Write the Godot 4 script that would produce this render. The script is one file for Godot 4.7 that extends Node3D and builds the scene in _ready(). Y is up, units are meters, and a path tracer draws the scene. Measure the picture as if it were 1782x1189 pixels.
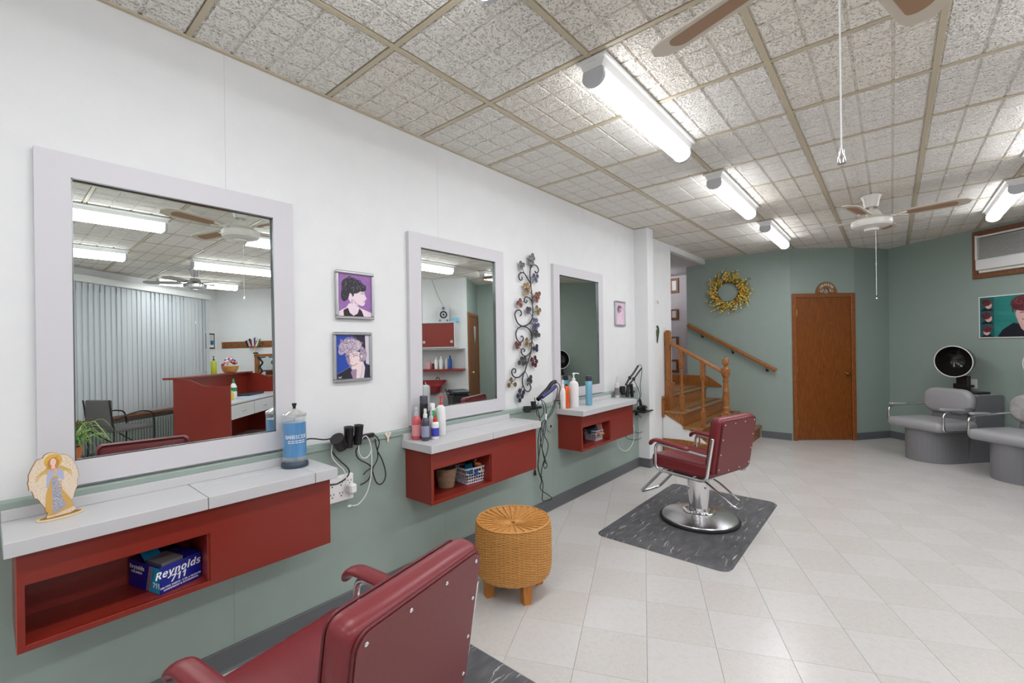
extends Node3D
# A hair salon: three styling stations along a white and green wall, stairs, hood dryers and a reception corner.

const F := 780.93          # focal length in photo pixels (1782 x 1189)
const HORIZON := 601.98
const YAW := 0.702500
const ROLL := 0.014
const EYE := Vector3(2.25, 1.394, 0.0)
const TOP := 2.706         # ceiling height
const CELL := 0.6096       # ceiling grid
const GX := -0.0114        # ceiling grid origin
const GZ := -1.1805
const T_LEFT := 0.009      # lean of the mirror glass

# plan of the room
const PA := Vector2(1.16, -7.38)
const PB := Vector2(1.855, -7.93)
const PC := Vector2(2.22, -8.42)
const PD := Vector2(4.28, -6.60)
const PE := Vector2(3.76, -5.80)
const PW := Vector2(8.0, -3.0)
const PV := Vector2(4.335, 2.3)
const PN := Vector2(0.0, 2.3)

var M := {}
var used := {}
var rng := RandomNumberGenerator.new()
var sg := 0
var box_cache := {}

# ---------------------------------------------------------------- pixel helpers
func ray(u: float, v: float) -> Vector3:
	var x := (u - 891.0) / F
	var y := -(v - HORIZON) / F
	var c := cos(ROLL)
	var s := sin(ROLL)
	var X := c * x + s * y
	var Y := -s * x + c * y
	return Vector3(X * cos(YAW) - sin(YAW), Y, -(X * sin(YAW) + cos(YAW)))

func on_x(u: float, v: float, x: float) -> Vector3:
	var r := ray(u, v)
	return EYE + r * ((x - EYE.x) / r.x)

func on_y(u: float, v: float, y: float) -> Vector3:
	var r := ray(u, v)
	return EYE + r * ((y - EYE.y) / r.y)

func on_z(u: float, v: float, z: float) -> Vector3:
	var r := ray(u, v)
	return EYE + r * ((z - EYE.z) / r.z)

func on_line(u: float, v: float, a: Vector2, b: Vector2) -> Vector3:
	var r := ray(u, v)
	var n := Vector3(-(b.y - a.y), 0, b.x - a.x)
	return EYE + r * ((Vector3(a.x, 0, a.y) - EYE).dot(n) / r.dot(n))

# ---------------------------------------------------------------- nodes
func numbered(called: String) -> String:
	var k: int = used.get(called, 0)
	used[called] = k + 1
	return called if k == 0 else "%s_%03d" % [called, k]

func tag(o: Node, label: String, category: String, group := "", kind := ""):
	if label: o.set_meta("label", label)
	if category: o.set_meta("category", category)
	if group: o.set_meta("group", group)
	if kind: o.set_meta("kind", kind)
	return o

func thing(called: String, label: String, category: String, at := Vector3.ZERO, turn := 0.0, group := "") -> Node3D:
	var o := Node3D.new()
	o.name = numbered(called)
	add_child(o)
	o.position = at
	o.rotation.y = turn
	tag(o, label, category, group)
	return o

func as_mesh(m) -> Mesh:
	if m is SurfaceTool:
		m.generate_normals()
		return m.commit()
	return m

func part(parent: Node, called: String, m, material: Material, at := Vector3.ZERO, rot := Vector3.ZERO) -> MeshInstance3D:
	var o := MeshInstance3D.new()
	o.name = called
	o.mesh = as_mesh(m)
	o.material_override = material
	o.cast_shadow = GeometryInstance3D.SHADOW_CASTING_SETTING_ON
	parent.add_child(o, true)
	o.position = at
	o.rotation = rot
	return o

func solo(called: String, m, material: Material, label: String, category: String, at := Vector3.ZERO, turn := 0.0, group := "") -> MeshInstance3D:
	var o := part(self, numbered(called), m, material, at, Vector3(0, turn, 0))
	tag(o, label, category, group)
	return o

func struct(called: String, m, material: Material, at := Vector3.ZERO, turn := 0.0) -> MeshInstance3D:
	var o := part(self, numbered(called), m, material, at, Vector3(0, turn, 0))
	o.set_meta("kind", "structure")
	return o

func struct_root(called: String) -> Node3D:
	var o := Node3D.new()
	o.name = numbered(called)
	add_child(o)
	o.set_meta("kind", "structure")
	return o

func copy(o: Node3D, at: Vector3, turn: float, label := "") -> Node3D:
	var c: Node3D = o.duplicate()
	var base: String = o.name
	c.name = numbered(base)
	add_child(c)
	c.position = at
	c.rotation.y = turn
	if label: c.set_meta("label", label)
	return c

# ---------------------------------------------------------------- shapes
func mb() -> SurfaceTool:
	var st := SurfaceTool.new()
	st.begin(Mesh.PRIMITIVE_TRIANGLES)
	st.set_smooth_group(-1)
	return st

func tri(st: SurfaceTool, a: Vector3, b: Vector3, c: Vector3):   # counter-clockwise from outside
	st.add_vertex(a)
	st.add_vertex(c)
	st.add_vertex(b)

func quad(st: SurfaceTool, a: Vector3, b: Vector3, c: Vector3, d: Vector3):
	tri(st, a, b, c)
	tri(st, a, c, d)

func quad_uv(st: SurfaceTool, a: Vector3, b: Vector3, c: Vector3, d: Vector3, u0 := Vector2(0, 1), u1 := Vector2(1, 0)):
	# a lower left, b lower right, c upper right, d upper left
	var P := [a, c, b, a, d, c]
	var U := [Vector2(u0.x, u0.y), Vector2(u1.x, u1.y), Vector2(u1.x, u0.y), Vector2(u0.x, u0.y), Vector2(u0.x, u1.y), Vector2(u1.x, u1.y)]
	for i in 6:
		st.set_uv(U[i])
		st.add_vertex(P[i])

func bbox(st: SurfaceTool, c: Vector3, s: Vector3, b := 0.0, t := Transform3D.IDENTITY):
	# box with chamfered edges
	st.set_smooth_group(-1)
	var h := s * 0.5
	b = minf(b, minf(h.x, minf(h.y, h.z)) * 0.98)
	if b <= 0.0:
		var p := []
		for i in 8:
			p.append(t * (c + Vector3(h.x * (1 if i & 1 else -1), h.y * (1 if i & 2 else -1), h.z * (1 if i & 4 else -1))))
		quad(st, p[4], p[5], p[7], p[6])
		quad(st, p[1], p[0], p[2], p[3])
		quad(st, p[5], p[1], p[3], p[7])
		quad(st, p[0], p[4], p[6], p[2])
		quad(st, p[6], p[7], p[3], p[2])
		quad(st, p[0], p[1], p[5], p[4])
		return
	var X := []
	var Y := []
	var Z := []
	for i in 8:
		var sx := 1.0 if i & 1 else -1.0
		var sy := 1.0 if i & 2 else -1.0
		var sz := 1.0 if i & 4 else -1.0
		X.append(t * (c + Vector3(h.x * sx, (h.y - b) * sy, (h.z - b) * sz)))
		Y.append(t * (c + Vector3((h.x - b) * sx, h.y * sy, (h.z - b) * sz)))
		Z.append(t * (c + Vector3((h.x - b) * sx, (h.y - b) * sy, h.z * sz)))
	quad(st, Z[4], Z[5], Z[7], Z[6])
	quad(st, Z[1], Z[0], Z[2], Z[3])
	quad(st, X[5], X[1], X[3], X[7])
	quad(st, X[0], X[4], X[6], X[2])
	quad(st, Y[6], Y[7], Y[3], Y[2])
	quad(st, Y[0], Y[1], Y[5], Y[4])
	# edges along x
	quad(st, Y[6], Z[6], Z[7], Y[7])
	quad(st, Z[2], Y[2], Y[3], Z[3])
	quad(st, Z[4], Y[4], Y[5], Z[5])
	quad(st, Y[0], Z[0], Z[1], Y[1])
	# edges along y
	quad(st, Z[5], X[5], X[7], Z[7])
	quad(st, X[4], Z[4], Z[6], X[6])
	quad(st, X[1], Z[1], Z[3], X[3])
	quad(st, Z[0], X[0], X[2], Z[2])
	# edges along z
	quad(st, X[7], X[3], Y[3], Y[7])
	quad(st, X[2], X[6], Y[6], Y[2])
	quad(st, X[1], X[5], Y[5], Y[1])
	quad(st, X[4], X[0], Y[0], Y[4])
	for i in 8:
		var odd := (i & 1) + ((i >> 1) & 1) + ((i >> 2) & 1)
		if odd % 2 == 1:
			tri(st, X[i], Y[i], Z[i])
		else:
			tri(st, X[i], Z[i], Y[i])

func box_mesh(s: Vector3, b := 0.0) -> Mesh:
	var key := "%s|%s" % [s, b]
	if not box_cache.has(key):
		var st := mb()
		bbox(st, Vector3.ZERO, s, b)
		box_cache[key] = as_mesh(st)
	return box_cache[key]

func rbox(st: SurfaceTool, c: Vector3, s: Vector3, r: float, t := Transform3D.IDENTITY, seg := 3, puff := Vector3.ZERO):
	# rounded cushion; puff swells the faces across each axis
	sg += 1
	st.set_smooth_group(sg)
	var h := s * 0.5
	r = minf(r, minf(h.x, minf(h.y, h.z)))
	var ax := []
	for k in 3:
		var L := []
		for i in seg + 1:
			L.append(-h[k] + r * (1.0 - cos(PI / 2 * i / seg)))
		for i in range(1, 4):
			L.append(lerpf(-h[k] + r, h[k] - r, i / 4.0))
		for i in seg + 1:
			L.append(h[k] - r + r * sin(PI / 2 * i / seg))
		ax.append(L)
	for k in 3:
		var a := (k + 1) % 3
		var b := (k + 2) % 3
		for side: float in [-1.0, 1.0]:
			for i in ax[a].size() - 1:
				for j in ax[b].size() - 1:
					var q := []
					for e in [[0, 0], [1, 0], [1, 1], [0, 1]]:
						var p := Vector3.ZERO
						p[k] = side * h[k]
						p[a] = ax[a][i + e[0]]
						p[b] = ax[b][j + e[1]]
						var core := Vector3(clampf(p.x, -(h.x - r), h.x - r), clampf(p.y, -(h.y - r), h.y - r), clampf(p.z, -(h.z - r), h.z - r))
						var d := p - core
						var o := core + (d.normalized() * r if d.length() > 1e-7 else d)
						var f := Vector3(1.0 - pow(absf(o.x) / h.x, 2.0), 1.0 - pow(absf(o.y) / h.y, 2.0), 1.0 - pow(absf(o.z) / h.z, 2.0))
						o.x += signf(o.x) * puff.x * f.y * f.z
						o.y += signf(o.y) * puff.y * f.x * f.z
						o.z += signf(o.z) * puff.z * f.x * f.y
						q.append(t * (c + o))
					if side > 0: quad(st, q[0], q[1], q[2], q[3])
					else: quad(st, q[0], q[3], q[2], q[1])

func pillow(st: SurfaceTool, w: float, h: float, d: float, rc: float, t := Transform3D.IDENTITY, n := 8):
	# soft-edged cushion with a rounded outline in xy, thickness d along z
	sg += 1
	st.set_smooth_group(sg)
	var rings := []
	for i in n + 1:
		var a := -PI / 2 + PI * i / n
		var inset := d * 0.5 * (1.0 - cos(a))
		var ring := []
		for q in rrect(w - 2 * inset, h - 2 * inset, maxf(rc - inset, 0.01), 6):
			ring.append(t * Vector3(q.x, q.y, d * 0.5 * sin(a)))
		rings.append(ring)
	var m: int = rings[0].size()
	for i in n:
		for k in m:
			var l := (k + 1) % m
			quad(st, rings[i][k], rings[i][l], rings[i + 1][l], rings[i + 1][k])
	for k in m:
		var l := (k + 1) % m
		tri(st, t * Vector3(0, 0, -d * 0.53), rings[0][l], rings[0][k])
		tri(st, t * Vector3(0, 0, d * 0.53), rings[n][k], rings[n][l])

func lathe(st: SurfaceTool, prof: Array, segs := 24, t := Transform3D.IDENTITY, crease := 0.6):
	# prof: Vector2(radius, height), bottom to top
	sg += 1
	var last := Vector2.ZERO
	for k in prof.size() - 1:
		var a: Vector2 = prof[k]
		var b: Vector2 = prof[k + 1]
		var d := (b - a).normalized()
		if k > 0 and absf(last.angle_to(d)) > crease: sg += 1
		last = d
		st.set_smooth_group(sg)
		for i in segs:
			var p := TAU * i / segs
			var q := TAU * (i + 1) / segs
			var v0 := t * Vector3(a.x * cos(p), a.y, a.x * sin(p))
			var v1 := t * Vector3(a.x * cos(q), a.y, a.x * sin(q))
			var v2 := t * Vector3(b.x * cos(q), b.y, b.x * sin(q))
			var v3 := t * Vector3(b.x * cos(p), b.y, b.x * sin(p))
			if a.x > 1e-6: tri(st, v0, v2, v1)
			if b.x > 1e-6: tri(st, v0, v3, v2)

func tube(st: SurfaceTool, pts: Array, r, segs := 8, closed := false, flat := Vector2.ONE, up := Vector3.ZERO):
	# r: radius, or one radius for each point
	sg += 1
	st.set_smooth_group(sg)
	var n := pts.size()
	var rings := []
	var nrm := Vector3.ZERO
	for i in n:
		var a: Vector3 = pts[(i - 1 + n) % n] if closed or i > 0 else pts[0]
		var b: Vector3 = pts[(i + 1) % n] if closed or i < n - 1 else pts[n - 1]
		var d := (b - a).normalized()
		if up != Vector3.ZERO:
			nrm = (up - d * up.dot(d)).normalized()
		elif i == 0:
			var w := Vector3.UP if absf(d.y) < 0.9 else Vector3.RIGHT
			nrm = (w - d * w.dot(d)).normalized()
		else:
			nrm = (nrm - d * nrm.dot(d)).normalized()
		var bi := d.cross(nrm)
		var rad: float = r[i] if r is Array else r
		var ring := []
		for k in segs:
			var p := TAU * k / segs
			ring.append(pts[i] + (nrm * cos(p) * flat.x + bi * sin(p) * flat.y) * rad)
		rings.append(ring)
	var m := n if closed else n - 1
	for i in m:
		var A: Array = rings[i]
		var B: Array = rings[(i + 1) % n]
		for k in segs:
			var l := (k + 1) % segs
			quad(st, A[k], A[l], B[l], B[k])
	if not closed:
		sg += 1
		st.set_smooth_group(sg)
		for k in range(1, segs - 1):
			tri(st, rings[0][0], rings[0][k + 1], rings[0][k])
			tri(st, rings[n - 1][0], rings[n - 1][k], rings[n - 1][k + 1])

func bend(pts: Array, n := 6) -> Array:
	# smooth curve through points
	var out := []
	for i in pts.size() - 1:
		var p0: Vector3 = pts[maxi(i - 1, 0)]
		var p1: Vector3 = pts[i]
		var p2: Vector3 = pts[i + 1]
		var p3: Vector3 = pts[mini(i + 2, pts.size() - 1)]
		for k in n:
			var t := float(k) / n
			out.append(0.5 * (2.0 * p1 + (p2 - p0) * t + (2.0 * p0 - 5.0 * p1 + 4.0 * p2 - p3) * t * t + (3.0 * p1 - p0 - 3.0 * p2 + p3) * t * t * t))
	out.append(pts[pts.size() - 1])
	return out

func fillet(pts: Array, r: float, n := 5) -> Array:
	# straight runs with rounded corners
	var out := [pts[0]]
	for i in range(1, pts.size() - 1):
		var a: Vector3 = pts[i - 1]
		var b: Vector3 = pts[i]
		var c: Vector3 = pts[i + 1]
		var k := minf(r, minf(a.distance_to(b), b.distance_to(c)) * 0.48)
		var s := b + (a - b).normalized() * k
		var e := b + (c - b).normalized() * k
		for j in n + 1:
			var t := float(j) / n
			out.append(s.lerp(b, t).lerp(b.lerp(e, t), t))
	out.append(pts[pts.size() - 1])
	return out

func extrude(st: SurfaceTool, poly: Array, depth: float, t := Transform3D.IDENTITY):
	# outline in xy, thickness along z from 0 to depth
	st.set_smooth_group(-1)
	var P := PackedVector2Array(poly)
	if Geometry2D.is_polygon_clockwise(P): P.reverse()
	var idx := Geometry2D.triangulate_polygon(P)
	for i in range(0, idx.size(), 3):
		var a := P[idx[i]]
		var b := P[idx[i + 1]]
		var c := P[idx[i + 2]]
		if (b - a).cross(c - a) < 0:
			var s := b
			b = c
			c = s
		tri(st, t * Vector3(a.x, a.y, depth), t * Vector3(b.x, b.y, depth), t * Vector3(c.x, c.y, depth))
		tri(st, t * Vector3(a.x, a.y, 0), t * Vector3(c.x, c.y, 0), t * Vector3(b.x, b.y, 0))
	for i in P.size():
		var a := P[i]
		var b := P[(i + 1) % P.size()]
		quad(st, t * Vector3(a.x, a.y, 0), t * Vector3(b.x, b.y, 0), t * Vector3(b.x, b.y, depth), t * Vector3(a.x, a.y, depth))

func ball(st: SurfaceTool, c: Vector3, r: Vector3, t := Transform3D.IDENTITY, segs := 10):
	var prof := []
	var n := maxi(4, segs / 2)
	for i in n + 1:
		var p := -PI / 2 + PI * i / n
		prof.append(Vector2(maxf(cos(p), 0.0), sin(p)))
	lathe(st, prof, segs, t * Transform3D(Basis.from_scale(r), c), 9.0)

func arc2(c: Vector2, r: Vector2, a0: float, a1: float, n: int) -> Array:
	var out := []
	for i in n + 1:
		var a := lerpf(a0, a1, float(i) / n)
		out.append(c + Vector2(cos(a) * r.x, sin(a) * r.y))
	return out

func rrect(w: float, h: float, r: float, n := 4) -> Array:
	var out := []
	out.append_array(arc2(Vector2(w / 2 - r, h / 2 - r), Vector2(r, r), 0, PI / 2, n))
	out.append_array(arc2(Vector2(-w / 2 + r, h / 2 - r), Vector2(r, r), PI / 2, PI, n))
	out.append_array(arc2(Vector2(-w / 2 + r, -h / 2 + r), Vector2(r, r), PI, PI * 1.5, n))
	out.append_array(arc2(Vector2(w / 2 - r, -h / 2 + r), Vector2(r, r), PI * 1.5, TAU, n))
	return out

func xf(at: Vector3, rot := Vector3.ZERO, sc := Vector3.ONE) -> Transform3D:
	return Transform3D(Basis.from_euler(rot) * Basis.from_scale(sc), at)

func face_x() -> Basis:          # local xy plane turned to face +x: local x -> -z, y -> y, z -> x
	return Basis(Vector3(0, 0, -1), Vector3.UP, Vector3(1, 0, 0))

func lettering(s: String, height: float, depth := 0.0006, bold := false, serif := false) -> TextMesh:
	var tm := TextMesh.new()
	var f := SystemFont.new()
	f.font_names = PackedStringArray(["Droid Serif" if serif else "Droid Sans"])
	if bold: f.font_weight = 700
	tm.font = f
	tm.text = s
	tm.font_size = 32
	tm.pixel_size = height / 32.0
	tm.depth = depth
	tm.curve_step = 4.0
	return tm

# ---------------------------------------------------------------- materials
func mat(key: String, color: Color, rough := 0.6, metal := 0.0) -> StandardMaterial3D:
	if M.has(key): return M[key]
	var m := StandardMaterial3D.new()
	m.resource_name = key
	m.albedo_color = color
	m.roughness = rough
	m.metallic = metal
	M[key] = m
	return m

func rgb(r: int, g: int, b: int) -> Color:
	return Color(r / 255.0, g / 255.0, b / 255.0)

func noise_tex(freq: float, seed_: int, c0: Color, c1: Color, size := 512, type := FastNoiseLite.TYPE_SIMPLEX, lo := 0.0, hi := 1.0, stretch := Vector2.ONE, octaves := 4) -> ImageTexture:
	# tileable by blending the noise with itself across the border
	var n := FastNoiseLite.new()
	n.seed = seed_
	n.noise_type = type
	n.frequency = freq
	n.fractal_octaves = octaves
	var img := Image.create(size, size, false, Image.FORMAT_RGB8)
	var band := size / 8
	for y in size:
		for x in size:
			var v := n.get_noise_2d(x * stretch.x, y * stretch.y)
			if x < band:
				v = lerpf(n.get_noise_2d((x + size) * stretch.x, y * stretch.y), v, float(x) / band)
			if y < band:
				var w := n.get_noise_2d(x * stretch.x, (y + size) * stretch.y)
				v = lerpf(w, v, float(y) / band)
			v = clampf((v * 0.5 + 0.5 - lo) / (hi - lo), 0, 1)
			img.set_pixel(x, y, c0.lerp(c1, v))
	img.generate_mipmaps()
	return ImageTexture.create_from_image(img)

func tri_mat(key: String, tex: Texture2D, scale_: float, rough: float, world := true, bump: Texture2D = null, bump_cm := 0.1) -> StandardMaterial3D:
	var m := mat(key, Color.WHITE, rough)
	m.albedo_texture = tex
	m.uv1_triplanar = true
	m.uv1_world_triplanar = world
	m.uv1_scale = Vector3.ONE * scale_
	if bump:
		m.heightmap_enabled = true
		m.heightmap_texture = bump
		m.heightmap_scale = bump_cm
	return m

func wood_tex(seed_: int, dark: Color, light: Color, size := 512) -> ImageTexture:
	# grain runs along v
	var n := FastNoiseLite.new()
	n.seed = seed_
	n.frequency = 0.012
	n.fractal_octaves = 3
	var g := FastNoiseLite.new()
	g.seed = seed_ + 5
	g.frequency = 0.3
	g.fractal_octaves = 2
	var img := Image.create(size, size, false, Image.FORMAT_RGB8)
	var band := size / 8
	for y in size:
		for x in size:
			var a := n.get_noise_2d(x * 2.2, y * 0.28)
			var b := g.get_noise_2d(x, y * 0.045)
			if y < band:
				var k := float(y) / band
				a = lerpf(n.get_noise_2d(x * 2.2, (y + size) * 0.28), a, k)
				b = lerpf(g.get_noise_2d(x, (y + size) * 0.045), b, k)
			if x < band:
				var k2 := float(x) / band
				a = lerpf(n.get_noise_2d((x + size) * 2.2, y * 0.28), a, k2)
				b = lerpf(g.get_noise_2d(x + size, y * 0.045), b, k2)
			var ringv := 0.5 + 0.5 * sin(a * 26.0)
			img.set_pixel(x, y, dark.lerp(light, clampf(0.30 + ringv * 0.38 + b * 0.45, 0, 1)))
	img.generate_mipmaps()
	return ImageTexture.create_from_image(img)

func ceiling_tex(size := 512) -> Array:
	# worm-track fissures pressed into a mineral board
	var n := FastNoiseLite.new()
	n.seed = 31
	n.frequency = 0.09
	n.fractal_octaves = 2
	var col := Image.create(size, size, false, Image.FORMAT_RGB8)
	var hgt := Image.create(size, size, false, Image.FORMAT_RGB8)
	for y in size:
		for x in size:
			var v := 0.5 + 0.5 * n.get_noise_2d(x, y)
			var c := rgb(234, 230, 222).lerp(rgb(247, 244, 237), v)
			col.set_pixel(x, y, c)
			hgt.set_pixel(x, y, Color.from_hsv(0, 0, 0.55 + 0.45 * v))
	var r := RandomNumberGenerator.new()
	r.seed = 77
	for i in 2600:
		var p := Vector2(r.randf() * size, r.randf() * size)
		var a := r.randf() * TAU
		var steps := r.randi_range(1, 5)
		for k in steps:
			var xi := posmod(int(p.x), size)
			var yi := posmod(int(p.y), size)
			for e in [Vector2i(0, 0), Vector2i(1, 0), Vector2i(-1, 0), Vector2i(0, 1), Vector2i(0, -1)]:
				var q := Vector2i(posmod(xi + e.x, size), posmod(yi + e.y, size))
				var hv := 0.0 if e == Vector2i.ZERO else minf(0.35, hgt.get_pixel(q.x, q.y).v)
				hgt.set_pixel(q.x, q.y, Color.from_hsv(0, 0, hv))
			a += r.randf_range(-0.6, 0.6)
			p += Vector2(cos(a), sin(a))
	col.generate_mipmaps()
	return [ImageTexture.create_from_image(col), ImageTexture.create_from_image(hgt)]

func floor_tex(seed_: int, base: Color, chips: int, size := 512) -> ImageTexture:
	# vinyl composition: pale ground with drawn-out chips
	var n := FastNoiseLite.new()
	n.seed = seed_
	n.frequency = 0.02
	n.fractal_octaves = 4
	var img := Image.create(size, size, false, Image.FORMAT_RGB8)
	for y in size:
		for x in size:
			var v := n.get_noise_2d(x, y)
			img.set_pixel(x, y, base.lerp(rgb(190, 178, 158), clampf(v * 0.3, 0, 0.16)))
	var r := RandomNumberGenerator.new()
	r.seed = seed_ * 7 + 1
	for i in chips:
		var p := Vector2(r.randf() * size, r.randf() * size)
		var w := r.randf()
		var c := rgb(150, 138, 124) if w < 0.45 else (rgb(240, 238, 234) if w < 0.8 else rgb(190, 160, 126))
		var k := r.randf_range(0.15, 0.65)
		if r.randf() < 0.03: k = 0.9
		for s in r.randi_range(1, 5):
			var xi := posmod(int(p.x) + s, size)
			var yi := posmod(int(p.y) + r.randi_range(0, 1), size)
			img.set_pixel(xi, yi, img.get_pixel(xi, yi).lerp(c, k))
	img.generate_mipmaps()
	return ImageTexture.create_from_image(img)

func mat_tex(seed_: int, size := 1024) -> ImageTexture:
	# marbled anti-fatigue rubber: charcoal with torn white streaks
	var n := FastNoiseLite.new()
	n.seed = seed_
	n.frequency = 0.008
	n.fractal_octaves = 4
	var img := Image.create(size, size, false, Image.FORMAT_RGB8)
	for y in size:
		for x in size:
			var v := n.get_noise_2d(x * 2.4, y * 1.2)
			img.set_pixel(x, y, rgb(80, 81, 83).lerp(rgb(100, 101, 104), clampf(0.5 + v * 0.9, 0, 1)))
	var r := RandomNumberGenerator.new()
	r.seed = seed_ + 3
	for i in 190:
		var p := Vector2(r.randf() * size, r.randf() * size)
		var a := PI / 2 + r.randf_range(-0.25, 0.25)
		var w := r.randf_range(0.8, 5.0)
		var k := r.randf_range(0.35, 1.0)
		var len_ := r.randi_range(14, 95)
		var c := rgb(214, 212, 200) if r.randf() < 0.85 else rgb(190, 170, 140)
		for s in len_:
			var ww := w * sin(PI * s / len_)
			var reach := ceili(ww)
			for dx in range(-reach, reach + 1):
				if absf(dx) <= ww and r.randf() < 0.75:
					var xi := posmod(int(p.x) + dx, size)
					var yi := posmod(int(p.y), size)
					img.set_pixel(xi, yi, img.get_pixel(xi, yi).lerp(c, k))
			a += r.randf_range(-0.3, 0.3)
			a = lerpf(a, PI / 2, 0.15)
			p += Vector2(cos(a), sin(a))
	img.generate_mipmaps()
	return ImageTexture.create_from_image(img)

# ---------------------------------------------------------------- printed pictures
func p_ell(img: Image, c: Vector2, r: Vector2, rot: float, col: Color, jit := 0.0):
	var W := img.get_width()
	var H := img.get_height()
	var R := maxf(r.x * W, r.y * W) + 1
	var cx := c.x * W
	var cy := c.y * H
	for y in range(maxi(0, int(cy - R)), mini(H, int(cy + R) + 1)):
		for x in range(maxi(0, int(cx - R)), mini(W, int(cx + R) + 1)):
			var d := Vector2(x - cx, y - cy).rotated(-rot) / (r * W)
			var l := d.length()
			if l < 1.0:
				var k := clampf((1.0 - l) * 8.0, 0, 1)
				var cc := col
				if jit > 0: cc = col.lightened(rng.randf() * jit) if rng.randf() < 0.5 else col.darkened(rng.randf() * jit)
				img.set_pixel(x, y, img.get_pixel(x, y).lerp(cc, k * col.a))

func p_poly(img: Image, pts: Array, col: Color):
	var W := img.get_width()
	var H := img.get_height()
	var P := PackedVector2Array()
	for p in pts: P.append(Vector2(p[0] * W, p[1] * H))
	var lo := P[0]
	var hi := P[0]
	for p in P:
		lo = Vector2(minf(lo.x, p.x), minf(lo.y, p.y))
		hi = Vector2(maxf(hi.x, p.x), maxf(hi.y, p.y))
	for y in range(maxi(0, int(lo.y)), mini(H, int(hi.y) + 1)):
		for x in range(maxi(0, int(lo.x)), mini(W, int(hi.x) + 1)):
			if Geometry2D.is_point_in_polygon(Vector2(x, y), P):
				img.set_pixel(x, y, img.get_pixel(x, y).lerp(Color(col.r, col.g, col.b), col.a))

func p_stroke(img: Image, pts: Array, w: float, col: Color):
	var W := img.get_width()
	var H := img.get_height()
	var L := []
	for p in pts: L.append(Vector3(p[0] * W, p[1] * H, 0))
	var S := bend(L, 14)
	for p in S:
		for dy in range(-ceili(w), ceili(w) + 1):
			for dx in range(-ceili(w), ceili(w) + 1):
				if Vector2(dx, dy).length() <= w:
					var x := int(p.x) + dx
					var y := int(p.y) + dy
					if x >= 0 and y >= 0 and x < W and y < H:
						img.set_pixel(x, y, img.get_pixel(x, y).lerp(Color(col.r, col.g, col.b), col.a))

func p_mat(key: String, img: Image, rough := 0.35) -> StandardMaterial3D:
	img.generate_mipmaps()
	var m := mat(key, Color.WHITE, rough)
	m.albedo_texture = ImageTexture.create_from_image(img)
	return m

func p_hair(img: Image, c: Vector2, r: Vector2, dark: Color, light: Color, n: int, curl: float):
	# locks of hair as short curved strokes inside an ellipse
	for i in n:
		var a := rng.randf() * TAU
		var q := sqrt(rng.randf()) * 0.92
		var p := c + Vector2(cos(a) * r.x, sin(a) * r.y) * q
		var d := rng.randf_range(-0.6, 0.6) + a + PI / 2
		var l := rng.randf_range(0.04, 0.09)
		var e := p + Vector2(cos(d), sin(d)) * l
		var m := (p + e) * 0.5 + Vector2(rng.randf_range(-curl, curl), rng.randf_range(-curl, curl))
		p_stroke(img, [[p.x, p.y], [m.x, m.y], [e.x, e.y]], rng.randf_range(0.6, 1.6), dark.lerp(light, rng.randf()) * Color(1, 1, 1, 0.8))

func curls(img: Image, c: Vector2, r: Vector2, dark: Color, light: Color, n: int, size: float):
	# rounded locks: a dark ring with a lighter crescent inside
	for i in n:
		var a := rng.randf() * TAU
		var q := sqrt(rng.randf())
		var p := c + Vector2(cos(a) * r.x, sin(a) * r.y) * q
		var s := size * rng.randf_range(0.6, 1.3)
		var t := rng.randf() * TAU
		var arc := []
		for k in 6: arc.append([p.x + cos(t + k * 0.6) * s, p.y + sin(t + k * 0.6) * s * 0.8])
		p_stroke(img, arc, rng.randf_range(1.4, 2.4), dark)
		var arc2_ := []
		for k in 5: arc2_.append([p.x + cos(t + 0.3 + k * 0.6) * s * 0.7, p.y + sin(t + 0.3 + k * 0.6) * s * 0.56])
		p_stroke(img, arc2_, rng.randf_range(0.9, 1.7), dark.lerp(light, rng.randf_range(0.3, 1.0)))

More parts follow.
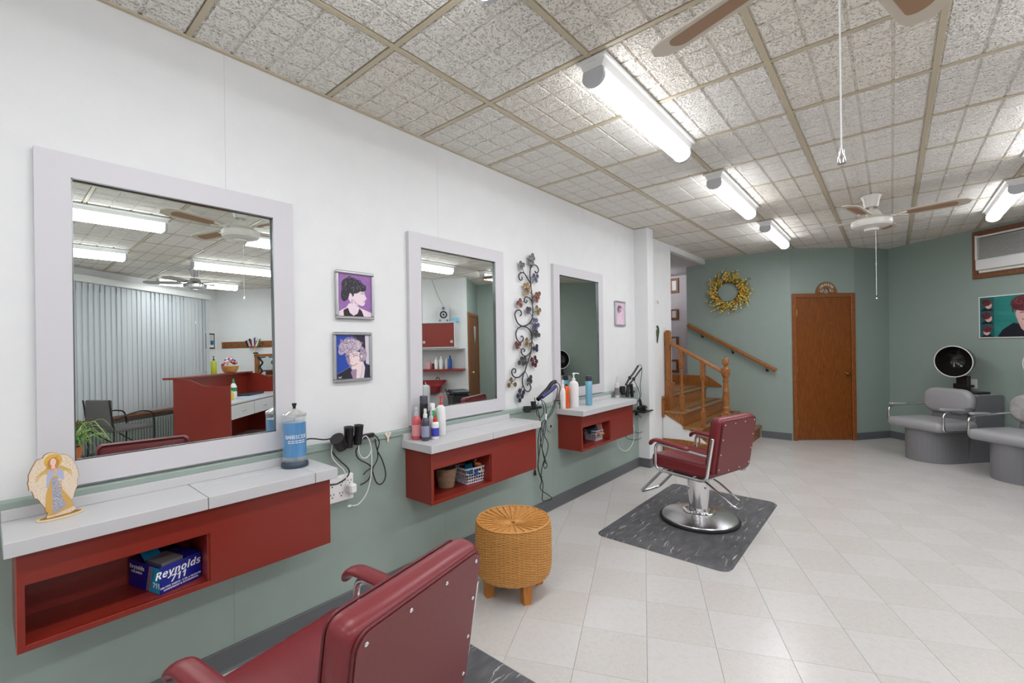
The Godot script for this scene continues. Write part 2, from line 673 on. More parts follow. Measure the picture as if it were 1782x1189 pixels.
func picture_purple() -> StandardMaterial3D:
	var g := Image.create(300, 375, false, Image.FORMAT_RGB8)
	g.fill(rgb(150, 104, 168))
	for i in 60: p_ell(g, Vector2(rng.randf(), rng.randf()), Vector2(.12, .05), rng.randf() * 3, Color(0.70, 0.52, 0.76, 0.14))
	var skin := rgb(236, 216, 226)
	var shade := rgb(206, 174, 196)
	p_poly(g, [[0, .90], [.12, .84], [.22, .80], [.3, .70], [.56, .66], [.60, .78], [.8, .84], [1, .90], [1, 1], [0, 1]], skin)
	p_poly(g, [[.56, .70], [.60, .78], [.56, .90], [.50, .80]], shade)
	# head in profile, facing right
	p_poly(g, [[.30, .40], [.40, .26], [.70, .28], [.78, .36], [.785, .43], [.80, .47], [.85, .55], [.845, .575], [.80, .585], [.80, .61], [.815, .625], [.80, .645], [.805, .665], [.785, .685], [.77, .725], [.70, .74], [.60, .71], [.50, .66], [.38, .70], [.30, .60]], skin)
	p_poly(g, [[.40, .56], [.56, .70], [.70, .742], [.60, .72], [.50, .70]], shade)
	p_poly(g, [[.14, .86], [.27, .80], [.33, .92], [.44, .985], [.56, .93], [.62, .80], [.70, .87], [.76, 1], [.15, 1]], rgb(36, 32, 40))
	p_poly(g, [[.27, .79], [.40, .74], [.60, .77], [.585, .89], [.48, .965], [.36, .93]], skin)
	# dark cropped curls
	p_ell(g, Vector2(.40, .27), Vector2(.33, .25), 0.1, rgb(48, 44, 54))
	p_ell(g, Vector2(.20, .46), Vector2(.13, .26), 0.2, rgb(46, 42, 52))
	p_ell(g, Vector2(.66, .28), Vector2(.20, .13), 0.45, rgb(48, 44, 54))
	p_poly(g, [[.30, .36], [.36, .42], [.42, .54], [.46, .50], [.44, .40], [.56, .36], [.60, .40], [.64, .36], [.5, .26]], rgb(46, 42, 52))
	curls(g, Vector2(.42, .26), Vector2(.30, .17), rgb(34, 30, 40), rgb(150, 144, 156), 46, .055)
	curls(g, Vector2(.70, .29), Vector2(.13, .08), rgb(34, 30, 40), rgb(140, 132, 148), 14, .04)
	curls(g, Vector2(.19, .46), Vector2(.07, .17), rgb(34, 30, 40), rgb(120, 112, 130), 16, .045)
	p_ell(g, Vector2(.375, .53), Vector2(.045, .065), 0, skin)
	p_stroke(g, [[.36, .49], [.40, .51], [.385, .56]], 1.2, shade)
	p_stroke(g, [[.40, .60], [.395, .66], [.40, .69]], 2.0, rgb(50, 40, 56))
	p_stroke(g, [[.68, .455], [.73, .44], [.775, .452]], 2.2, rgb(60, 46, 68))
	p_stroke(g, [[.66, .425], [.72, .40], [.775, .415]], 1.6, rgb(80, 66, 86))
	p_stroke(g, [[.74, .632], [.79, .622], [.805, .63], [.79, .652], [.745, .648]], 1.8, rgb(176, 92, 130))
	return p_mat("print_purple", g, 0.6)

func picture_blue() -> StandardMaterial3D:
	var g := Image.create(300, 400, false, Image.FORMAT_RGB8)
	g.fill(rgb(30, 70, 164))
	p_poly(g, [[.52, 0], [.88, 0], [.9, .70], [1, .72], [1, 1], [.6, 1]], rgb(40, 36, 56))
	p_poly(g, [[.87, 0], [1, 0], [1, .70], [.89, .66]], rgb(214, 208, 216))
	p_poly(g, [[0, .89], [.40, .73], [.52, 1], [0, 1]], rgb(30, 28, 46))
	p_stroke(g, [[0, .885], [.2, .81], [.40, .73]], 1.6, rgb(190, 190, 210))
	p_poly(g, [[.84, .74], [1, .70], [1, 1], [.78, 1]], rgb(34, 32, 50))
	var skin := rgb(238, 218, 216)
	var shade := rgb(160, 134, 160)
	p_poly(g, [[.50, .70], [.78, .56], [.86, .76], [.82, 1], [.56, 1]], skin)
	p_poly(g, [[.50, .72], [.60, .80], [.58, 1], [.48, 1], [.42, .86]], shade)
	# head tipped, looking out to the left
	p_poly(g, [[.26, .46], [.40, .36], [.66, .38], [.80, .48], [.78, .60], [.70, .70], [.58, .78], [.48, .795], [.42, .76], [.40, .70], [.34, .66], [.30, .56]], skin)
	p_poly(g, [[.26, .46], [.36, .44], [.40, .56], [.39, .64], [.46, .70], [.44, .78], [.40, .72], [.34, .66], [.29, .56]], shade)
	# pale swept curls
	p_ell(g, Vector2(.42, .25), Vector2(.37, .23), -0.15, rgb(206, 190, 202))
	p_ell(g, Vector2(.80, .46), Vector2(.12, .24), 0.05, rgb(178, 158, 178))
	p_ell(g, Vector2(.16, .36), Vector2(.10, .13), 0.3, rgb(196, 178, 194))
	curls(g, Vector2(.42, .23), Vector2(.34, .17), rgb(140, 118, 146), rgb(255, 248, 250), 56, .075)
	curls(g, Vector2(.80, .44), Vector2(.08, .18), rgb(120, 98, 128), rgb(246, 236, 242), 18, .05)
	curls(g, Vector2(.17, .35), Vector2(.06, .09), rgb(130, 108, 138), rgb(246, 238, 244), 10, .05)
	p_ell(g, Vector2(.76, .50), Vector2(.035, .05), 0, skin)
	p_stroke(g, [[.29, .515], [.34, .495], [.38, .505]], 2.2, rgb(56, 42, 70))
	p_stroke(g, [[.27, .485], [.33, .465], [.39, .475]], 1.6, rgb(90, 72, 98))
	p_stroke(g, [[.50, .50], [.57, .47], [.64, .475]], 2.4, rgb(56, 42, 70))
	p_stroke(g, [[.48, .46], [.57, .43], [.66, .44]], 1.6, rgb(96, 80, 104))
	p_stroke(g, [[.45, .50], [.405, .60], [.42, .625], [.48, .62]], 1.5, rgb(170, 138, 156))
	p_stroke(g, [[.42, .69], [.52, .70], [.62, .655]], 3.0, rgb(178, 108, 128))
	p_poly(g, [[.76, .68], [.86, .78], [.80, 1], [.70, 1], [.74, .84]], rgb(226, 214, 222))
	p_stroke(g, [[.78, .70], [.76, .86], [.70, 1]], 2.0, rgb(150, 130, 160))
	p_stroke(g, [[.06, .945], [.10, .965], [.14, .94]], 2.6, rgb(240, 240, 240))
	p_stroke(g, [[.05, .975], [.16, .975]], 1.2, rgb(220, 220, 230))
	return p_mat("print_blue", g, 0.6)

func picture_pink() -> StandardMaterial3D:
	var g := Image.create(120, 160, false, Image.FORMAT_RGB8)
	g.fill(rgb(222, 196, 214))
	p_ell(g, Vector2(.45, .3), Vector2(.3, .24), 0, rgb(110, 84, 110))
	p_ell(g, Vector2(.55, .4), Vector2(.19, .25), 0.2, rgb(238, 216, 226))
	p_poly(g, [[.3, .55], [.62, .6], [.9, .85], [.8, 1], [.1, 1], [.2, .7]], rgb(234, 204, 220))
	p_hair(g, Vector2(.4, .3), Vector2(.28, .2), rgb(80, 58, 84), rgb(190, 150, 184), 60, .03)
	p_stroke(g, [[.55, .38], [.62, .37]], 1.0, rgb(60, 40, 60))
	p_stroke(g, [[.53, .52], [.6, .52]], 1.2, rgb(190, 90, 120))
	return p_mat("print_pink", g)

func picture_poster() -> StandardMaterial3D:
	var g := Image.create(420, 240, false, Image.FORMAT_RGB8)
	g.fill(rgb(36, 128, 122))
	for i in 50: p_ell(g, Vector2(rng.randf() * .6 + .2, rng.randf()), Vector2(.12, .03), 0.1, Color(0.3, 0.66, 0.62, 0.12))
	p_poly(g, [[0, 0], [.165, 0], [.165, 1], [0, 1]], rgb(30, 96, 96))
	var skin := rgb(226, 184, 178)
	for k in 3:
		var y := .17 + k * .33
		var s := 1.0 if k < 2 else -1.0
		p_poly(g, [[.01, y + .17], [.05, y + .1], [.12, y + .1], [.16, y + .17]], rgb(24, 26, 40))
		p_ell(g, Vector2(.09 + .012 * s, y + .03), Vector2(.042, .055), 0, skin)
		p_ell(g, Vector2(.08 - .004 * s, y - .035), Vector2(.055, .05), 0, rgb(92, 36, 44))
		p_hair(g, Vector2(.08, y - .04), Vector2(.045, .05), rgb(56, 22, 30), rgb(150, 70, 76), 30, .01)
	p_poly(g, [[.2, 1], [.26, .82], [.38, .66], [.5, .72], [.66, .64], [.8, .78], [.86, 1]], rgb(24, 26, 38))
	p_poly(g, [[.42, .6], [.6, .6], [.62, .72], [.55, 1], [.46, .8]], skin.darkened(.05))
	p_ell(g, Vector2(.51, .44), Vector2(.115, .155), 0.0, skin)
	p_ell(g, Vector2(.5, .2), Vector2(.155, .115), 0, rgb(98, 40, 48))
	p_hair(g, Vector2(.5, .19), Vector2(.15, .17), rgb(58, 22, 30), rgb(168, 84, 86), 130, .015)
	for k in 9: p_poly(g, [[.36 + k * .032, .24], [.40 + k * .032, .24], [.375 + k * .03, .44 - .02 * (k % 3) - .012 * k]], rgb(92, 36, 46))
	p_stroke(g, [[.45, .43], [.48, .42], [.5, .43]], 1.5, rgb(50, 40, 60))
	p_stroke(g, [[.54, .43], [.56, .42], [.585, .43]], 1.5, rgb(50, 40, 60))
	p_stroke(g, [[.515, .45], [.51, .52], [.525, .53]], 1.0, rgb(190, 140, 138))
	p_stroke(g, [[.475, .585], [.52, .6], [.56, .58]], 2.2, rgb(190, 80, 96))
	return p_mat("print_poster", g)

func picture_angel() -> StandardMaterial3D:
	# print on the front of the plywood angel; u to the right, v down
	var g := Image.create(256, 340, false, Image.FORMAT_RGB8)
	g.fill(rgb(226, 208, 184))
	for i in 900:
		var p := Vector2(rng.randf(), rng.randf())
		p_ell(g, p, Vector2(.012, .006), rng.randf() * 3, [rgb(240, 228, 210), rgb(206, 178, 160), rgb(214, 190, 140)][rng.randi() % 3])
	for s: float in [-1.0, 1.0]:
		for k in 9:
			var a := .5 + s * (.12 + .025 * k)
			p_stroke(g, [[.5 + s * .1, .24 + k * .01], [a, .22 + k * .012], [a + s * .03, .25 + k * .02]], 2.0, rgb(206, 170, 84))
	p_poly(g, [[.33, .62], [.44, .36], [.56, .36], [.66, .6], [.94, .9], [.5, .97], [.3, .96]], rgb(206, 164, 90))
	p_poly(g, [[.44, .4], [.56, .4], [.64, .7], [.74, .88], [.46, .96], [.46, .7]], rgb(158, 160, 172))
	for i in 500: p_ell(g, Vector2(rng.randf_range(.46, .66), rng.randf_range(.42, .92)), Vector2(.006, .006), 0, [rgb(206, 208, 218), rgb(120, 122, 138)][rng.randi() % 2])
	p_poly(g, [[.36, .3], [.44, .22], [.56, .22], [.68, .32], [.70, .46], [.6, .42], [.5, .34], [.42, .42], [.38, .54], [.33, .52]], rgb(176, 182, 204))
	p_ell(g, Vector2(.48, .13), Vector2(.19, .15), 0, rgb(208, 160, 58))
	for k in 26:
		var a := TAU * k / 26
		p_stroke(g, [[.48 + cos(a) * .09, .13 + sin(a) * .07], [.48 + cos(a) * .18, .13 + sin(a) * .135]], 1.4, rgb(238, 206, 110))
	p_ell(g, Vector2(.48, .17), Vector2(.12, .13), 0, rgb(182, 116, 66))
	p_hair(g, Vector2(.48, .17), Vector2(.13, .11), rgb(170, 106, 54), rgb(226, 170, 104), 60, .01)
	p_poly(g, [[.45, .2], [.51, .2], [.52, .25], [.44, .25]], rgb(236, 200, 178))
	p_ell(g, Vector2(.48, .15), Vector2(.062, .082), 0, rgb(240, 206, 184))
	p_ell(g, Vector2(.52, .29), Vector2(.04, .05), 0.3, rgb(226, 176, 140))
	p_stroke(g, [[.455, .137], [.47, .135]], 0.9, rgb(90, 60, 50))
	p_stroke(g, [[.49, .135], [.505, .137]], 0.9, rgb(90, 60, 50))
	p_stroke(g, [[.47, .172], [.49, .172]], 0.9, rgb(190, 90, 80))
	return p_mat("print_angel", g, 0.5)

# ---------------------------------------------------------------- materials of the place
func make_materials():
	tri_mat("white_wall", noise_tex(0.03, 1, rgb(226, 228, 228), rgb(231, 232, 231), 256), 0.6, 0.55, true, noise_tex(0.2, 2, Color.BLACK, Color.WHITE, 256), 0.02)
	tri_mat("green_wall", noise_tex(0.03, 3, rgb(148, 164, 155), rgb(153, 168, 160), 256), 0.6, 0.55, true, noise_tex(0.25, 4, Color.BLACK, Color.WHITE, 256), 0.03)
	mat("stair_wall", rgb(196, 192, 196), 0.7)
	mat("baseboard", rgb(96, 99, 102), 0.5)
	var ct := ceiling_tex()
	tri_mat("ceiling_tile", ct[0], 1.5, 0.9, true, ct[1], 1.2)
	tri_mat("ceiling_tile_aged", ct[0], 1.5, 0.9, true, ct[1], 1.2)
	M.ceiling_tile_aged.albedo_color = rgb(252, 250, 246)
	mat("grid_bar", rgb(198, 186, 160), 0.45)
	tri_mat("tile_plain", floor_tex(3, rgb(201, 199, 195), 900), 2.2, 0.22)
	tri_mat("tile_plain_b", floor_tex(4, rgb(203, 201, 198), 900), 2.2, 0.24)
	tri_mat("tile_flecked", floor_tex(5, rgb(200, 197, 193), 9600), 2.4, 0.26)
	tri_mat("tile_flecked_b", floor_tex(6, rgb(202, 198, 194), 8400), 2.4, 0.24)
	mat("grout", rgb(150, 144, 136), 0.8)
	mat("laminate", rgb(200, 200, 201), 0.38)
	mat("laminate_frame", rgb(208, 207, 210), 0.42)
	mat("seam_dark", rgb(84, 74, 66), 0.7)
	tri_mat("red_laminate", noise_tex(0.4, 9, rgb(128, 38, 26), rgb(135, 43, 31), 256, FastNoiseLite.TYPE_SIMPLEX), 2.0, 0.32)
	mat("red_edge", rgb(178, 74, 56), 0.45)
	mat("mirror", rgb(232, 238, 235), 0.0, 1.0)
	mat("mirror_edge", rgb(120, 124, 124), 0.2, 0.8)
	tri_mat("vinyl", noise_tex(0.15, 11, rgb(116, 34, 40), rgb(124, 39, 45), 256), 1.5, 0.36, false, noise_tex(0.35, 12, Color.BLACK, Color.WHITE, 256), 0.02)
	mat("vinyl_piping", rgb(96, 28, 34), 0.4)
	mat("chrome", rgb(225, 226, 228), 0.09, 1.0)
	mat("brushed", rgb(205, 205, 206), 0.26, 1.0)
	mat("satin", rgb(190, 191, 193), 0.35, 1.0)
	mat("rubber", rgb(34, 34, 36), 0.7)
	mat("black_plastic", rgb(28, 28, 31), 0.35)
	mat("black_gloss", rgb(20, 20, 22), 0.12)
	mat("cord_black", rgb(38, 38, 40), 0.55)
	mat("cord_white", rgb(226, 226, 224), 0.5)
	mat("white_plastic", rgb(234, 234, 232), 0.35)
	mat("ivory", rgb(228, 224, 210), 0.35)
	mat("grey_vinyl", rgb(158, 158, 160), 0.38)
	mat("grey_shell", rgb(128, 128, 131), 0.5)
	mat("dark", rgb(22, 22, 24), 0.8)
	tri_mat("oak", wood_tex(21, rgb(112, 64, 26), rgb(186, 122, 60)), 1.0, 0.38, false)
	tri_mat("oak_tread", wood_tex(22, rgb(116, 80, 44), rgb(176, 130, 76)), 1.0, 0.45, false)
	tri_mat("door_wood", wood_tex(23, rgb(112, 58, 14), rgb(146, 82, 26)), 0.55, 0.4, false)
	tri_mat("trim_wood", wood_tex(24, rgb(116, 62, 24), rgb(164, 98, 44)), 1.0, 0.4, false)
	tri_mat("peg_wood", wood_tex(25, rgb(104, 62, 30), rgb(156, 100, 50)), 1.0, 0.5, false)
	tri_mat("rattan", noise_tex(0.06, 26, rgb(188, 128, 60), rgb(216, 162, 92), 256, FastNoiseLite.TYPE_SIMPLEX), 3.0, 0.42, false)
	tri_mat("rattan_leg", wood_tex(27, rgb(168, 98, 34), rgb(206, 138, 62)), 1.2, 0.45, false)
	mat("brass", rgb(214, 176, 96), 0.22, 1.0)
	mat("iron", rgb(74, 72, 74), 0.45, 0.7)
	mat("window_daylight_blind", rgb(206, 211, 214), 0.6)
	M.window_daylight_blind.backlight = Color(0.55, 0.58, 0.6)
	mat("radiator", rgb(150, 160, 154), 0.5)
	var lens := mat("lamp_lens", rgb(250, 250, 252), 0.4)
	lens.emission_enabled = true
	lens.emission = Color(0.977, 0.98, 1.0)
	lens.emission_energy_multiplier = LENS
	var lg := mat("added_lamp_globe", rgb(250, 248, 240), 0.4)  # glowing globe of the lamp added in the stairwell
	lg.emission_enabled = true
	lg.emission = Color(1.0, 0.97, 0.92)
	lg.emission_energy_multiplier = 1.2
	var gl := mat("glass", Color(0.95, 0.98, 0.98, 0.10), 0.02)
	gl.transparency = BaseMaterial3D.TRANSPARENCY_ALPHA
	var fm := mat_tex(41)
	var mm := mat("floor_mat", Color.WHITE, 0.55)
	mm.albedo_texture = fm

const LENS := 14.0
const AREA := 1.2

# ---------------------------------------------------------------- the room
func wall_between(called: String, a: Vector2, b: Vector2, material: Material, thick := 0.12, y0 := 0.0, y1 := 2.78, e0 := 0.0, e1 := 0.0) -> MeshInstance3D:
	# the room lies to the right of a -> b when seen from above with z down the page
	var d := (b - a).normalized()
	var n := Vector2(d.y, -d.x)     # outwards
	var mid := (a + b) / 2 + n * thick / 2 + d * (e1 - e0) / 2
	var st := mb()
	bbox(st, Vector3(0, (y0 + y1) / 2, 0), Vector3(a.distance_to(b) + e0 + e1, y1 - y0, thick))
	return struct(called, st, material, Vector3(mid.x, 0, mid.y), -atan2(d.y, d.x))

func base_between(called: String, a: Vector2, b: Vector2, h := 0.10):
	var d := (b - a).normalized()
	var n := Vector2(-d.y, d.x)
	var st := mb()
	var L := a.distance_to(b)
	extrude(st, [Vector2(0, 0), Vector2(0.016, 0), Vector2(0.010, 0.012), Vector2(0.008, h - 0.004), Vector2(0.005, h), Vector2(0, h)], L, Transform3D(Basis(Vector3(n.x, 0, n.y), Vector3.UP, Vector3(d.x, 0, d.y)), Vector3(a.x, 0, a.y)))
	return struct(called, st, M.baseboard)

func inside_room(p: Vector2) -> bool:
	return Geometry2D.is_point_in_polygon(p, PackedVector2Array([PN, Vector2(0, -7.38), PA, PB, PC, PD, PE, PW, PV]))

func build_shell():
	# left wall: white boards above, painted wainscot below, a flat rail between
	var wl := struct_root("wall_left")
	part(wl, "backing", box_mesh(Vector3(0.12, 2.78, 8.26)), M.stair_wall, Vector3(-0.066, 1.39, -1.83))
	var cuts := [2.3, 1.735, 0.515, -0.706, -1.928, -3.150, -4.385, -5.96]
	for i in cuts.size() - 1:
		var L: float = cuts[i] - cuts[i + 1]
		part(wl, "wall_panel", box_mesh(Vector3(0.012, 1.89, L - 0.0005), 0.0005), M.white_wall, Vector3(-0.006, 0.86 + 0.945, (cuts[i] + cuts[i + 1]) / 2))
		if cuts[i] > -4.4:
			var z1 := maxf(cuts[i + 1], -4.84)
			var l2: float = cuts[i] - z1
			part(wl, "wainscot_panel", box_mesh(Vector3(0.042, 0.872, l2 - 0.0005), 0.0005), M.green_wall, Vector3(0.009, 0.436, (cuts[i] + z1) / 2))
	part(wl, "chair_rail", box_mesh(Vector3(0.05, 0.034, 7.14), 0.004), M.green_wall, Vector3(0.013, 0.889, -1.27))
	part(wl, "lower_panel", box_mesh(Vector3(0.012, 0.86, 0.97), 0.0008), M.white_wall, Vector3(-0.006, 0.43, -5.475))
	# boxed column at the end of the stations
	var col := struct_root("column")
	part(col, "column_casing", box_mesh(Vector3(0.17, TOP, 0.16), 0.004), M.white_wall, Vector3(0.079, TOP / 2, -4.92))
	part(col, "column_base", box_mesh(Vector3(0.19, 0.10, 0.18), 0.006), M.baseboard, Vector3(0.079, 0.05, -4.92))
	# header over the stair opening and the stairwell behind it
	struct("trim_1", box_mesh(Vector3(0.14, 0.085, 1.46), 0.004), M.white_wall, Vector3(-0.058, TOP - 0.03, -6.67))
	struct("wall_stairwell", box_mesh(Vector3(0.1, 3.0, 2.6)), M.stair_wall, Vector3(-1.40, 1.5, -7.0))
	struct("wall_stairwell_back", box_mesh(Vector3(1.35, 3.0, 0.1)), M.stair_wall, Vector3(-0.72, 1.5, -8.27))
	struct("wall_stairwell_cheek", box_mesh(Vector3(0.1, 3.0, 0.76)), M.stair_wall, Vector3(-0.02, 1.5, -7.85))
	struct("wall_stairwell_side", box_mesh(Vector3(1.3, 3.0, 0.1)), M.stair_wall, Vector3(-0.74, 1.5, -5.86))
	struct("ceiling_stairwell", box_mesh(Vector3(1.4, 0.06, 2.6)), M.stair_wall, Vector3(-0.74, 2.66, -7.0))
	wall_between("wall_back", Vector2(-0.28, -7.38), PA, M.green_wall, 0.12)
	wall_between("wall_door", PA, PB, M.green_wall, 0.12)
	wall_between("wall_corner", PB, PC, M.green_wall, 0.12, 0, 2.78, 0.0, 0.12)
	wall_between("wall_right", PC, PD, M.green_wall, 0.12, 0, 2.78, 0.12, 0.12)
	wall_between("wall_return", PD, PE, M.green_wall, 0.12, 0, 2.78, 0.12, 0.0)
	wall_between("wall_far", PE, PW, M.white_wall, 0.12, 0, 2.78, 0.0, 0.14)
	wall_between("wall_near", PV, PN, M.white_wall, 0.12, 0, 2.78, 0.14, 0.14)
	# window wall with one wide opening
	var d := (PV - PW).normalized()
	var wa := PW + d * 0.34
	var wb := PW + d * 4.4
	wall_between("wall_window_end", PW, wa, M.white_wall, 0.14, 0, 2.78, 0.12, 0.0)
	wall_between("wall_window_start", wb, PV, M.white_wall, 0.14, 0, 2.78, 0.0, 0.12)
	wall_between("wall_window_sill", wa, wb, M.white_wall, 0.14, 0.0, 0.50)
	wall_between("wall_window_head", wa, wb, M.white_wall, 0.14, 2.46, 2.78)
	base_between("baseboard_left", Vector2(0.030, 2.3), Vector2(0.030, -4.84))
	base_between("baseboard_back", Vector2(0.78, -7.38), PA + Vector2(0.0, 0), 0.10)
	base_between("baseboard_corner", PB, PC)
	base_between("baseboard_right", PC, PD)
	base_between("baseboard_return", PD, PE)
	base_between("baseboard_far", PE, PW)
	base_between("baseboard_near", PV, PN)

func build_floor():
	var fl := struct_root("floor")
	part(fl, "slab", box_mesh(Vector3(10.2, 0.1, 11.6)), M.grout, Vector3(3.5, -0.0545, -3.1))
	var T := 0.3048
	var ph := 0.284383            # tile direction seen from the camera
	var a := YAW - ph             # turn of the tile rows against the wall
	var ex := Vector2(cos(a), -sin(a))       # to the right
	var ey := Vector2(-sin(a), -cos(a))      # away
	# origin: first tile corner, measured from the camera
	var o := Vector2(EYE.x, EYE.z) + ex * -0.0019 + ey * 2.2250
	var list := []
	for i in range(-26, 27):
		for j in range(-20, 30):
			var c := o + ex * (i + 0.5) * T + ey * (j + 0.5) * T
			var near := false
			for q in [Vector2(0, 0), Vector2(.2, .2), Vector2(-.2, .2), Vector2(.2, -.2), Vector2(-.2, -.2)]:
				if inside_room(c + q): near = true
			if not near: continue
			var rel := c - Vector2(EYE.x, EYE.z)
			var depth := rel.dot(Vector2(-sin(YAW), -cos(YAW)))
			var side := rel.dot(Vector2(cos(YAW), -sin(YAW)))
			var seen := depth > 1.3 and absf(side) < depth * 1.25
			list.append({"c": c, "k": (i + j) & 1, "d": (depth if seen else 100.0 + rel.length()), "v": (i * 7 + j * 3) & 1})
	list.sort_custom(func(p, q): return p.d < q.d)
	var mesh := box_mesh(Vector3(T - 0.0012, 0.005, T - 0.0012), 0.0006)
	var rest := [mb(), mb()]
	var mats := [[M.tile_flecked, M.tile_flecked_b], [M.tile_plain, M.tile_plain_b]]
	var n := 0
	for e in list:
		if n < 300:
			part(fl, "tile", mesh, mats[e.k][e.v], Vector3(e.c.x, -0.0025, e.c.y), Vector3(0, a, 0))
		else:
			bbox(rest[e.k], Vector3.ZERO, Vector3(T - 0.0012, 0.005, T - 0.0012), 0.0, xf(Vector3(e.c.x, -0.0025, e.c.y), Vector3(0, a, 0)))
		n += 1
	for k in 2:
		var o2 := part(fl, "outlying_tiles", rest[k], mats[k][0])
		o2.set_meta("kind", "stuff")

func build_ceiling():
	var ce := struct_root("ceiling")
	part(ce, "ceiling_slab", box_mesh(Vector3(10.2, 0.1, 11.6)), M.stair_wall, Vector3(3.5, TOP + 0.09, -3.1))
	# one board: sixteen raised squares with bevelled grooves between them
	var st := mb()
	var w := CELL - 0.026
	var s := w / 4
	quad(st, Vector3(-w / 2, 0.007, -w / 2), Vector3(w / 2, 0.007, -w / 2), Vector3(w / 2, 0.007, w / 2), Vector3(-w / 2, 0.007, w / 2))
	for i in 4:
		for j in 4:
			var c := Vector3(-w / 2 + s * (i + 0.5), 0, -w / 2 + s * (j + 0.5))
			var a := s / 2 - 0.0045
			var b := s / 2 - 0.0085
			var T := []
			var B := []
			for e in [[-1, -1], [1, -1], [1, 1], [-1, 1]]:
				T.append(c + Vector3(a * e[0], 0.007, (a - 0.001) * e[1]))
				B.append(c + Vector3(b * e[0], 0.0, (b + 0.001) * e[1]))
			quad(st, B[0], B[1], B[2], B[3])
			for k in 4:
				quad(st, T[k], T[(k + 1) % 4], B[(k + 1) % 4], B[k])
	var tile := as_mesh(st)
	rng.seed = 5
	for i in range(0, 15):
		for j in range(-6, 14):
			var c := Vector2(GX + (i + 0.5) * CELL, GZ - (j + 0.5) * CELL)
			var near := inside_room(c)
			for e in [Vector2(.29, .29), Vector2(-.29, .29), Vector2(.29, -.29), Vector2(-.29, -.29)]:
				if inside_room(c + e): near = true
			if near:
				part(ce, "ceiling_tile", tile, M.ceiling_tile_aged if rng.randf() < 0.3 else M.ceiling_tile, Vector3(c.x, TOP + 0.004 + rng.randf_range(-0.001, 0.001), c.y), Vector3(rng.randf_range(-.003, .003), 0, rng.randf_range(-.003, .003)))
	var lb := box_mesh(Vector3(0.025, 0.014, 11.0), 0.001)
	for i in range(0, 14):
		part(ce, "main_runner", lb, M.grid_bar, Vector3(GX + i * CELL, TOP + 0.009, -3.1))
	var cb := box_mesh(Vector3(CELL - 0.025, 0.012, 0.022), 0.001)
	for i in range(0, 14):
		for j in range(-6, 14):
			var c := Vector2(GX + (i + 0.5) * CELL, GZ - j * CELL)
			if inside_room(c) or inside_room(c + Vector2(.25, 0)) or inside_room(c - Vector2(.25, 0)):
				part(ce, "cross_tee", cb, M.grid_bar, Vector3(c.x, TOP + 0.009, c.y))
	part(ce, "edge_angle", box_mesh(Vector3(0.02, 0.008, 7.1), 0.001), M.grid_bar, Vector3(0.010, TOP + 0.002, -1.28))

# ---------------------------------------------------------------- ceiling fittings
func ceiling_light(x: float, z0: float, z1: float, where: String):
	var t := thing("ceiling_light", "lit fluorescent strip light with rounded white lens " + where, "ceiling light", Vector3(x, TOP, (z0 + z1) / 2), 0, "fluorescent strip lights on the ceiling")
	var L := absf(z1 - z0)
	part(t, "mounting_pan", box_mesh(Vector3(0.15, 0.016, L), 0.003), M.white_plastic, Vector3(0, -0.008, 0))
	var st := mb()
	extrude(st, [Vector2(-0.062, -0.016), Vector2(0.062, -0.016), Vector2(0.048, -0.05), Vector2(-0.048, -0.05)], L - 0.03, xf(Vector3(0, 0, -(L - 0.03) / 2)))
	part(t, "channel", st, M.white_plastic)
	var prof := [Vector2(0.047, -0.05), Vector2(-0.047, -0.05), Vector2(-0.05, -0.075)]
	prof.append_array(arc2(Vector2(0, -0.085), Vector2(0.05, 0.04), PI, TAU, 10))
	prof.append(Vector2(0.05, -0.075))
	st = mb()
	extrude(st, prof, L - 0.075, xf(Vector3(0, 0, -(L - 0.075) / 2)))
	part(t, "lamp_lens", st, M.lamp_lens)
	for s: float in [-1.0, 1.0]:
		st = mb()
		var cap := []
		for p in prof: cap.append(p * Vector2(1.08, 1.0) + Vector2(0, -0.002))
		extrude(st, cap, 0.022, xf(Vector3(0, 0, s * (L / 2 - 0.028) - 0.011)))
		part(t, "end_cap", st, M.light_cap)
	var a := AreaLight3D.new()
	a.name = "strip_light_source"
	a.area_size = Vector2(0.09, L - 0.1)
	a.light_energy = AREA
	a.light_color = Color(0.977, 0.98, 1.0)
	a.shadow_enabled = true
	a.area_range = 14.0
	t.add_child(a, true)
	a.position = Vector3(0, -0.130, 0)
	a.rotation = Vector3(-PI / 2, 0, 0)

func build_lights():
	mat("leaf_dark", rgb(46, 60, 48), 0.4)
	mat("light_cap", rgb(196, 198, 202), 0.5)
	var where := {
		Vector2i(2, -5): "over the near end wall beside the mirrors", Vector2i(2, -2): "above the near salon chair", Vector2i(2, 1): "above the wicker stool and middle station", Vector2i(2, 4): "above the far salon chair", Vector2i(2, 7): "just in front of the stairs",
		Vector2i(5, -5): "over the aisle by the near end wall", Vector2i(5, -2): "over the aisle beside the white fan", Vector2i(5, 1): "between the white and steel fans", Vector2i(5, 4): "over the aisle before the air conditioner", Vector2i(5, 7): "close to the air conditioner",
		Vector2i(8, -5): "over the end of the window wall", Vector2i(8, -2): "above the spider plant", Vector2i(8, 1): "above the reception drawers", Vector2i(8, 4): "above the shampoo bowl", Vector2i(11, 1): "above the reception desk by the blind"}
	for i in [2, 5, 8, 11]:
		for j in [-5, -2, 1, 4, 7]:
			var x: float = GX + i * CELL + 0.01
			var z0: float = GZ - j * CELL
			var z1: float = z0 - 2 * CELL
			if inside_room(Vector2(x + 0.3, z0)) and inside_room(Vector2(x - 0.3, z1)) and inside_room(Vector2(x + 0.3, z1)):
				ceiling_light(x, z0 - 0.01, z1 + 0.01, where.get(Vector2i(i, j), "behind the near salon chair"))

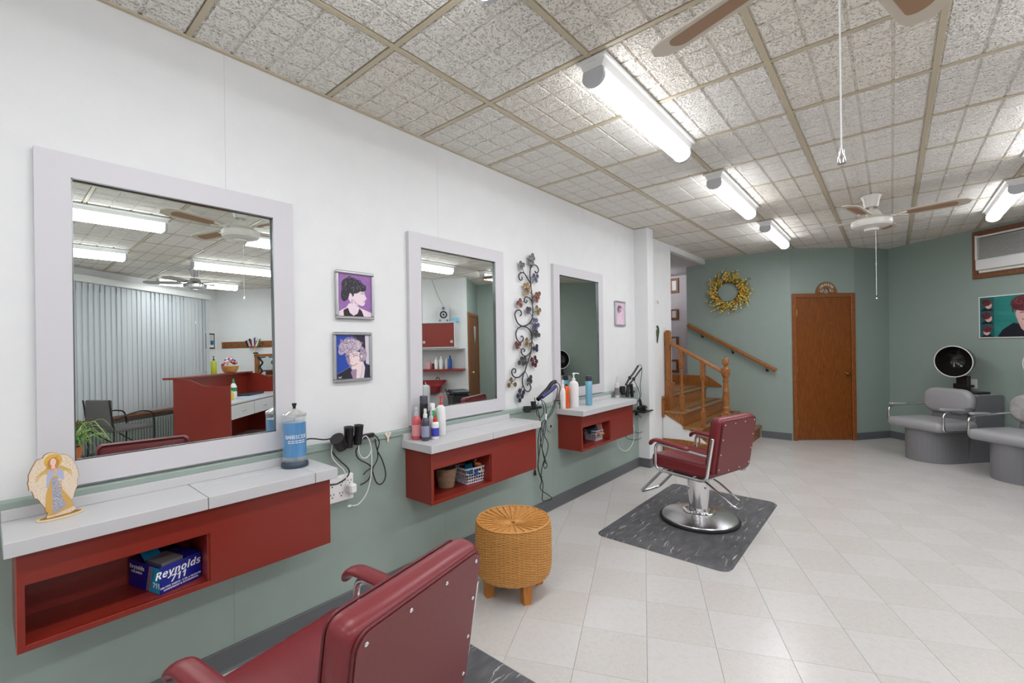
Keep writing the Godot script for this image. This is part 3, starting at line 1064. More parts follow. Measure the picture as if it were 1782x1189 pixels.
func ceiling_fan(at: Vector3, turn: float, label: String, body: Material, blade: Material, cane: Material, blades: int, chain_to: float, mid := 0.0):
	var t := thing("ceiling_fan", label, "ceiling fan", at, turn)
	var st := mb()
	lathe(st, [Vector2(0.0, -0.105), Vector2(0.048, -0.105), Vector2(0.055, -0.085), Vector2(0.062, -0.04), Vector2(0.078, -0.008), Vector2(0.078, 0.0)], 28)
	part(t, "canopy", st, body)
	st = mb()
	lathe(st, [Vector2(0.016, -0.15), Vector2(0.016, -0.10)], 14)
	part(t, "downrod", st, body)
	st = mb()
	lathe(st, [Vector2(0.0, -0.29), Vector2(0.10, -0.29), Vector2(0.138, -0.278), Vector2(0.150, -0.262), Vector2(0.150, -0.225), Vector2(0.135, -0.212), Vector2(0.10, -0.20), Vector2(0.075, -0.18), Vector2(0.066, -0.15), Vector2(0.05, -0.132), Vector2(0.0, -0.13)], 36)
	var mh := part(t, "motor_housing", st, body)
	st = mb()
	lathe(st, [Vector2(0.140, -0.276), Vector2(0.144, -0.270), Vector2(0.140, -0.264)], 36)
	part(mh, "trim_ring", st, M.white_plastic)
	st = mb()
	lathe(st, [Vector2(0.0, -0.315), Vector2(0.048, -0.315), Vector2(0.055, -0.305), Vector2(0.055, -0.288)], 24)
	part(t, "switch_cup", st, body)
	for k in blades:
		var a := TAU * k / blades
		var B := Basis(Vector3.UP, a) * Basis(Vector3(1, 0, 0), -0.2)
		st = mb()
		var out := [Vector2(0.17, -0.045), Vector2(0.22, -0.06), Vector2(0.56, -0.07), Vector2(0.62, -0.052), Vector2(0.645, 0.0), Vector2(0.62, 0.052), Vector2(0.56, 0.07), Vector2(0.22, 0.06), Vector2(0.17, 0.045)]
		extrude(st, out, 0.007, Transform3D(B * Basis(Vector3.RIGHT, Vector3(0, 0, -1), Vector3.UP), Vector3(0, -0.206, 0)))
		var b := part(t, "blade", st, blade)
		st = mb()
		var inset := []
		inset.append_array(arc2(Vector2(0.53, 0), Vector2(0.035, 0.042), -PI / 2, PI / 2, 8))
		inset.append_array(arc2(Vector2(0.27, 0), Vector2(0.035, 0.036), PI / 2, PI * 1.5, 8))
		extrude(st, inset, 0.0012, Transform3D(B * Basis(Vector3.RIGHT, Vector3(0, 0, -1), Vector3.UP), Vector3(0, -0.206, 0) + B * Vector3(0, -0.0012, 0)))
		part(b, "cane_panel", st, cane)
		st = mb()
		tube(st, bend([B * Vector3(0.13, -0.012, 0), B * Vector3(0.17, 0.0, 0.0), B * Vector3(0.215, -0.004, 0.02), B * Vector3(0.25, -0.004, 0.028)], 5), 0.008, 8)
		tube(st, bend([B * Vector3(0.13, -0.012, 0), B * Vector3(0.17, 0.0, 0.0), B * Vector3(0.215, -0.004, -0.02), B * Vector3(0.25, -0.004, -0.028)], 5), 0.008, 8)
		part(b, "blade_iron", st, body, Vector3(0, -0.206, 0))
	if chain_to > 0.0:
		st = mb()
		var y0 := -0.31
		var y1 := chain_to - at.y
		tube(st, [Vector3(0.03, y0, 0), Vector3(0.03, y1 + 0.03, 0)], 0.0022, 6)
		if mid > 0.0: ball(st, Vector3(0.03, lerpf(y0, y1, 0.5), 0), Vector3(0.005, 0.008, 0.005), Transform3D.IDENTITY, 8)
		var ch := part(t, "pull_chain", st, M.cord_white)
		st = mb()
		if mid > 0.0: ball(st, Vector3(0.03, y1, 0), Vector3(0.006, 0.008, 0.006))
		else: lathe(st, [Vector2(0, 0), Vector2(0.010, 0), Vector2(0.009, 0.016), Vector2(0.006, 0.022), Vector2(0.006, 0.042), Vector2(0, 0.042)], 14, xf(Vector3(0.03, y1, 0)))
		part(ch, "pull_knob", st, M.chrome)
	return t

func build_fans():
	mat("fan_white", rgb(226, 223, 214), 0.3)
	mat("fan_blade", rgb(206, 196, 180), 0.45)
	mat("fan_cane", rgb(160, 128, 100), 0.7)
	mat("fan_steel_blade", rgb(176, 172, 168), 0.5)
	var hub2 := Vector3(2.12, TOP, -5.22)
	ceiling_fan(hub2, -deg_to_rad(12.0), "white ceiling fan with cane-inset blades above the aisle to the door", M.fan_white, M.fan_blade, M.fan_cane, 4, 1.775, 1.0)
	ceiling_fan(Vector3(2.18, TOP, -1.50), -deg_to_rad(197.0), "white ceiling fan with a chrome pull knob over the near salon chair", M.fan_white, M.fan_blade, M.fan_cane, 4, 1.875)
	ceiling_fan(Vector3(5.75, TOP, -2.08), 0.2, "brushed steel ceiling fan over the reception desk, seen in the mirror", M.brushed, M.fan_steel_blade, M.fan_steel_blade, 5, 1.9)

# ---------------------------------------------------------------- mirrors and stations
func wall_mirror(z0: float, lean: float, label: String):
	var t := thing("wall_mirror", label, "mirror", Vector3(0.0, 0.918, z0), 0, "framed station mirrors")
	var W := 0.866
	var H := 1.182
	var fx := 0.026
	var wz := 0.091
	var st := mb()
	bbox(st, Vector3(fx / 2, H - 0.0425, -W / 2), Vector3(fx, 0.085, W))
	bbox(st, Vector3(fx / 2, 0.044, -W / 2), Vector3(fx, 0.088, W))
	for s: float in [0.0, 1.0]:
		bbox(st, Vector3(fx / 2, 0.088 + (H - 0.173) / 2, -(wz / 2 if s == 0.0 else W - wz / 2)), Vector3(fx, H - 0.173, wz))
	part(t, "frame", st, M.laminate_frame)
	var gh := H - 0.173 + 0.02
	st = mb()
	bbox(st, Vector3(-0.0015, 0, 0), Vector3(0.003, gh, W - 2 * wz + 0.02))
	part(t, "mirror_glass", st, M.mirror, Vector3(0.014, 0.088 + (H - 0.173) / 2, -W / 2), Vector3(0, 0, lean))
	# dark bead round the glass
	st = mb()
	var y0 := 0.088
	var y1 := H - 0.085
	var za := -wz
	var zb := -(W - wz)
	bbox(st, Vector3(0.019, y1 - 0.002, (za + zb) / 2), Vector3(0.012, 0.004, W - 2 * wz))
	bbox(st, Vector3(0.019, y0 + 0.002, (za + zb) / 2), Vector3(0.012, 0.004, W - 2 * wz))
	bbox(st, Vector3(0.019, (y0 + y1) / 2, za - 0.002), Vector3(0.012, y1 - y0, 0.004))
	bbox(st, Vector3(0.019, (y0 + y1) / 2, zb + 0.002), Vector3(0.012, y1 - y0, 0.004))
	part(t, "glass_bead", st, M.mirror_edge)

func station(z0: float, label: String):
	var t := thing("styling_station", label, "styling station", Vector3(0.03, 0.0, z0), 0, "red wall-hung styling stations")
	var L := 1.017
	# countertop: two fixed boards, a lift-up lid and a back strip
	var y := 0.8225
	var th := 0.045
	var D := 0.272
	part(t, "countertop", box_mesh(Vector3(D, th, 0.505), 0.0015), M.laminate, Vector3(D / 2, y, -0.2525))
	part(t, "countertop_lid", box_mesh(Vector3(D - 0.092, th, 0.404), 0.0015), M.laminate, Vector3(D / 2 + 0.046, y, -0.505 - 0.0025 - 0.202))
	part(t, "countertop_back", box_mesh(Vector3(0.086, th, 0.404), 0.0015), M.laminate, Vector3(0.043, y, -0.505 - 0.0025 - 0.202))
	part(t, "countertop_end", box_mesh(Vector3(D, th, 0.103), 0.0015), M.laminate, Vector3(D / 2, y, -0.9655))
	part(t, "lid_hinge", box_mesh(Vector3(0.004, 0.03, 0.40)), M.seam_dark, Vector3(0.0885, y + 0.004, -0.7095))
	part(t, "backsplash", box_mesh(Vector3(0.02, 0.036, 0.96), 0.0015), M.laminate, Vector3(0.010, 0.863, -0.48))
	# carcass
	var x1 := 0.232
	var zl := -0.024
	var zr := -0.995
	var zm := -0.519
	var p := 0.018
	var cab := part(t, "cabinet", box_mesh(Vector3(0.010, 0.297, zl - zr), 0.001), M.red_laminate, Vector3(0.006, 0.6485, (zl + zr) / 2))
	part(cab, "side_panel", box_mesh(Vector3(x1 - 0.011, 0.297, p), 0.001), M.red_laminate, Vector3(x1 / 2 - 0.0005, 0, (zl - zr) / 2 - p / 2))
	part(cab, "side_panel", box_mesh(Vector3(x1 - 0.011, 0.297, p), 0.001), M.red_laminate, Vector3(x1 / 2 - 0.0005, 0, -(zl - zr) / 2 + p / 2))
	part(cab, "divider", box_mesh(Vector3(x1 - 0.011, 0.261, p), 0.001), M.red_laminate, Vector3(x1 / 2 - 0.0005, 0, zm - (zl + zr) / 2))
	part(cab, "bottom_panel", box_mesh(Vector3(x1 - 0.011, p, zl - zr - 2 * p), 0.001), M.red_laminate, Vector3(x1 / 2 - 0.0005, -0.1485 + p / 2, 0))
	part(cab, "top_panel", box_mesh(Vector3(x1 - 0.011, p, zl - zr - 2 * p), 0.001), M.red_laminate, Vector3(x1 / 2 - 0.0005, 0.1485 - p / 2, 0))
	# face: apron over the open cubby, closed front beside it
	var fc := mb()
	bbox(fc, Vector3(x1 + 0.001, 0.748, (zl + zr) / 2), Vector3(0.012, 0.098, zl - zr))
	bbox(fc, Vector3(x1 + 0.001, 0.5995, (zm + zr) / 2), Vector3(0.012, 0.199, zm - zr))
	bbox(fc, Vector3(x1 + 0.001, 0.5995, zl - 0.009), Vector3(0.012, 0.199, 0.018))
	bbox(fc, Vector3(x1 + 0.001, 0.509, (zl + zm) / 2 - 0.009), Vector3(0.012, 0.018, zl - zm - 0.018))
	part(t, "front_panel", fc, M.red_laminate)
	var st := mb()
	bbox(st, Vector3(x1 + 0.0065, 0.5185, (zl + zm) / 2 - 0.009), Vector3(0.0018, 0.0012, zl - zm - 0.022))
	bbox(st, Vector3(x1 + 0.0075, 0.6485, zl - 0.0008), Vector3(0.0012, 0.295, 0.0016))
	part(t, "edge_band", st, M.red_edge)

func build_stations():
	wall_mirror(-0.119, T_LEFT, "grey framed wall mirror above the station with the blue jar")
	wall_mirror(-1.674, 0.0065, "grey framed wall mirror above the station crowded with spray bottles")
	wall_mirror(-3.195, 0.005, "grey framed wall mirror above the station with the orange can")
	station(-0.034, "red wall-hung styling station with grey top carrying the angel and blue jar")
	station(-1.600, "red wall-hung styling station with white basket and woven pot in its cubby")
	station(-3.200, "red wall-hung styling station beside the column, one white basket in its cubby")

# ---------------------------------------------------------------- seating
func salon_chair(at: Vector3, turn: float, label: String):
	var t := thing("salon_chair", label, "salon chair", at, turn, "burgundy hydraulic salon chairs")
	var st := mb()
	lathe(st, [Vector2(0.0, 0.010), Vector2(0.27, 0.010), Vector2(0.282, 0.024), Vector2(0.276, 0.032), Vector2(0.125, 0.068), Vector2(0.0, 0.070)], 64, Transform3D.IDENTITY, 0.35)
	var b := part(t, "base", st, M.brushed)
	st = mb()
	lathe(st, [Vector2(0.27, 0.0), Vector2(0.291, 0.002), Vector2(0.294, 0.018), Vector2(0.284, 0.027), Vector2(0.27, 0.022)], 56)
	part(b, "rubber_rim", st, M.rubber)
	st = mb()
	lathe(st, [Vector2(0.0, 0.064), Vector2(0.122, 0.064), Vector2(0.122, 0.074), Vector2(0.112, 0.078), Vector2(0.080, 0.080), Vector2(0.080, 0.088), Vector2(0.075, 0.098), Vector2(0.074, 0.104), Vector2(0.089, 0.36), Vector2(0.0, 0.36)], 40)
	part(t, "hydraulic_post", st, M.chrome)
	st = mb()
	bbox(st, Vector3(0, 0.385, 0.0), Vector3(0.30, 0.05, 0.30), 0.01)
	part(t, "seat_mount", st, M.black_plastic)
	# seat and back
	st = mb()
	rbox(st, Vector3(0, 0.455, -0.01), Vector3(0.485, 0.105, 0.50), 0.028, Transform3D.IDENTITY, 4, Vector3(0, 0.008, 0))
	var seat := part(t, "seat", st, M.vinyl)
	st = mb()
	var loop := []
	for q in rrect(0.462, 0.478, 0.03, 5): loop.append(Vector3(q.x, 0.501, q.y - 0.01))
	tube(st, loop, 0.0042, 6, true)
	part(seat, "piping", st, M.vinyl_piping)
	var lean := 0.16
	var T := xf(Vector3(0, 0.44, 0.235), Vector3(lean, 0, 0))
	st = mb()
	rbox(st, Vector3(0, 0.205, 0.0), Vector3(0.455, 0.42, 0.085), 0.034, T, 4, Vector3(0, 0, 0.006))
	var back := part(t, "backrest", st, M.vinyl)
	st = mb()
	loop = []
	for q in rrect(0.43, 0.395, 0.035, 5): loop.append(T * Vector3(q.x, q.y + 0.205, 0.0425))
	tube(st, loop, 0.004, 6, true)
	loop = []
	for q in rrect(0.43, 0.395, 0.035, 5): loop.append(T * Vector3(q.x, q.y + 0.205, -0.0425))
	tube(st, loop, 0.004, 6, true)
	part(back, "piping", st, M.vinyl_piping)
	st = mb()
	extrude(st, rrect(0.425, 0.39, 0.035, 5), 0.006, T * xf(Vector3(0, 0.205, 0.043)))
	part(back, "rear_panel", st, M.vinyl_back)
	var studs := []
	for i in 4: studs.append(Vector2(-0.19 + i * 0.1267, 0.378))
	for y in [0.27, 0.16, 0.05]:
		studs.append(Vector2(-0.196, y))
		studs.append(Vector2(0.196, y))
	studs.append(Vector2(-0.07, 0.028))
	studs.append(Vector2(0.07, 0.028))
	for s in studs:
		st = mb()
		ball(st, Vector3(s.x, s.y, 0.05), Vector3(0.006, 0.006, 0.003), T, 10)
		part(back, "stud", st, M.chrome)
	# tubular sides
	for s: float in [-1.0, 1.0]:
		var x: float = s * 0.262
		var topu := T * Vector3(0, 0.27, 0.012)
		st = mb()
		tube(st, fillet([Vector3(x, topu.y, topu.z), Vector3(x, 0.392, 0.235), Vector3(x, 0.392, -0.200), Vector3(x, 0.602, -0.200), Vector3(x, 0.575, 0.245)], 0.055, 7), 0.0115, 12)
		ball(st, Vector3(x, topu.y, topu.z), Vector3(0.0115, 0.008, 0.0115))
		tube(st, [Vector3(x, 0.392, 0.1), Vector3(x * 0.45, 0.40, 0.1)], 0.01, 8)
		tube(st, [Vector3(x, 0.392, -0.1), Vector3(x * 0.45, 0.40, -0.1)], 0.01, 8)
		part(t, "side_frame", st, M.chrome)
		st = mb()
		tube(st, bend([Vector3(x, 0.576, -0.250), Vector3(x, 0.604, -0.235), Vector3(x, 0.622, -0.200), Vector3(x, 0.622, -0.15), Vector3(x, 0.614, -0.05), Vector3(x, 0.605, 0.05), Vector3(x, 0.600, 0.10)], 5), [0.006, 0.010, 0.013, 0.0145, 0.016, 0.017, 0.0175, 0.018, 0.018, 0.018, 0.018, 0.018, 0.018, 0.018, 0.018, 0.018, 0.018, 0.018, 0.018, 0.018, 0.018, 0.018, 0.018, 0.018, 0.018, 0.018, 0.017, 0.016, 0.014, 0.010, 0.004], 14, false, Vector2(0.85, 1.75), Vector3.UP)
		part(t, "arm_pad", st, M.vinyl)
	st = mb()
	tube(st, fillet([Vector3(-0.11, 0.385, -0.16), Vector3(-0.11, 0.36, -0.24), Vector3(-0.125, 0.115, -0.475), Vector3(0.125, 0.115, -0.475), Vector3(0.11, 0.36, -0.24), Vector3(0.11, 0.385, -0.16)], 0.04, 6), 0.011, 12)
	part(t, "footrest", st, M.chrome)
	st = mb()
	tube(st, fillet([Vector3(0.055, 0.335, 0.06), Vector3(0.075, 0.30, 0.13), Vector3(0.085, 0.185, 0.31), Vector3(-0.055, 0.185, 0.34), Vector3(-0.055, 0.30, 0.14), Vector3(-0.05, 0.335, 0.06)], 0.05, 7), 0.008, 10)
	ball(st, Vector3(0.06, 0.33, 0.075), Vector3(0.018, 0.018, 0.018))
	part(t, "pump_lever", st, M.chrome)
	return t

func floor_mat(at: Vector3, label: String):
	var st := mb()
	var W := 0.92
	var L := 1.53
	var out := rrect(W, L, 0.07, 6)
	var top := rrect(W - 0.03, L - 0.03, 0.06, 6)
	var n := out.size()
	var c := Vector3(0, 0.012, 0)
	for i in n:
		var j := (i + 1) % n
		for q in [[c, top[j], top[i]]]:
			for p in [q[0], q[2], q[1]]:
				var v: Vector3 = p if p is Vector3 else Vector3(p.x, 0.012, p.y)
				st.set_uv(Vector2(v.x / 1.2 + 0.5, v.z / 1.6 + 0.5))
				st.add_vertex(v)
		for p in [Vector3(out[i].x, 0.001, out[i].y), Vector3(top[j].x, 0.012, top[j].y), Vector3(out[j].x, 0.001, out[j].y), Vector3(out[i].x, 0.001, out[i].y), Vector3(top[i].x, 0.012, top[i].y), Vector3(top[j].x, 0.012, top[j].y)]:
			st.set_uv(Vector2(p.x / 1.2 + 0.5, p.z / 1.6 + 0.5))
			st.add_vertex(p)
	return solo("floor_mat", st, M.floor_mat, label, "mat", at, 0.0, "marbled rubber floor mats")

func wicker_stool(at: Vector3):
	var t := thing("wicker_stool", "round honey-coloured wicker stool with wooden block legs on the tiled floor", "stool", at, 0.35)
	var R := 0.214
	var y0 := 0.115
	var y1 := 0.405
	var shape := func(y: float) -> float:
		var k := (y - y0) / (y1 - y0)
		return R - 0.012 * pow(maxf(0.0, 1.0 - k * 4.0), 2.0) - 0.010 * pow(maxf(0.0, (k - 0.85) / 0.15), 2.0)
	var st := mb()
	lathe(st, [Vector2(0, y0 + 0.004), Vector2(R - 0.025, y0 + 0.004), Vector2(R - 0.012, y0 + 0.04), Vector2(R - 0.010, y1 - 0.03), Vector2(R - 0.022, y1 - 0.006), Vector2(0.1, y1 - 0.026), Vector2(0, y1 - 0.034)], 40)
	part(t, "core", st, M.rattan_core)
	# horizontal strands woven over and under the stakes
	st = mb()
	var N := 56
	var rows := 44
	for r in rows:
		var y := lerpf(y0, y1, (r + 0.5) / rows)
		var pts := []
		var rr: float = shape.call(y)
		for i in N * 2:
			var a := TAU * i / (N * 2)
			var w := (1.0 if (i % 4) < 2 else -1.0) * (1.0 if r % 2 == 0 else -1.0)
			var q: float = rr + 0.0022 * w * (1.0 if i % 2 == 0 else 0.3)
			pts.append(Vector3(cos(a) * q, y, sin(a) * q))
		tube(st, pts, 0.0034, 5, true)
	part(t, "woven_side", st, M.rattan)
	st = mb()
	for i in N:
		var a := TAU * (i + 0.5) / N
		tube(st, [Vector3(cos(a) * (R - 0.008), y0 + 0.01, sin(a) * (R - 0.008)), Vector3(cos(a) * (R - 0.002), y0 + 0.06, sin(a) * (R - 0.002)), Vector3(cos(a) * (R - 0.002), y1 - 0.04, sin(a) * (R - 0.002)), Vector3(cos(a) * (R - 0.010), y1 - 0.004, sin(a) * (R - 0.010))], 0.0028, 5)
	part(t, "stakes", st, M.rattan)
	# dished top: rings over radial spokes
	st = mb()
	var rings := 38
	for r in rows - 6:
		var q0 := R - 0.010 - (R - 0.022) * r / (rows - 6.0)
		var pts := []
		var n := maxi(14, int(N * q0 / R) * 2)
		for i in n:
			var a := TAU * i / n
			var ph := fmod(a / TAU * 28.0, 1.0)
			var wave := 0.0034 * cos(ph * TAU) * (0.3 + 0.7 * q0 / R)
			var y := y1 - 0.028 * pow(1.0 - q0 / R, 0.8) + wave + 0.0012 * (1.0 if (i + r) % 2 == 0 else -1.0)
			pts.append(Vector3(cos(a) * q0, y, sin(a) * q0))
		tube(st, pts, 0.0030, 5, true)
	part(t, "woven_top", st, M.rattan)
	st = mb()
	for i in 28:
		var a := TAU * i / 28.0
		tube(st, [Vector3(cos(a) * 0.012, y1 - 0.023, sin(a) * 0.012), Vector3(cos(a) * R * 0.5, y1 - 0.0105, sin(a) * R * 0.5), Vector3(cos(a) * (R - 0.014), y1 + 0.004, sin(a) * (R - 0.014))], 0.0034, 5)
	part(t, "spokes", st, M.rattan)
	st = mb()
	var pts := []
	for i in 64:
		var a := TAU * i / 64
		pts.append(Vector3(cos(a) * (R - 0.008), y1, sin(a) * (R - 0.008)))
	tube(st, pts, 0.0055, 6, true)
	part(t, "rim", st, M.rattan)
	for i in 4:
		var a := PI / 4 + PI / 2 * i
		st = mb()
		var c := Vector3(cos(a) * 0.155, 0, sin(a) * 0.155)
		var lo := 0.021
		var hi := 0.029
		var P := []
		for e in [[-1, -1], [1, -1], [1, 1], [-1, 1]]: P.append(Vector3(e[0] * lo, 0, e[1] * lo) * 1.0)
		for e in [[-1, -1], [1, -1], [1, 1], [-1, 1]]: P.append(Vector3(e[0] * hi, 0.125, e[1] * hi))
		quad(st, P[0], P[1], P[2], P[3])
		for k in 4: quad(st, P[k], P[k + 4], P[(k + 1) % 4 + 4], P[(k + 1) % 4])
		quad(st, P[7], P[6], P[5], P[4])
		part(t, "leg", st, M.rattan_leg, c, Vector3(0, -a, 0))

func dryer_chair(along: float, label: String, wrapped: bool):
	var d := (PD - PC).normalized()
	var n := Vector2(-d.y, d.x)
	var c := PC + d * along + n * 0.70
	var turn := atan2(-n.x, -n.y)
	var t := thing("dryer_chair", label, "dryer chair", Vector3(c.x, 0, c.y), turn, "grey hood dryer chairs along the green wall")
	# pedestal: rounded front running straight back
	var st := mb()
	var out := []
	out.append_array(arc2(Vector2(0, 0.02), Vector2(0.225, 0.225), 0, PI, 18))
	out.append(Vector2(-0.225, -0.20))
	out.append(Vector2(0.225, -0.20))
	extrude(st, out, 0.37, Transform3D(Basis(Vector3.RIGHT, Vector3(0, 0, -1), Vector3.UP), Vector3.ZERO))
	part(t, "pedestal", st, M.grey_shell)
	# tall console behind, leaning front
	st = mb()
	extrude(st, [Vector2(0.20, 0.0), Vector2(0.67, 0.0), Vector2(0.67, 0.75), Vector2(0.34, 0.75)], 0.46, Transform3D(Basis(Vector3(0, 0, 1), Vector3.UP, Vector3(-1, 0, 0)), Vector3(0.23, 0, 0)))
	var con := part(t, "console", st, M.grey_shell)
	st = mb()
	bbox(st, Vector3(0, 0.757, 0.50), Vector3(0.44, 0.014, 0.32), 0.004)
	part(con, "console_top", st, M.grey_vinyl)
	# seat, back, arms
	st = mb()
	rbox(st, Vector3(0, 0.42, -0.02), Vector3(0.60, 0.11, 0.52), 0.045, Transform3D.IDENTITY, 4, Vector3(0, 0.01, 0.01))
	part(t, "seat", st, M.grey_vinyl)
	st = mb()
	pillow(st, 0.53, 0.29, 0.10, 0.125, xf(Vector3(0, 0.68, 0.235), Vector3(0.05, 0, 0)))
	part(t, "backrest", st, M.clear_wrap if wrapped else M.grey_vinyl)
	st = mb()
	bbox(st, Vector3(0, 0.51, 0.25), Vector3(0.36, 0.2, 0.03), 0.006)
	part(t, "back_support", st, M.grey_shell)
	for s: float in [-1.0, 1.0]:
		st = mb()
		var x: float = s * 0.305
		tube(st, fillet([Vector3(x, 0.385, 0.10), Vector3(x, 0.385, -0.235), Vector3(x, 0.575, -0.235), Vector3(x, 0.60, -0.15), Vector3(x * 0.80, 0.625, 0.22)], 0.05, 6), 0.0125, 10)
		part(t, "arm_frame", st, M.chrome)
		st = mb()
		rbox(st, Vector3.ZERO, Vector3(0.055, 0.03, 0.27), 0.014, xf(Vector3(x * 0.965, 0.617, -0.10), Vector3(0.06, s * 0.1, 0)), 3)
		part(t, "arm_pad", st, M.grey_vinyl)
	# the hood on its black post
	st = mb()
	rbox(st, Vector3(0.0, 0.775, 0.45), Vector3(0.40, 0.03, 0.20), 0.012, Transform3D.IDENTITY, 3)
	part(t, "control_tray", st, M.black_plastic)
	st = mb()
	bbox(st, Vector3(0.02, 0.87, 0.47), Vector3(0.13, 0.19, 0.05), 0.01)
	bbox(st, Vector3(0.02, 0.84, 0.44), Vector3(0.16, 0.06, 0.03), 0.006)
	part(t, "hood_post", st, M.black_plastic)
	var HB := Transform3D(Basis(Vector3.UP, 0.30) * Basis(Vector3(1, 0, 0), -PI / 2 - 0.06), Vector3(0.02, 1.135, 0.33))
	HB = HB * Transform3D(Basis.from_scale(Vector3(0.95, 1, 1)), Vector3.ZERO)
	st = mb()
	lathe(st, [Vector2(0.0, -0.235), Vector2(0.07, -0.225), Vector2(0.125, -0.195), Vector2(0.162, -0.14), Vector2(0.178, -0.07), Vector2(0.184, 0.0), Vector2(0.176, 0.0), Vector2(0.170, -0.07), Vector2(0.154, -0.135), Vector2(0.118, -0.186), Vector2(0.065, -0.214), Vector2(0.0, -0.222)], 40, HB, 1.3)
	var hood := part(t, "dryer_hood", st, M.hood_black)
	st = mb()
	var ring := []
	for i in 48:
		var a := TAU * i / 48
		ring.append(HB * Vector3(cos(a) * 0.183, 0.0, sin(a) * 0.183))
	tube(st, ring, 0.0055, 6, true)
	part(hood, "hood_rim", st, M.white_plastic)
	return t

func build_seating():
	mat("rattan_core", rgb(150, 90, 30), 0.8)
	mat("hood_black", rgb(34, 32, 30), 0.14)
	var cw := tri_mat("clear_wrap", noise_tex(0.02, 51, rgb(150, 148, 145), rgb(186, 184, 182), 256), 2.0, 0.12, false, noise_tex(0.012, 52, Color.BLACK, Color.WHITE, 256, FastNoiseLite.TYPE_CELLULAR), 1.6)
	cw.clearcoat_enabled = true
	tri_mat("vinyl_back", noise_tex(0.15, 13, rgb(112, 50, 52), rgb(119, 55, 57), 256), 1.5, 0.42, false, noise_tex(0.35, 12, Color.BLACK, Color.WHITE, 256), 0.015)
	salon_chair(Vector3(1.08, 0.012, -3.63), 1.29, "burgundy salon chair on chrome post facing the station beside the column")
	salon_chair(Vector3(1.09, 0.012, -0.60), 1.76, "burgundy salon chair with studded back facing the station with the angel")
	floor_mat(Vector3(1.03, 0, -3.66), "grey marbled rubber mat under the salon chair near the stairs")
	floor_mat(Vector3(1.08, 0, -0.70), "grey marbled rubber mat under the salon chair beside the wicker stool")
	wicker_stool(Vector3(0.585, 0, -1.955))
	dryer_chair(1.12, "grey hood dryer chair with plain grey backrest in the green corner", false)
	dryer_chair(1.97, "grey hood dryer chair with clear plastic wrapped over its backrest", true)

# ---------------------------------------------------------------- far end: stairs, door, wall pieces
func on_wall(a: Vector2, b: Vector2, along: float, off := 0.0) -> Vector3:
	var d := (b - a).normalized()
	var p := a + d * along + Vector2(-d.y, d.x) * off
	return Vector3(p.x, 0, p.y)

func wall_turn(a: Vector2, b: Vector2) -> float:
	return -atan2(b.y - a.y, b.x - a.x)

func along_of(p: Vector3, a: Vector2, b: Vector2) -> float:
	return (Vector2(p.x, p.z) - a).dot((b - a).normalized())

func turned_post(st: SurfaceTool, at: Vector3, rows: Array, segs := 20):
	# rows: [y, half width, square?]
	var prof := []
	for r in rows: prof.append(Vector2(r[1], r[0]))
	lathe(st, prof, segs, xf(at), 0.5)

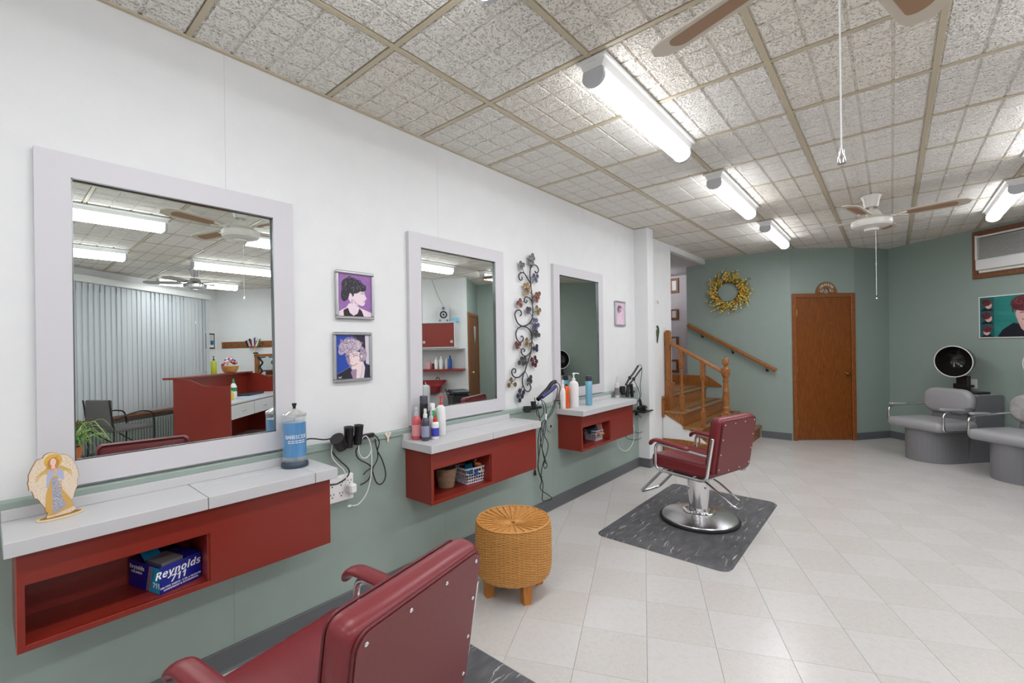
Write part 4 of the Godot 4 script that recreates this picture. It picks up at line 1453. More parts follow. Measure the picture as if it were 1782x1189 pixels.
func build_stairs():
	var t := thing("staircase", "oak staircase with turned newel post and worn treads beside the column", "staircase", Vector3.ZERO)
	var zn := -5.61
	var zf := -7.375
	var nos := [0.785, 0.49, 0.290, 0.03]
	var ext := [0.46, 0.262, 0.0, -1.33]
	var strip := mat("tread_wear", rgb(92, 78, 64), 0.7)
	for k in 4:
		var y: float = 0.18 * (k + 1)
		var x0: float = ext[k]
		var x1: float = nos[k]
		var zz := zf if k < 3 else -7.36
		var st := mb()
		bbox(st, Vector3((x0 + x1) / 2, y - 0.014, (zn + zz) / 2 + 0.008), Vector3(x1 - x0, 0.028, zn - zz + 0.02), 0.006)
		if k == 3: bbox(st, Vector3(-0.80, y - 0.014, -7.79), Vector3(1.06, 0.028, 0.84), 0.004)
		var tr := part(t, "tread", st, M.oak_tread)
		st = mb()
		bbox(st, Vector3(x1 - 0.035 - (0.06 if k == 0 else 0.045), y + 0.0006, (zn + zf) / 2 - 0.1), Vector3(0.085, 0.0014, 1.35), 0.0)
		part(tr, "tread_strip", st, strip)
		st = mb()
		bbox(st, Vector3(x1 - 0.035, y - 0.104, (zn + zf) / 2), Vector3(0.018, 0.152, zn - zf - 0.01), 0.001)
		bbox(st, Vector3(x1 - 0.022, y - 0.034, (zn + zf) / 2), Vector3(0.012, 0.012, zn - zf - 0.01), 0.003)
		part(t, "riser", st, M.oak)
	# side: stepped oak fascia with a slanting lower edge
	var st2 := mb()
	extrude(st2, [Vector2(0.02, 0.505), Vector2(0.02, 0.514), Vector2(0.262, 0.514), Vector2(0.262, 0.372)], 0.016, xf(Vector3(0, 0, zn - 0.014)))
	extrude(st2, [Vector2(0.330, 0.334), Vector2(0.462, 0.334), Vector2(0.462, 0.246)], 0.016, xf(Vector3(0, 0, zn - 0.014)))
	part(t, "stringer", st2, M.oak)
	st2 = mb()
	extrude(st2, [Vector2(0.015, 0.0), Vector2(0.755, 0.0), Vector2(0.755, 0.152), Vector2(0.545, 0.176), Vector2(0.40, 0.19), Vector2(0.24, 0.196), Vector2(0.015, 0.19)], 0.02, xf(Vector3(0, 0, zn - 0.012)))
	part(t, "base_skirt", st2, M.oak)
	st2 = mb()
	extrude(st2, [Vector2(0.005, 0.19), Vector2(0.545, 0.176), Vector2(0.462, 0.246), Vector2(0.330, 0.334), Vector2(0.262, 0.334), Vector2(0.262, 0.372), Vector2(0.005, 0.52)], 0.01, xf(Vector3(0, 0, zn - 0.018)))
	part(t, "side_wall", st2, M.white_wall)
	st2 = mb()
	bbox(st2, Vector3(-0.30, 0.80, -7.365), Vector3(0.62, 0.17, 0.016), 0.003)
	extrude(st2, [Vector2(0.0, 0.715), Vector2(0.0, 0.885), Vector2(0.03, 0.878), Vector2(0.24, 0.735), Vector2(0.24, 0.715)], 0.016, xf(Vector3(0, 0, -7.374)))
	part(t, "wall_skirt", st2, M.oak)
	st2 = mb()
	bbox(st2, Vector3(0.008, 0.80, -5.92), Vector3(0.05, 0.16, 0.10), 0.004)
	bbox(st2, Vector3(0.008, 0.62, -5.80), Vector3(0.03, 0.17, 0.33), 0.004)
	part(t, "opening_skirt", st2, M.oak)
	# newel and balusters
	var zb := -5.72
	st2 = mb()
	bbox(st2, Vector3(0.735, 0.37, zb), Vector3(0.088, 0.38, 0.088), 0.008)
	turned_post(st2, Vector3(0.735, 0, zb), [[0.56, 0.044], [0.585, 0.036], [0.60, 0.044], [0.625, 0.044], [0.64, 0.030], [0.655, 0.028], [0.69, 0.036], [0.74, 0.040], [0.80, 0.033], [0.812, 0.037], [0.824, 0.033], [0.87, 0.030], [0.925, 0.026], [0.935, 0.036], [0.95, 0.036], [0.958, 0.026], [0.985, 0.030], [1.0, 0.042], [1.02, 0.048], [1.06, 0.050], [1.085, 0.046], [1.10, 0.032], [1.112, 0.020], [1.125, 0.020], [1.135, 0.034], [1.15, 0.036], [1.19, 0.036], [1.205, 0.028], [1.215, 0.012], [1.225, 0.008], [1.23, 0.0]], 24)
	part(t, "newel_post", st2, M.oak)
	for b in [[0.472, 0.36, 0.0], [0.214, 0.54, 0.0]]:
		var y0: float = b[1]
		var rise: float = 1.378 + (b[0] - 0.116) * (1.049 - 1.38) / 0.582
		st2 = mb()
		bbox(st2, Vector3(b[0], y0 + 0.10, zb), Vector3(0.052, 0.20, 0.052), 0.004)
		var ya: float = y0 + 0.20
		var yt: float = rise - 0.22
		turned_post(st2, Vector3(b[0], 0, zb), [[ya, 0.026], [ya + 0.012, 0.019], [ya + 0.022, 0.025], [ya + 0.034, 0.018], [ya + 0.07, 0.022], [lerpf(ya, yt, 0.45), 0.0165], [yt - 0.06, 0.0155], [yt - 0.048, 0.022], [yt - 0.036, 0.016], [yt - 0.02, 0.024], [yt, 0.026]], 16)
		bbox(st2, Vector3(b[0], (yt + rise) / 2, zb), Vector3(0.052, rise - yt, 0.052), 0.004)
		part(t, "baluster", st2, M.oak)
	st2 = mb()
	extrude(st2, [Vector2(-0.03, 0.54), Vector2(0.03, 0.54), Vector2(0.03, 1.545), Vector2(0.018, 1.565), Vector2(-0.018, 1.565), Vector2(-0.03, 1.545)], 0.06, xf(Vector3(0.046, 0, zb - 0.03)))
	extrude(st2, [Vector2(-0.035, 0.46), Vector2(0.012, 0.46), Vector2(0.012, 0.66), Vector2(-0.005, 0.69), Vector2(-0.035, 0.69)], 0.02, xf(Vector3(0.02, 0, zn + 0.002)))
	part(t, "half_newel", st2, M.oak)
	st2 = mb()
	var ra := Vector3(0.06, 1.412, zb)
	var rb := Vector3(0.715, 1.040, zb)
	var dd := (rb - ra).normalized()
	var up := Vector3(0, 0, 1).cross(dd)
	extrude(st2, [Vector2(-0.028, -0.018), Vector2(0.028, -0.018), Vector2(0.031, 0.0), Vector2(0.024, 0.016), Vector2(0.010, 0.022), Vector2(-0.010, 0.022), Vector2(-0.024, 0.016), Vector2(-0.031, 0.0)], ra.distance_to(rb), Transform3D(Basis(Vector3(0, 0, 1), up, dd), ra))
	part(t, "handrail", st2, M.oak)
	# rail on the green wall
	var h := thing("wall_handrail", "slim oak handrail on brackets climbing the green wall above the stairs", "handrail", Vector3.ZERO)
	var ha := Vector3(-0.25, 1.690, -7.315)
	var hb := Vector3(0.985, 0.990, -7.315)
	st2 = mb()
	dd = (hb - ha).normalized()
	up = Vector3(0, 0, 1).cross(dd)
	extrude(st2, [Vector2(-0.018, -0.024), Vector2(0.018, -0.024), Vector2(0.022, 0.0), Vector2(0.018, 0.018), Vector2(0.008, 0.026), Vector2(-0.008, 0.026), Vector2(-0.018, 0.018), Vector2(-0.022, 0.0)], ha.distance_to(hb), Transform3D(Basis(Vector3(0, 0, 1), up, dd), ha))
	part(h, "rail", st2, M.oak)
	for k: float in [0.17, 0.53, 0.90]:
		var p := ha.lerp(hb, k)
		st2 = mb()
		tube(st2, bend([p + Vector3(0, -0.02, 0), p + Vector3(0, -0.055, 0.0), p + Vector3(0, -0.075, -0.03), p + Vector3(0, -0.075, -0.062)], 4), 0.006, 8)
		lathe(st2, [Vector2(0, 0), Vector2(0.02, 0), Vector2(0.018, 0.006), Vector2(0, 0.006)], 14, Transform3D(Basis(Vector3.RIGHT, PI / 2), p + Vector3(0, -0.075, -0.064)))
		part(h, "bracket", st2, M.iron)
	var lamp := thing("added_stairwell_lamp", "unseen globe lamp added on the stairwell ceiling to brighten the stairwell", "lamp", Vector3(-0.95, 2.63, -7.55))  # lamp added out of view to brighten the dark stairwell
	var sl := mb()
	lathe(sl, [Vector2(0, -0.02), Vector2(0.06, -0.02), Vector2(0.06, 0.0), Vector2(0, 0.0)], 20)
	part(lamp, "added_lamp_plate", sl, M.white_plastic)
	sl = mb()
	ball(sl, Vector3(0, -0.09, 0), Vector3(0.08, 0.075, 0.08), Transform3D.IDENTITY, 20)
	part(lamp, "added_lamp_globe", sl, M.added_lamp_globe)
	var om := OmniLight3D.new()  # fill light inside the added globe, lifts the stairwell walls
	om.name = "added_stairwell_fill"
	om.light_energy = 0.3
	om.light_size = 0.06
	om.omni_range = 8.0
	om.omni_attenuation = 2.0
	om.shadow_enabled = true
	lamp.add_child(om, true)
	om.position = Vector3(0, -0.09, 0)
	# pictures in the stairwell
	for e in [[1172.5, 1179.5, 484, 510, "topmost"], [1172.5, 1179.5, 538, 556, "second from the top"], [1172.5, 1179.5, 586, 602, "third from the top"], [1172.5, 1179.5, 626, 648, "lowest"]]:
		var p0 := on_z(e[0], e[3], -8.2)
		var p1 := on_z(e[1], e[2], -8.2)
		var w := maxf(absf(p1.x - p0.x), 0.1)
		var hh := p1.y - p0.y
		var f := thing("stairwell_picture", "small brown framed picture, %s of four hung on the stairwell wall" % e[4], "picture", Vector3((p0.x + p1.x) / 2 - 0.03, p0.y, -8.205), 0, "small framed pictures up the stairwell")
		part(f, "frame", box_mesh(Vector3(w + 0.06, hh, 0.02), 0.003), M.peg_wood, Vector3(0, hh / 2, 0))
		part(f, "print", box_mesh(Vector3(w * 0.75, hh * 0.66, 0.004), 0.0), M.laminate, Vector3(0, hh / 2, 0.0105))

func build_door():
	var L := PA.distance_to(PB)
	var t := Node3D.new()
	t.name = "door_1"
	add_child(t)
	t.set_meta("kind", "structure")
	t.position = on_wall(PA, PB, 0.0)
	t.rotation.y = wall_turn(PA, PB)
	var a := 0.018
	var b := L - 0.002
	var cw := 0.058
	part(t, "casing_side", box_mesh(Vector3(cw, 2.07, 0.024), 0.006), M.trim_wood, Vector3(a + cw / 2, 1.035, 0.012))
	part(t, "casing_side", box_mesh(Vector3(cw, 2.07, 0.024), 0.006), M.trim_wood, Vector3(b - cw / 2, 1.035, 0.012))
	part(t, "casing_head", box_mesh(Vector3(b - a - 2 * cw, cw, 0.024), 0.006), M.trim_wood, Vector3((a + b) / 2, 2.07 - cw / 2, 0.012))
	var st := mb()
	bbox(st, Vector3((a + b) / 2, 1.009, 0.006), Vector3(b - a - 2 * cw - 0.008, 1.994, 0.012), 0.002)
	var leaf := part(t, "door_leaf", st, M.door_wood)
	st = mb()
	var kx := b - cw - 0.065
	lathe(st, [Vector2(0, 0), Vector2(0.03, 0), Vector2(0.028, 0.006), Vector2(0.012, 0.008), Vector2(0.010, 0.03), Vector2(0.022, 0.038), Vector2(0.027, 0.052), Vector2(0.022, 0.064), Vector2(0, 0.068)], 20, Transform3D(Basis(Vector3.RIGHT, PI / 2), Vector3(kx, 0.94, 0.012)))
	part(leaf, "knob", st, M.brass)
	for y: float in [1.80, 1.0, 0.25]:
		st = mb()
		tube(st, [Vector3(a + cw + 0.004, y - 0.045, 0.016), Vector3(a + cw + 0.004, y + 0.045, 0.016)], 0.006, 8)
		part(t, "hinge", st, M.brass)
	# arched sign on the casing
	var mid := along_of(on_line(1436.5, 500, PA, PB), PA, PB)
	var s := thing("door_sign", "brown arched wooden sign reading CREATIONS on top of the door frame", "sign", on_wall(PA, PB, mid, 0.006) + Vector3(0, 2.071, 0), wall_turn(PA, PB))
	var out := [Vector2(-0.145, 0.0), Vector2(-0.03, 0.0)]
	out.append_array(arc2(Vector2(0, 0.03), Vector2(0.034, 0.036), PI * 1.15, -PI * 0.15, 12))
	out.append(Vector2(0.03, 0.0))
	out.append(Vector2(0.145, 0.0))
	out.append_array(arc2(Vector2(0, 0.0), Vector2(0.145, 0.158), 0.06, PI - 0.06, 22))
	st = mb()
	extrude(st, out, 0.014)
	part(s, "board", st, M.sign_wood)
	var word := "CREATIONS"
	for i in word.length():
		var ang := lerpf(PI - 0.72, 0.72, i / 8.0)
		var lt := part(s, "letter", lettering(word[i], 0.046, 0.002, true, true), M.sign_paint)
		lt.position = Vector3(cos(ang) * 0.108, sin(ang) * 0.120, 0.0155)
		lt.rotation.z = ang - PI / 2
	for k: float in [-1.0, 1.0]:
		st = mb()
		var ring := []
		for q in arc2(Vector2(k * 0.068, 0.030), Vector2(0.020, 0.013), 0, TAU * 0.96, 16): ring.append(Vector3(q.x, q.y, 0.0155))
		tube(st, ring, 0.0035, 6, true)
		tube(st, [Vector3(k * 0.052, 0.036, 0.0155), Vector3(k * 0.046, 0.062, 0.0155)], 0.0045, 6)
		part(s, "scissor_motif", st, M.sign_paint)

func build_wreath():
	var t := thing("wreath", "yellow forsythia twig wreath hung on the green wall over the handrail", "wreath", Vector3(0.355, 2.165, -7.375))
	rng.seed = 91
	var st := mb()
	for k in 7:
		var ring := []
		for i in 28:
			var a := TAU * i / 28
			var r := 0.165 + 0.022 * sin(a * 3.0 + k * 1.3) + rng.randf_range(-.006, .006)
			ring.append(Vector3(cos(a) * r, sin(a) * r, 0.03 + 0.018 * cos(a * 4.0 + k)))
		tube(st, ring, 0.0045, 5, true)
	part(t, "twig_ring", st, M.twig)
	var stems := mb()
	var sets := [mb(), mb(), mb(), mb()]
	for k in 96:
		var a := TAU * k / 86 + rng.randf_range(-.04, .04)
		var r0 := rng.randf_range(0.14, 0.20)
		var out := a - rng.randf_range(0.75, 1.25)        # swept clockwise
		var len_ := rng.randf_range(0.08, 0.22)
		var p := Vector3(cos(a) * r0, sin(a) * r0, 0.035)
		var d := Vector3(cos(out), sin(out), rng.randf_range(-.05, .42)).normalized()
		var e := p + d * len_
		tube(stems, [p, p.lerp(e, 0.5) + Vector3(0, 0.006, 0.01), e], 0.0017, 4)
		for j in 7:
			var f := 0.1 + 0.9 * j / 6.0
			var c := p.lerp(e, f) + Vector3(rng.randf_range(-.008, .008), rng.randf_range(-.008, .008), rng.randf_range(-.004, .012))
			var w := rng.randf()
			var which := 0 if w < 0.42 else (1 if w < 0.62 else (2 if w < 0.82 else 3))
			var B := Basis(Vector3(0, 0, 1), out + rng.randf_range(-.5, .5)) * Basis(Vector3(0, 1, 0), rng.randf_range(-.5, .5))
			var size := Vector3(0.021, 0.0075, 0.005) if which == 2 else Vector3(0.0155, 0.0092, 0.008)
			ball(sets[which], Vector3.ZERO, size * rng.randf_range(.8, 1.2), Transform3D(B, c), 6)
	part(t, "stems", stems, M.twig_green).set_meta("kind", "stuff")
	var names := ["yellow_buds", "orange_buds", "green_leaves", "pale_buds"]
	var mats := [M.bud_yellow, M.bud_orange, M.leaf_green, M.bud_pale]
	for k in 4: part(t, names[k], sets[k], mats[k]).set_meta("kind", "stuff")

func build_right_wall():
	var turn := wall_turn(PC, PD)
	# air conditioner in a timber surround
	var a0 := along_of(on_line(1695, 440, PC, PD), PC, PD)
	var t := thing("air_conditioner", "white louvred air conditioner set through the green wall in a brown wood frame", "air conditioner", on_wall(PC, PD, a0) + Vector3(0, 2.115, 0), turn)
	var W := 0.86
	var H := 0.56
	var fw := 0.055
	for e in [[Vector3(W, fw, 0.03), Vector3(W / 2, fw / 2, 0.015)], [Vector3(W, fw, 0.03), Vector3(W / 2, H - fw / 2, 0.015)], [Vector3(fw, H - 2 * fw, 0.03), Vector3(fw / 2, H / 2, 0.015)], [Vector3(fw, H - 2 * fw, 0.03), Vector3(W - fw / 2, H / 2, 0.015)]]:
		part(t, "surround", box_mesh(e[0], 0.004), M.ac_wood, e[1])
	part(t, "casing", box_mesh(Vector3(W - 2 * fw - 0.004, H - 2 * fw - 0.004, 0.02), 0.003), M.ivory, Vector3(W / 2, H / 2, 0.01))
	part(t, "grille_back", box_mesh(Vector3(W - 2 * fw - 0.04, 0.25, 0.012), 0.001), M.grille_grey, Vector3(W / 2, H - fw - 0.155, 0.026))
	part(t, "grille_frame", box_mesh(Vector3(W - 2 * fw - 0.03, 0.02, 0.075), 0.005), M.white_plastic, Vector3(W / 2, H - fw - 0.02, 0.0375))
	part(t, "lower_fascia", box_mesh(Vector3(W - 2 * fw - 0.02, 0.125, 0.08), 0.008), M.white_plastic, Vector3(W / 2, fw + 0.10, 0.04))
	part(t, "drip_tray", box_mesh(Vector3(W - 2 * fw - 0.05, 0.03, 0.05), 0.004), M.ivory, Vector3(W / 2, fw + 0.02, 0.03))
	for s: float in [fw + 0.014, W - fw - 0.014]:
		part(t, "grille_side", box_mesh(Vector3(0.022, 0.29, 0.075), 0.004), M.white_plastic, Vector3(s, H - fw - 0.145, 0.0375))
	var slat := box_mesh(Vector3(W - 2 * fw - 0.05, 0.003, 0.03), 0.0008)
	for i in 17:
		part(t, "louvre", slat, M.white_plastic, Vector3(W / 2, fw + 0.175 + i * 0.0143, 0.052), Vector3(0.45, 0, 0))
	# poster
	var p0 := along_of(on_line(1705, 550, PC, PD), PC, PD)
	var po := thing("poster", "teal salon poster of a smiling woman and three short haircuts on green wall", "poster", on_wall(PC, PD, p0, 0.001) + Vector3(0, 1.405, 0), turn)
	part(po, "poster_board", box_mesh(Vector3(0.86, 0.49, 0.012), 0.002), M.white_plastic, Vector3(0.43, 0.245, 0.007))
	var st := mb()
	quad_uv(st, Vector3(0.012, 0.012, 0.0136), Vector3(0.848, 0.012, 0.0136), Vector3(0.848, 0.478, 0.0136), Vector3(0.012, 0.478, 0.0136))
	part(po, "poster_print", st, picture_poster())
	# outlet over the first dryer
	var o0 := along_of(on_line(1692, 674, PC, PD), PC, PD)
	var o := thing("wall_outlet", "white wall outlet with a black plug behind the hood dryer", "outlet", on_wall(PC, PD, o0 + 0.02) + Vector3(0, 0.80, 0), turn)
	part(o, "cover_plate", box_mesh(Vector3(0.07, 0.115, 0.008), 0.002), M.white_plastic, Vector3(0, 0.0575, 0.004))
	st = mb()
	bbox(st, Vector3(0, 0.03, 0.022), Vector3(0.026, 0.03, 0.028), 0.005)
	part(o, "plug", st, M.black_plastic)

func build_far_end():
	tri_mat("sign_wood", wood_tex(33, rgb(110, 74, 44), rgb(156, 112, 72), 256), 2.0, 0.6, false)
	mat("sign_paint", rgb(226, 212, 186), 0.6)
	mat("grille_grey", rgb(96, 96, 98), 0.7)
	mat("twig", rgb(112, 88, 60), 0.8)
	mat("twig_green", rgb(104, 112, 58), 0.7)
	mat("bud_yellow", rgb(238, 200, 52), 0.55)
	mat("bud_orange", rgb(220, 142, 40), 0.55)
	mat("bud_pale", rgb(236, 224, 150), 0.55)
	mat("leaf_green", rgb(84, 116, 62), 0.6)
	tri_mat("ac_wood", wood_tex(34, rgb(104, 62, 36), rgb(150, 98, 60), 256), 1.4, 0.45, false)
	build_stairs()
	build_door()
	build_wreath()
	build_right_wall()
	# green leaf-shaped hanging on the white wall past the column
	var t := thing("leaf_ornament", "slender dark green leaf ornament hanging on the white wall beyond the column", "ornament", Vector3(0.006, 1.40, -5.47))
	var st := mb()
	extrude(st, [Vector2(0.0, 0.0), Vector2(0.02, 0.06), Vector2(0.055, 0.14), Vector2(0.05, 0.19), Vector2(0.01, 0.225), Vector2(-0.02, 0.215), Vector2(0.012, 0.19), Vector2(0.02, 0.15), Vector2(-0.005, 0.09), Vector2(-0.012, 0.03)], 0.006, Transform3D(face_x(), Vector3.ZERO))
	part(t, "leaf_blade", st, M.leaf_dark)
	st = mb()
	extrude(st, [Vector2(-0.02, 0.09), Vector2(0.0, 0.12), Vector2(-0.005, 0.18), Vector2(-0.022, 0.16)], 0.01, Transform3D(face_x(), Vector3.ZERO))
	part(t, "leaf_small", st, M.leaf_green)
	st = mb()
	tube(st, bend([Vector3(0.0, 1.93, -5.49), Vector3(0.012, 1.925, -5.49), Vector3(0.016, 1.905, -5.49), Vector3(0.01, 1.895, -5.49)], 4), 0.003, 6)
	solo("wall_hook", st, M.iron, "tiny bare metal hook on the white wall above the leaf ornament", "hook")
	# little hanger on the ceiling grid
	st = mb()
	tube(st, bend([Vector3(0, 0, 0), Vector3(0.012, -0.02, 0), Vector3(0, -0.04, 0.008), Vector3(-0.01, -0.055, 0)], 4), 0.0025, 6)
	solo("ceiling_hook", st, M.white_plastic, "small white wire hook clipped to the ceiling grid near the column", "hook", Vector3(0.577, TOP + 0.002, -5.50))

# ---------------------------------------------------------------- things on and around the stations
func depth_of(p: Vector3) -> float:
	return (p - EYE).dot(Vector3(-sin(YAW), 0, -cos(YAW)))

func crop(ox: float, oy: float, sc: float, pts: Array) -> Array:
	var out := []
	for p in pts: out.append(Vector2(ox + p[0] / sc, oy + p[1] / sc))
	return out

func wall_path(ox: float, oy: float, sc: float, pts: Array, x := 0.05, wob := 0.0) -> Array:
	# photo points laid on the plane x (a third number in a point shifts it off that plane)
	var out := []
	for p in pts:
		var xx: float = x + (p[2] if p.size() > 2 else 0.0)
		out.append(on_x(ox + p[0] / sc, oy + p[1] / sc, xx))
	return out

func cord(parent: Node, called: String, path: Array, r: float, m: Material) -> MeshInstance3D:
	var st := mb()
	tube(st, bend(path, 5), r, 6)
	return part(parent, called, st, m)

func cord_thing(called: String, path: Array, r: float, m: Material, label: String, category := "cord"):
	var st := mb()
	tube(st, bend(path, 5), r, 6)
	return solo(called, st, m, label, category)

func bottle(called: String, label: String, u: float, v: float, ys: float, w: float, h: float, kind: String, body: Material, cap: Material, band: Material = null, category := "bottle") -> Node3D:
	var P := on_y(u, v, ys)
	var d := depth_of(P)
	var r := w / 2 / F * d
	var H := h / F * d
	while P.x < 0.056 + r:          # clear of the backsplash
		v += 0.5
		P = on_y(u, v, ys)
	var t := thing(called, label, category, P, 0.0)
	var st := mb()
	match kind:
		"can":
			lathe(st, [Vector2(0, 0), Vector2(r * .94, 0), Vector2(r, r * .12), Vector2(r, H * .80), Vector2(r * .9, H * .83), Vector2(0, H * .83)], 24)
			part(t, "body", st, body)
			st = mb()
			lathe(st, [Vector2(r * .92, H * .80), Vector2(r * .93, H * .98), Vector2(r * .85, H), Vector2(0, H)], 24)
			part(t, "cap", st, cap)
		"aerosol":
			lathe(st, [Vector2(0, 0), Vector2(r * .94, 0), Vector2(r, r * .12), Vector2(r, H * .84), Vector2(r * .82, H * .90), Vector2(r * .5, H * .92), Vector2(0, H * .92)], 24)
			part(t, "body", st, body)
			st = mb()
			lathe(st, [Vector2(r * .5, H * .91), Vector2(r * .5, H * .97), Vector2(r * .3, H), Vector2(0, H)], 18)
			part(t, "cap", st, cap)
		"spray":
			lathe(st, [Vector2(0, 0), Vector2(r * .92, 0), Vector2(r, r * .15), Vector2(r, H * .60), Vector2(r * .8, H * .68), Vector2(r * .5, H * .72), Vector2(0, H * .72)], 24)
			part(t, "body", st, body)
			st = mb()
			lathe(st, [Vector2(r * .52, H * .70), Vector2(r * .52, H * .82), Vector2(r * .36, H * .84), Vector2(r * .36, H * .97), Vector2(r * .3, H), Vector2(0, H)], 18)
			bbox(st, Vector3(r * .35, H * .93, r * .12), Vector3(r * .5, H * .06, r * .3), 0.001)
			part(t, "spray_head", st, cap)
		"pump":
			lathe(st, [Vector2(0, 0), Vector2(r * .94, 0), Vector2(r, r * .1), Vector2(r, H * .62), Vector2(r * .86, H * .71), Vector2(r * .42, H * .76), Vector2(r * .3, H * .78), Vector2(0, H * .78)], 28)
			part(t, "body", st, body)
			st = mb()
			lathe(st, [Vector2(r * .34, H * .76), Vector2(r * .34, H * .83), Vector2(r * .15, H * .85), Vector2(r * .13, H * .94), Vector2(r * .3, H * .95), Vector2(r * .28, H * .99), Vector2(0, H)], 18)
			tube(st, [Vector3(0, H * .975, 0), Vector3(r * .5, H * .98, -r * .4), Vector3(r * .85, H * .965, -r * .7)], r * .11, 8)
			part(t, "pump_head", st, cap)
		"squeeze":
			lathe(st, [Vector2(0, 0), Vector2(r * .92, 0), Vector2(r, r * .12), Vector2(r, H * .64), Vector2(r * .7, H * .70), Vector2(0, H * .70)], 24)
			part(t, "body", st, body)
			st = mb()
			lathe(st, [Vector2(r * .55, H * .695), Vector2(r * .5, H * .84), Vector2(r * .2, H * .86), Vector2(r * .1, H), Vector2(0, H)], 18)
			part(t, "nozzle_cap", st, cap)
		"flip":
			lathe(st, [Vector2(0, 0), Vector2(r * .94, 0), Vector2(r, r * .1), Vector2(r, H * .70), Vector2(r * .78, H * .78), Vector2(r * .66, H * .80), Vector2(0, H * .80)], 24)
			part(t, "body", st, body)
			st = mb()
			lathe(st, [Vector2(r * .72, H * .795), Vector2(r * .74, H * .98), Vector2(r * .66, H), Vector2(0, H)], 22)
			part(t, "cap", st, cap)
	if band:
		st = mb()
		var b0 := 0.12
		var b1 := 0.46
		lathe(st, [Vector2(r * 1.002, H * b0), Vector2(r * 1.006, H * (b0 + .003)), Vector2(r * 1.006, H * b1), Vector2(r * 1.002, H * (b1 + .003))], 24)
		part(t, "label_band", st, band)
	t.set_meta("group", "bottles and cans on the stations")
	return t

func plastic_basket(u: float, v: float, ys: float, W: float, D: float, H: float, turn: float, label: String) -> Node3D:
	# u, v: near lower corner
	var P := on_y(u, v, ys)
	var t := thing("plastic_basket", label, "basket", P, turn, "perforated plastic baskets in the cubbies")
	var st := mb()
	var tp := 1.12
	# lattice walls, local x to the right along the front, z to the back (negative)
	for side in 4:
		var n := 9 if side % 2 == 0 else 7
		for i in n + 1:
			var k := float(i) / n
			var a: Vector3
			match side:
				0: a = Vector3(lerpf(-.5, .5, k), 0, .5)
				1: a = Vector3(.5, 0, lerpf(.5, -.5, k))
				2: a = Vector3(lerpf(.5, -.5, k), 0, -.5)
				_: a = Vector3(-.5, 0, lerpf(-.5, .5, k))
			var lo := Vector3(a.x * W, 0.004, a.z * D)
			var hi := Vector3(a.x * W * tp, H * .96, a.z * D * tp)
			tube(st, [lo, hi], 0.0032, 4)
	for q in [0.02, 0.22, 0.42, 0.60]:
		var s := lerpf(1.0, tp, q)
		var L := []
		for e in rrect(W * s, D * s, 0.012, 3): L.append(Vector3(e.x, H * q, e.y))
		tube(st, L, 0.0034, 4, true)
	var c := Vector3(W / 2, 0, -D / 2)
	part(t, "lattice_wall", st, M.basket_white, c)
	st = mb()
	for e in [[0.68, 0.0045], [0.97, 0.006]]:
		var s := lerpf(1.0, tp, e[0])
		var L := []
		for q in rrect(W * s, D * s, 0.012, 3): L.append(Vector3(q.x, H * e[0], q.y))
		tube(st, L, e[1], 6, true)
	part(t, "rim", st, M.basket_white, c)
	st = mb()
	bbox(st, Vector3(0, 0.004, 0), Vector3(W, 0.004, D), 0.001)
	part(t, "floor_panel", st, M.basket_white, c)
	st = mb()
	var hl := []
	for q in rrect(W * .42, H * .26, H * .13, 5): hl.append(Vector3(q.x, H * .80 + q.y, D * .5 * tp + 0.001))
	tube(st, hl, 0.0036, 6, true)
	part(t, "handle_ring", st, M.white_plastic, c)
	return t

func clutter(called: String, at: Vector3, size: Vector3, rot: Vector3, m: Material, label: String, category: String, round_ := false):
	var st := mb()
	if round_:
		lathe(st, [Vector2(0, -size.y / 2), Vector2(size.x / 2, -size.y / 2), Vector2(size.x / 2, size.y * .35), Vector2(size.x * .3, size.y * .42), Vector2(size.x * .3, size.y / 2), Vector2(0, size.y / 2)], 14, xf(Vector3.ZERO, rot))
	else:
		bbox(st, Vector3.ZERO, size, minf(0.004, size[size.min_axis_index()] * .3), xf(Vector3.ZERO, rot))
	var o := solo(called, st, m, label, category, at)
	return o

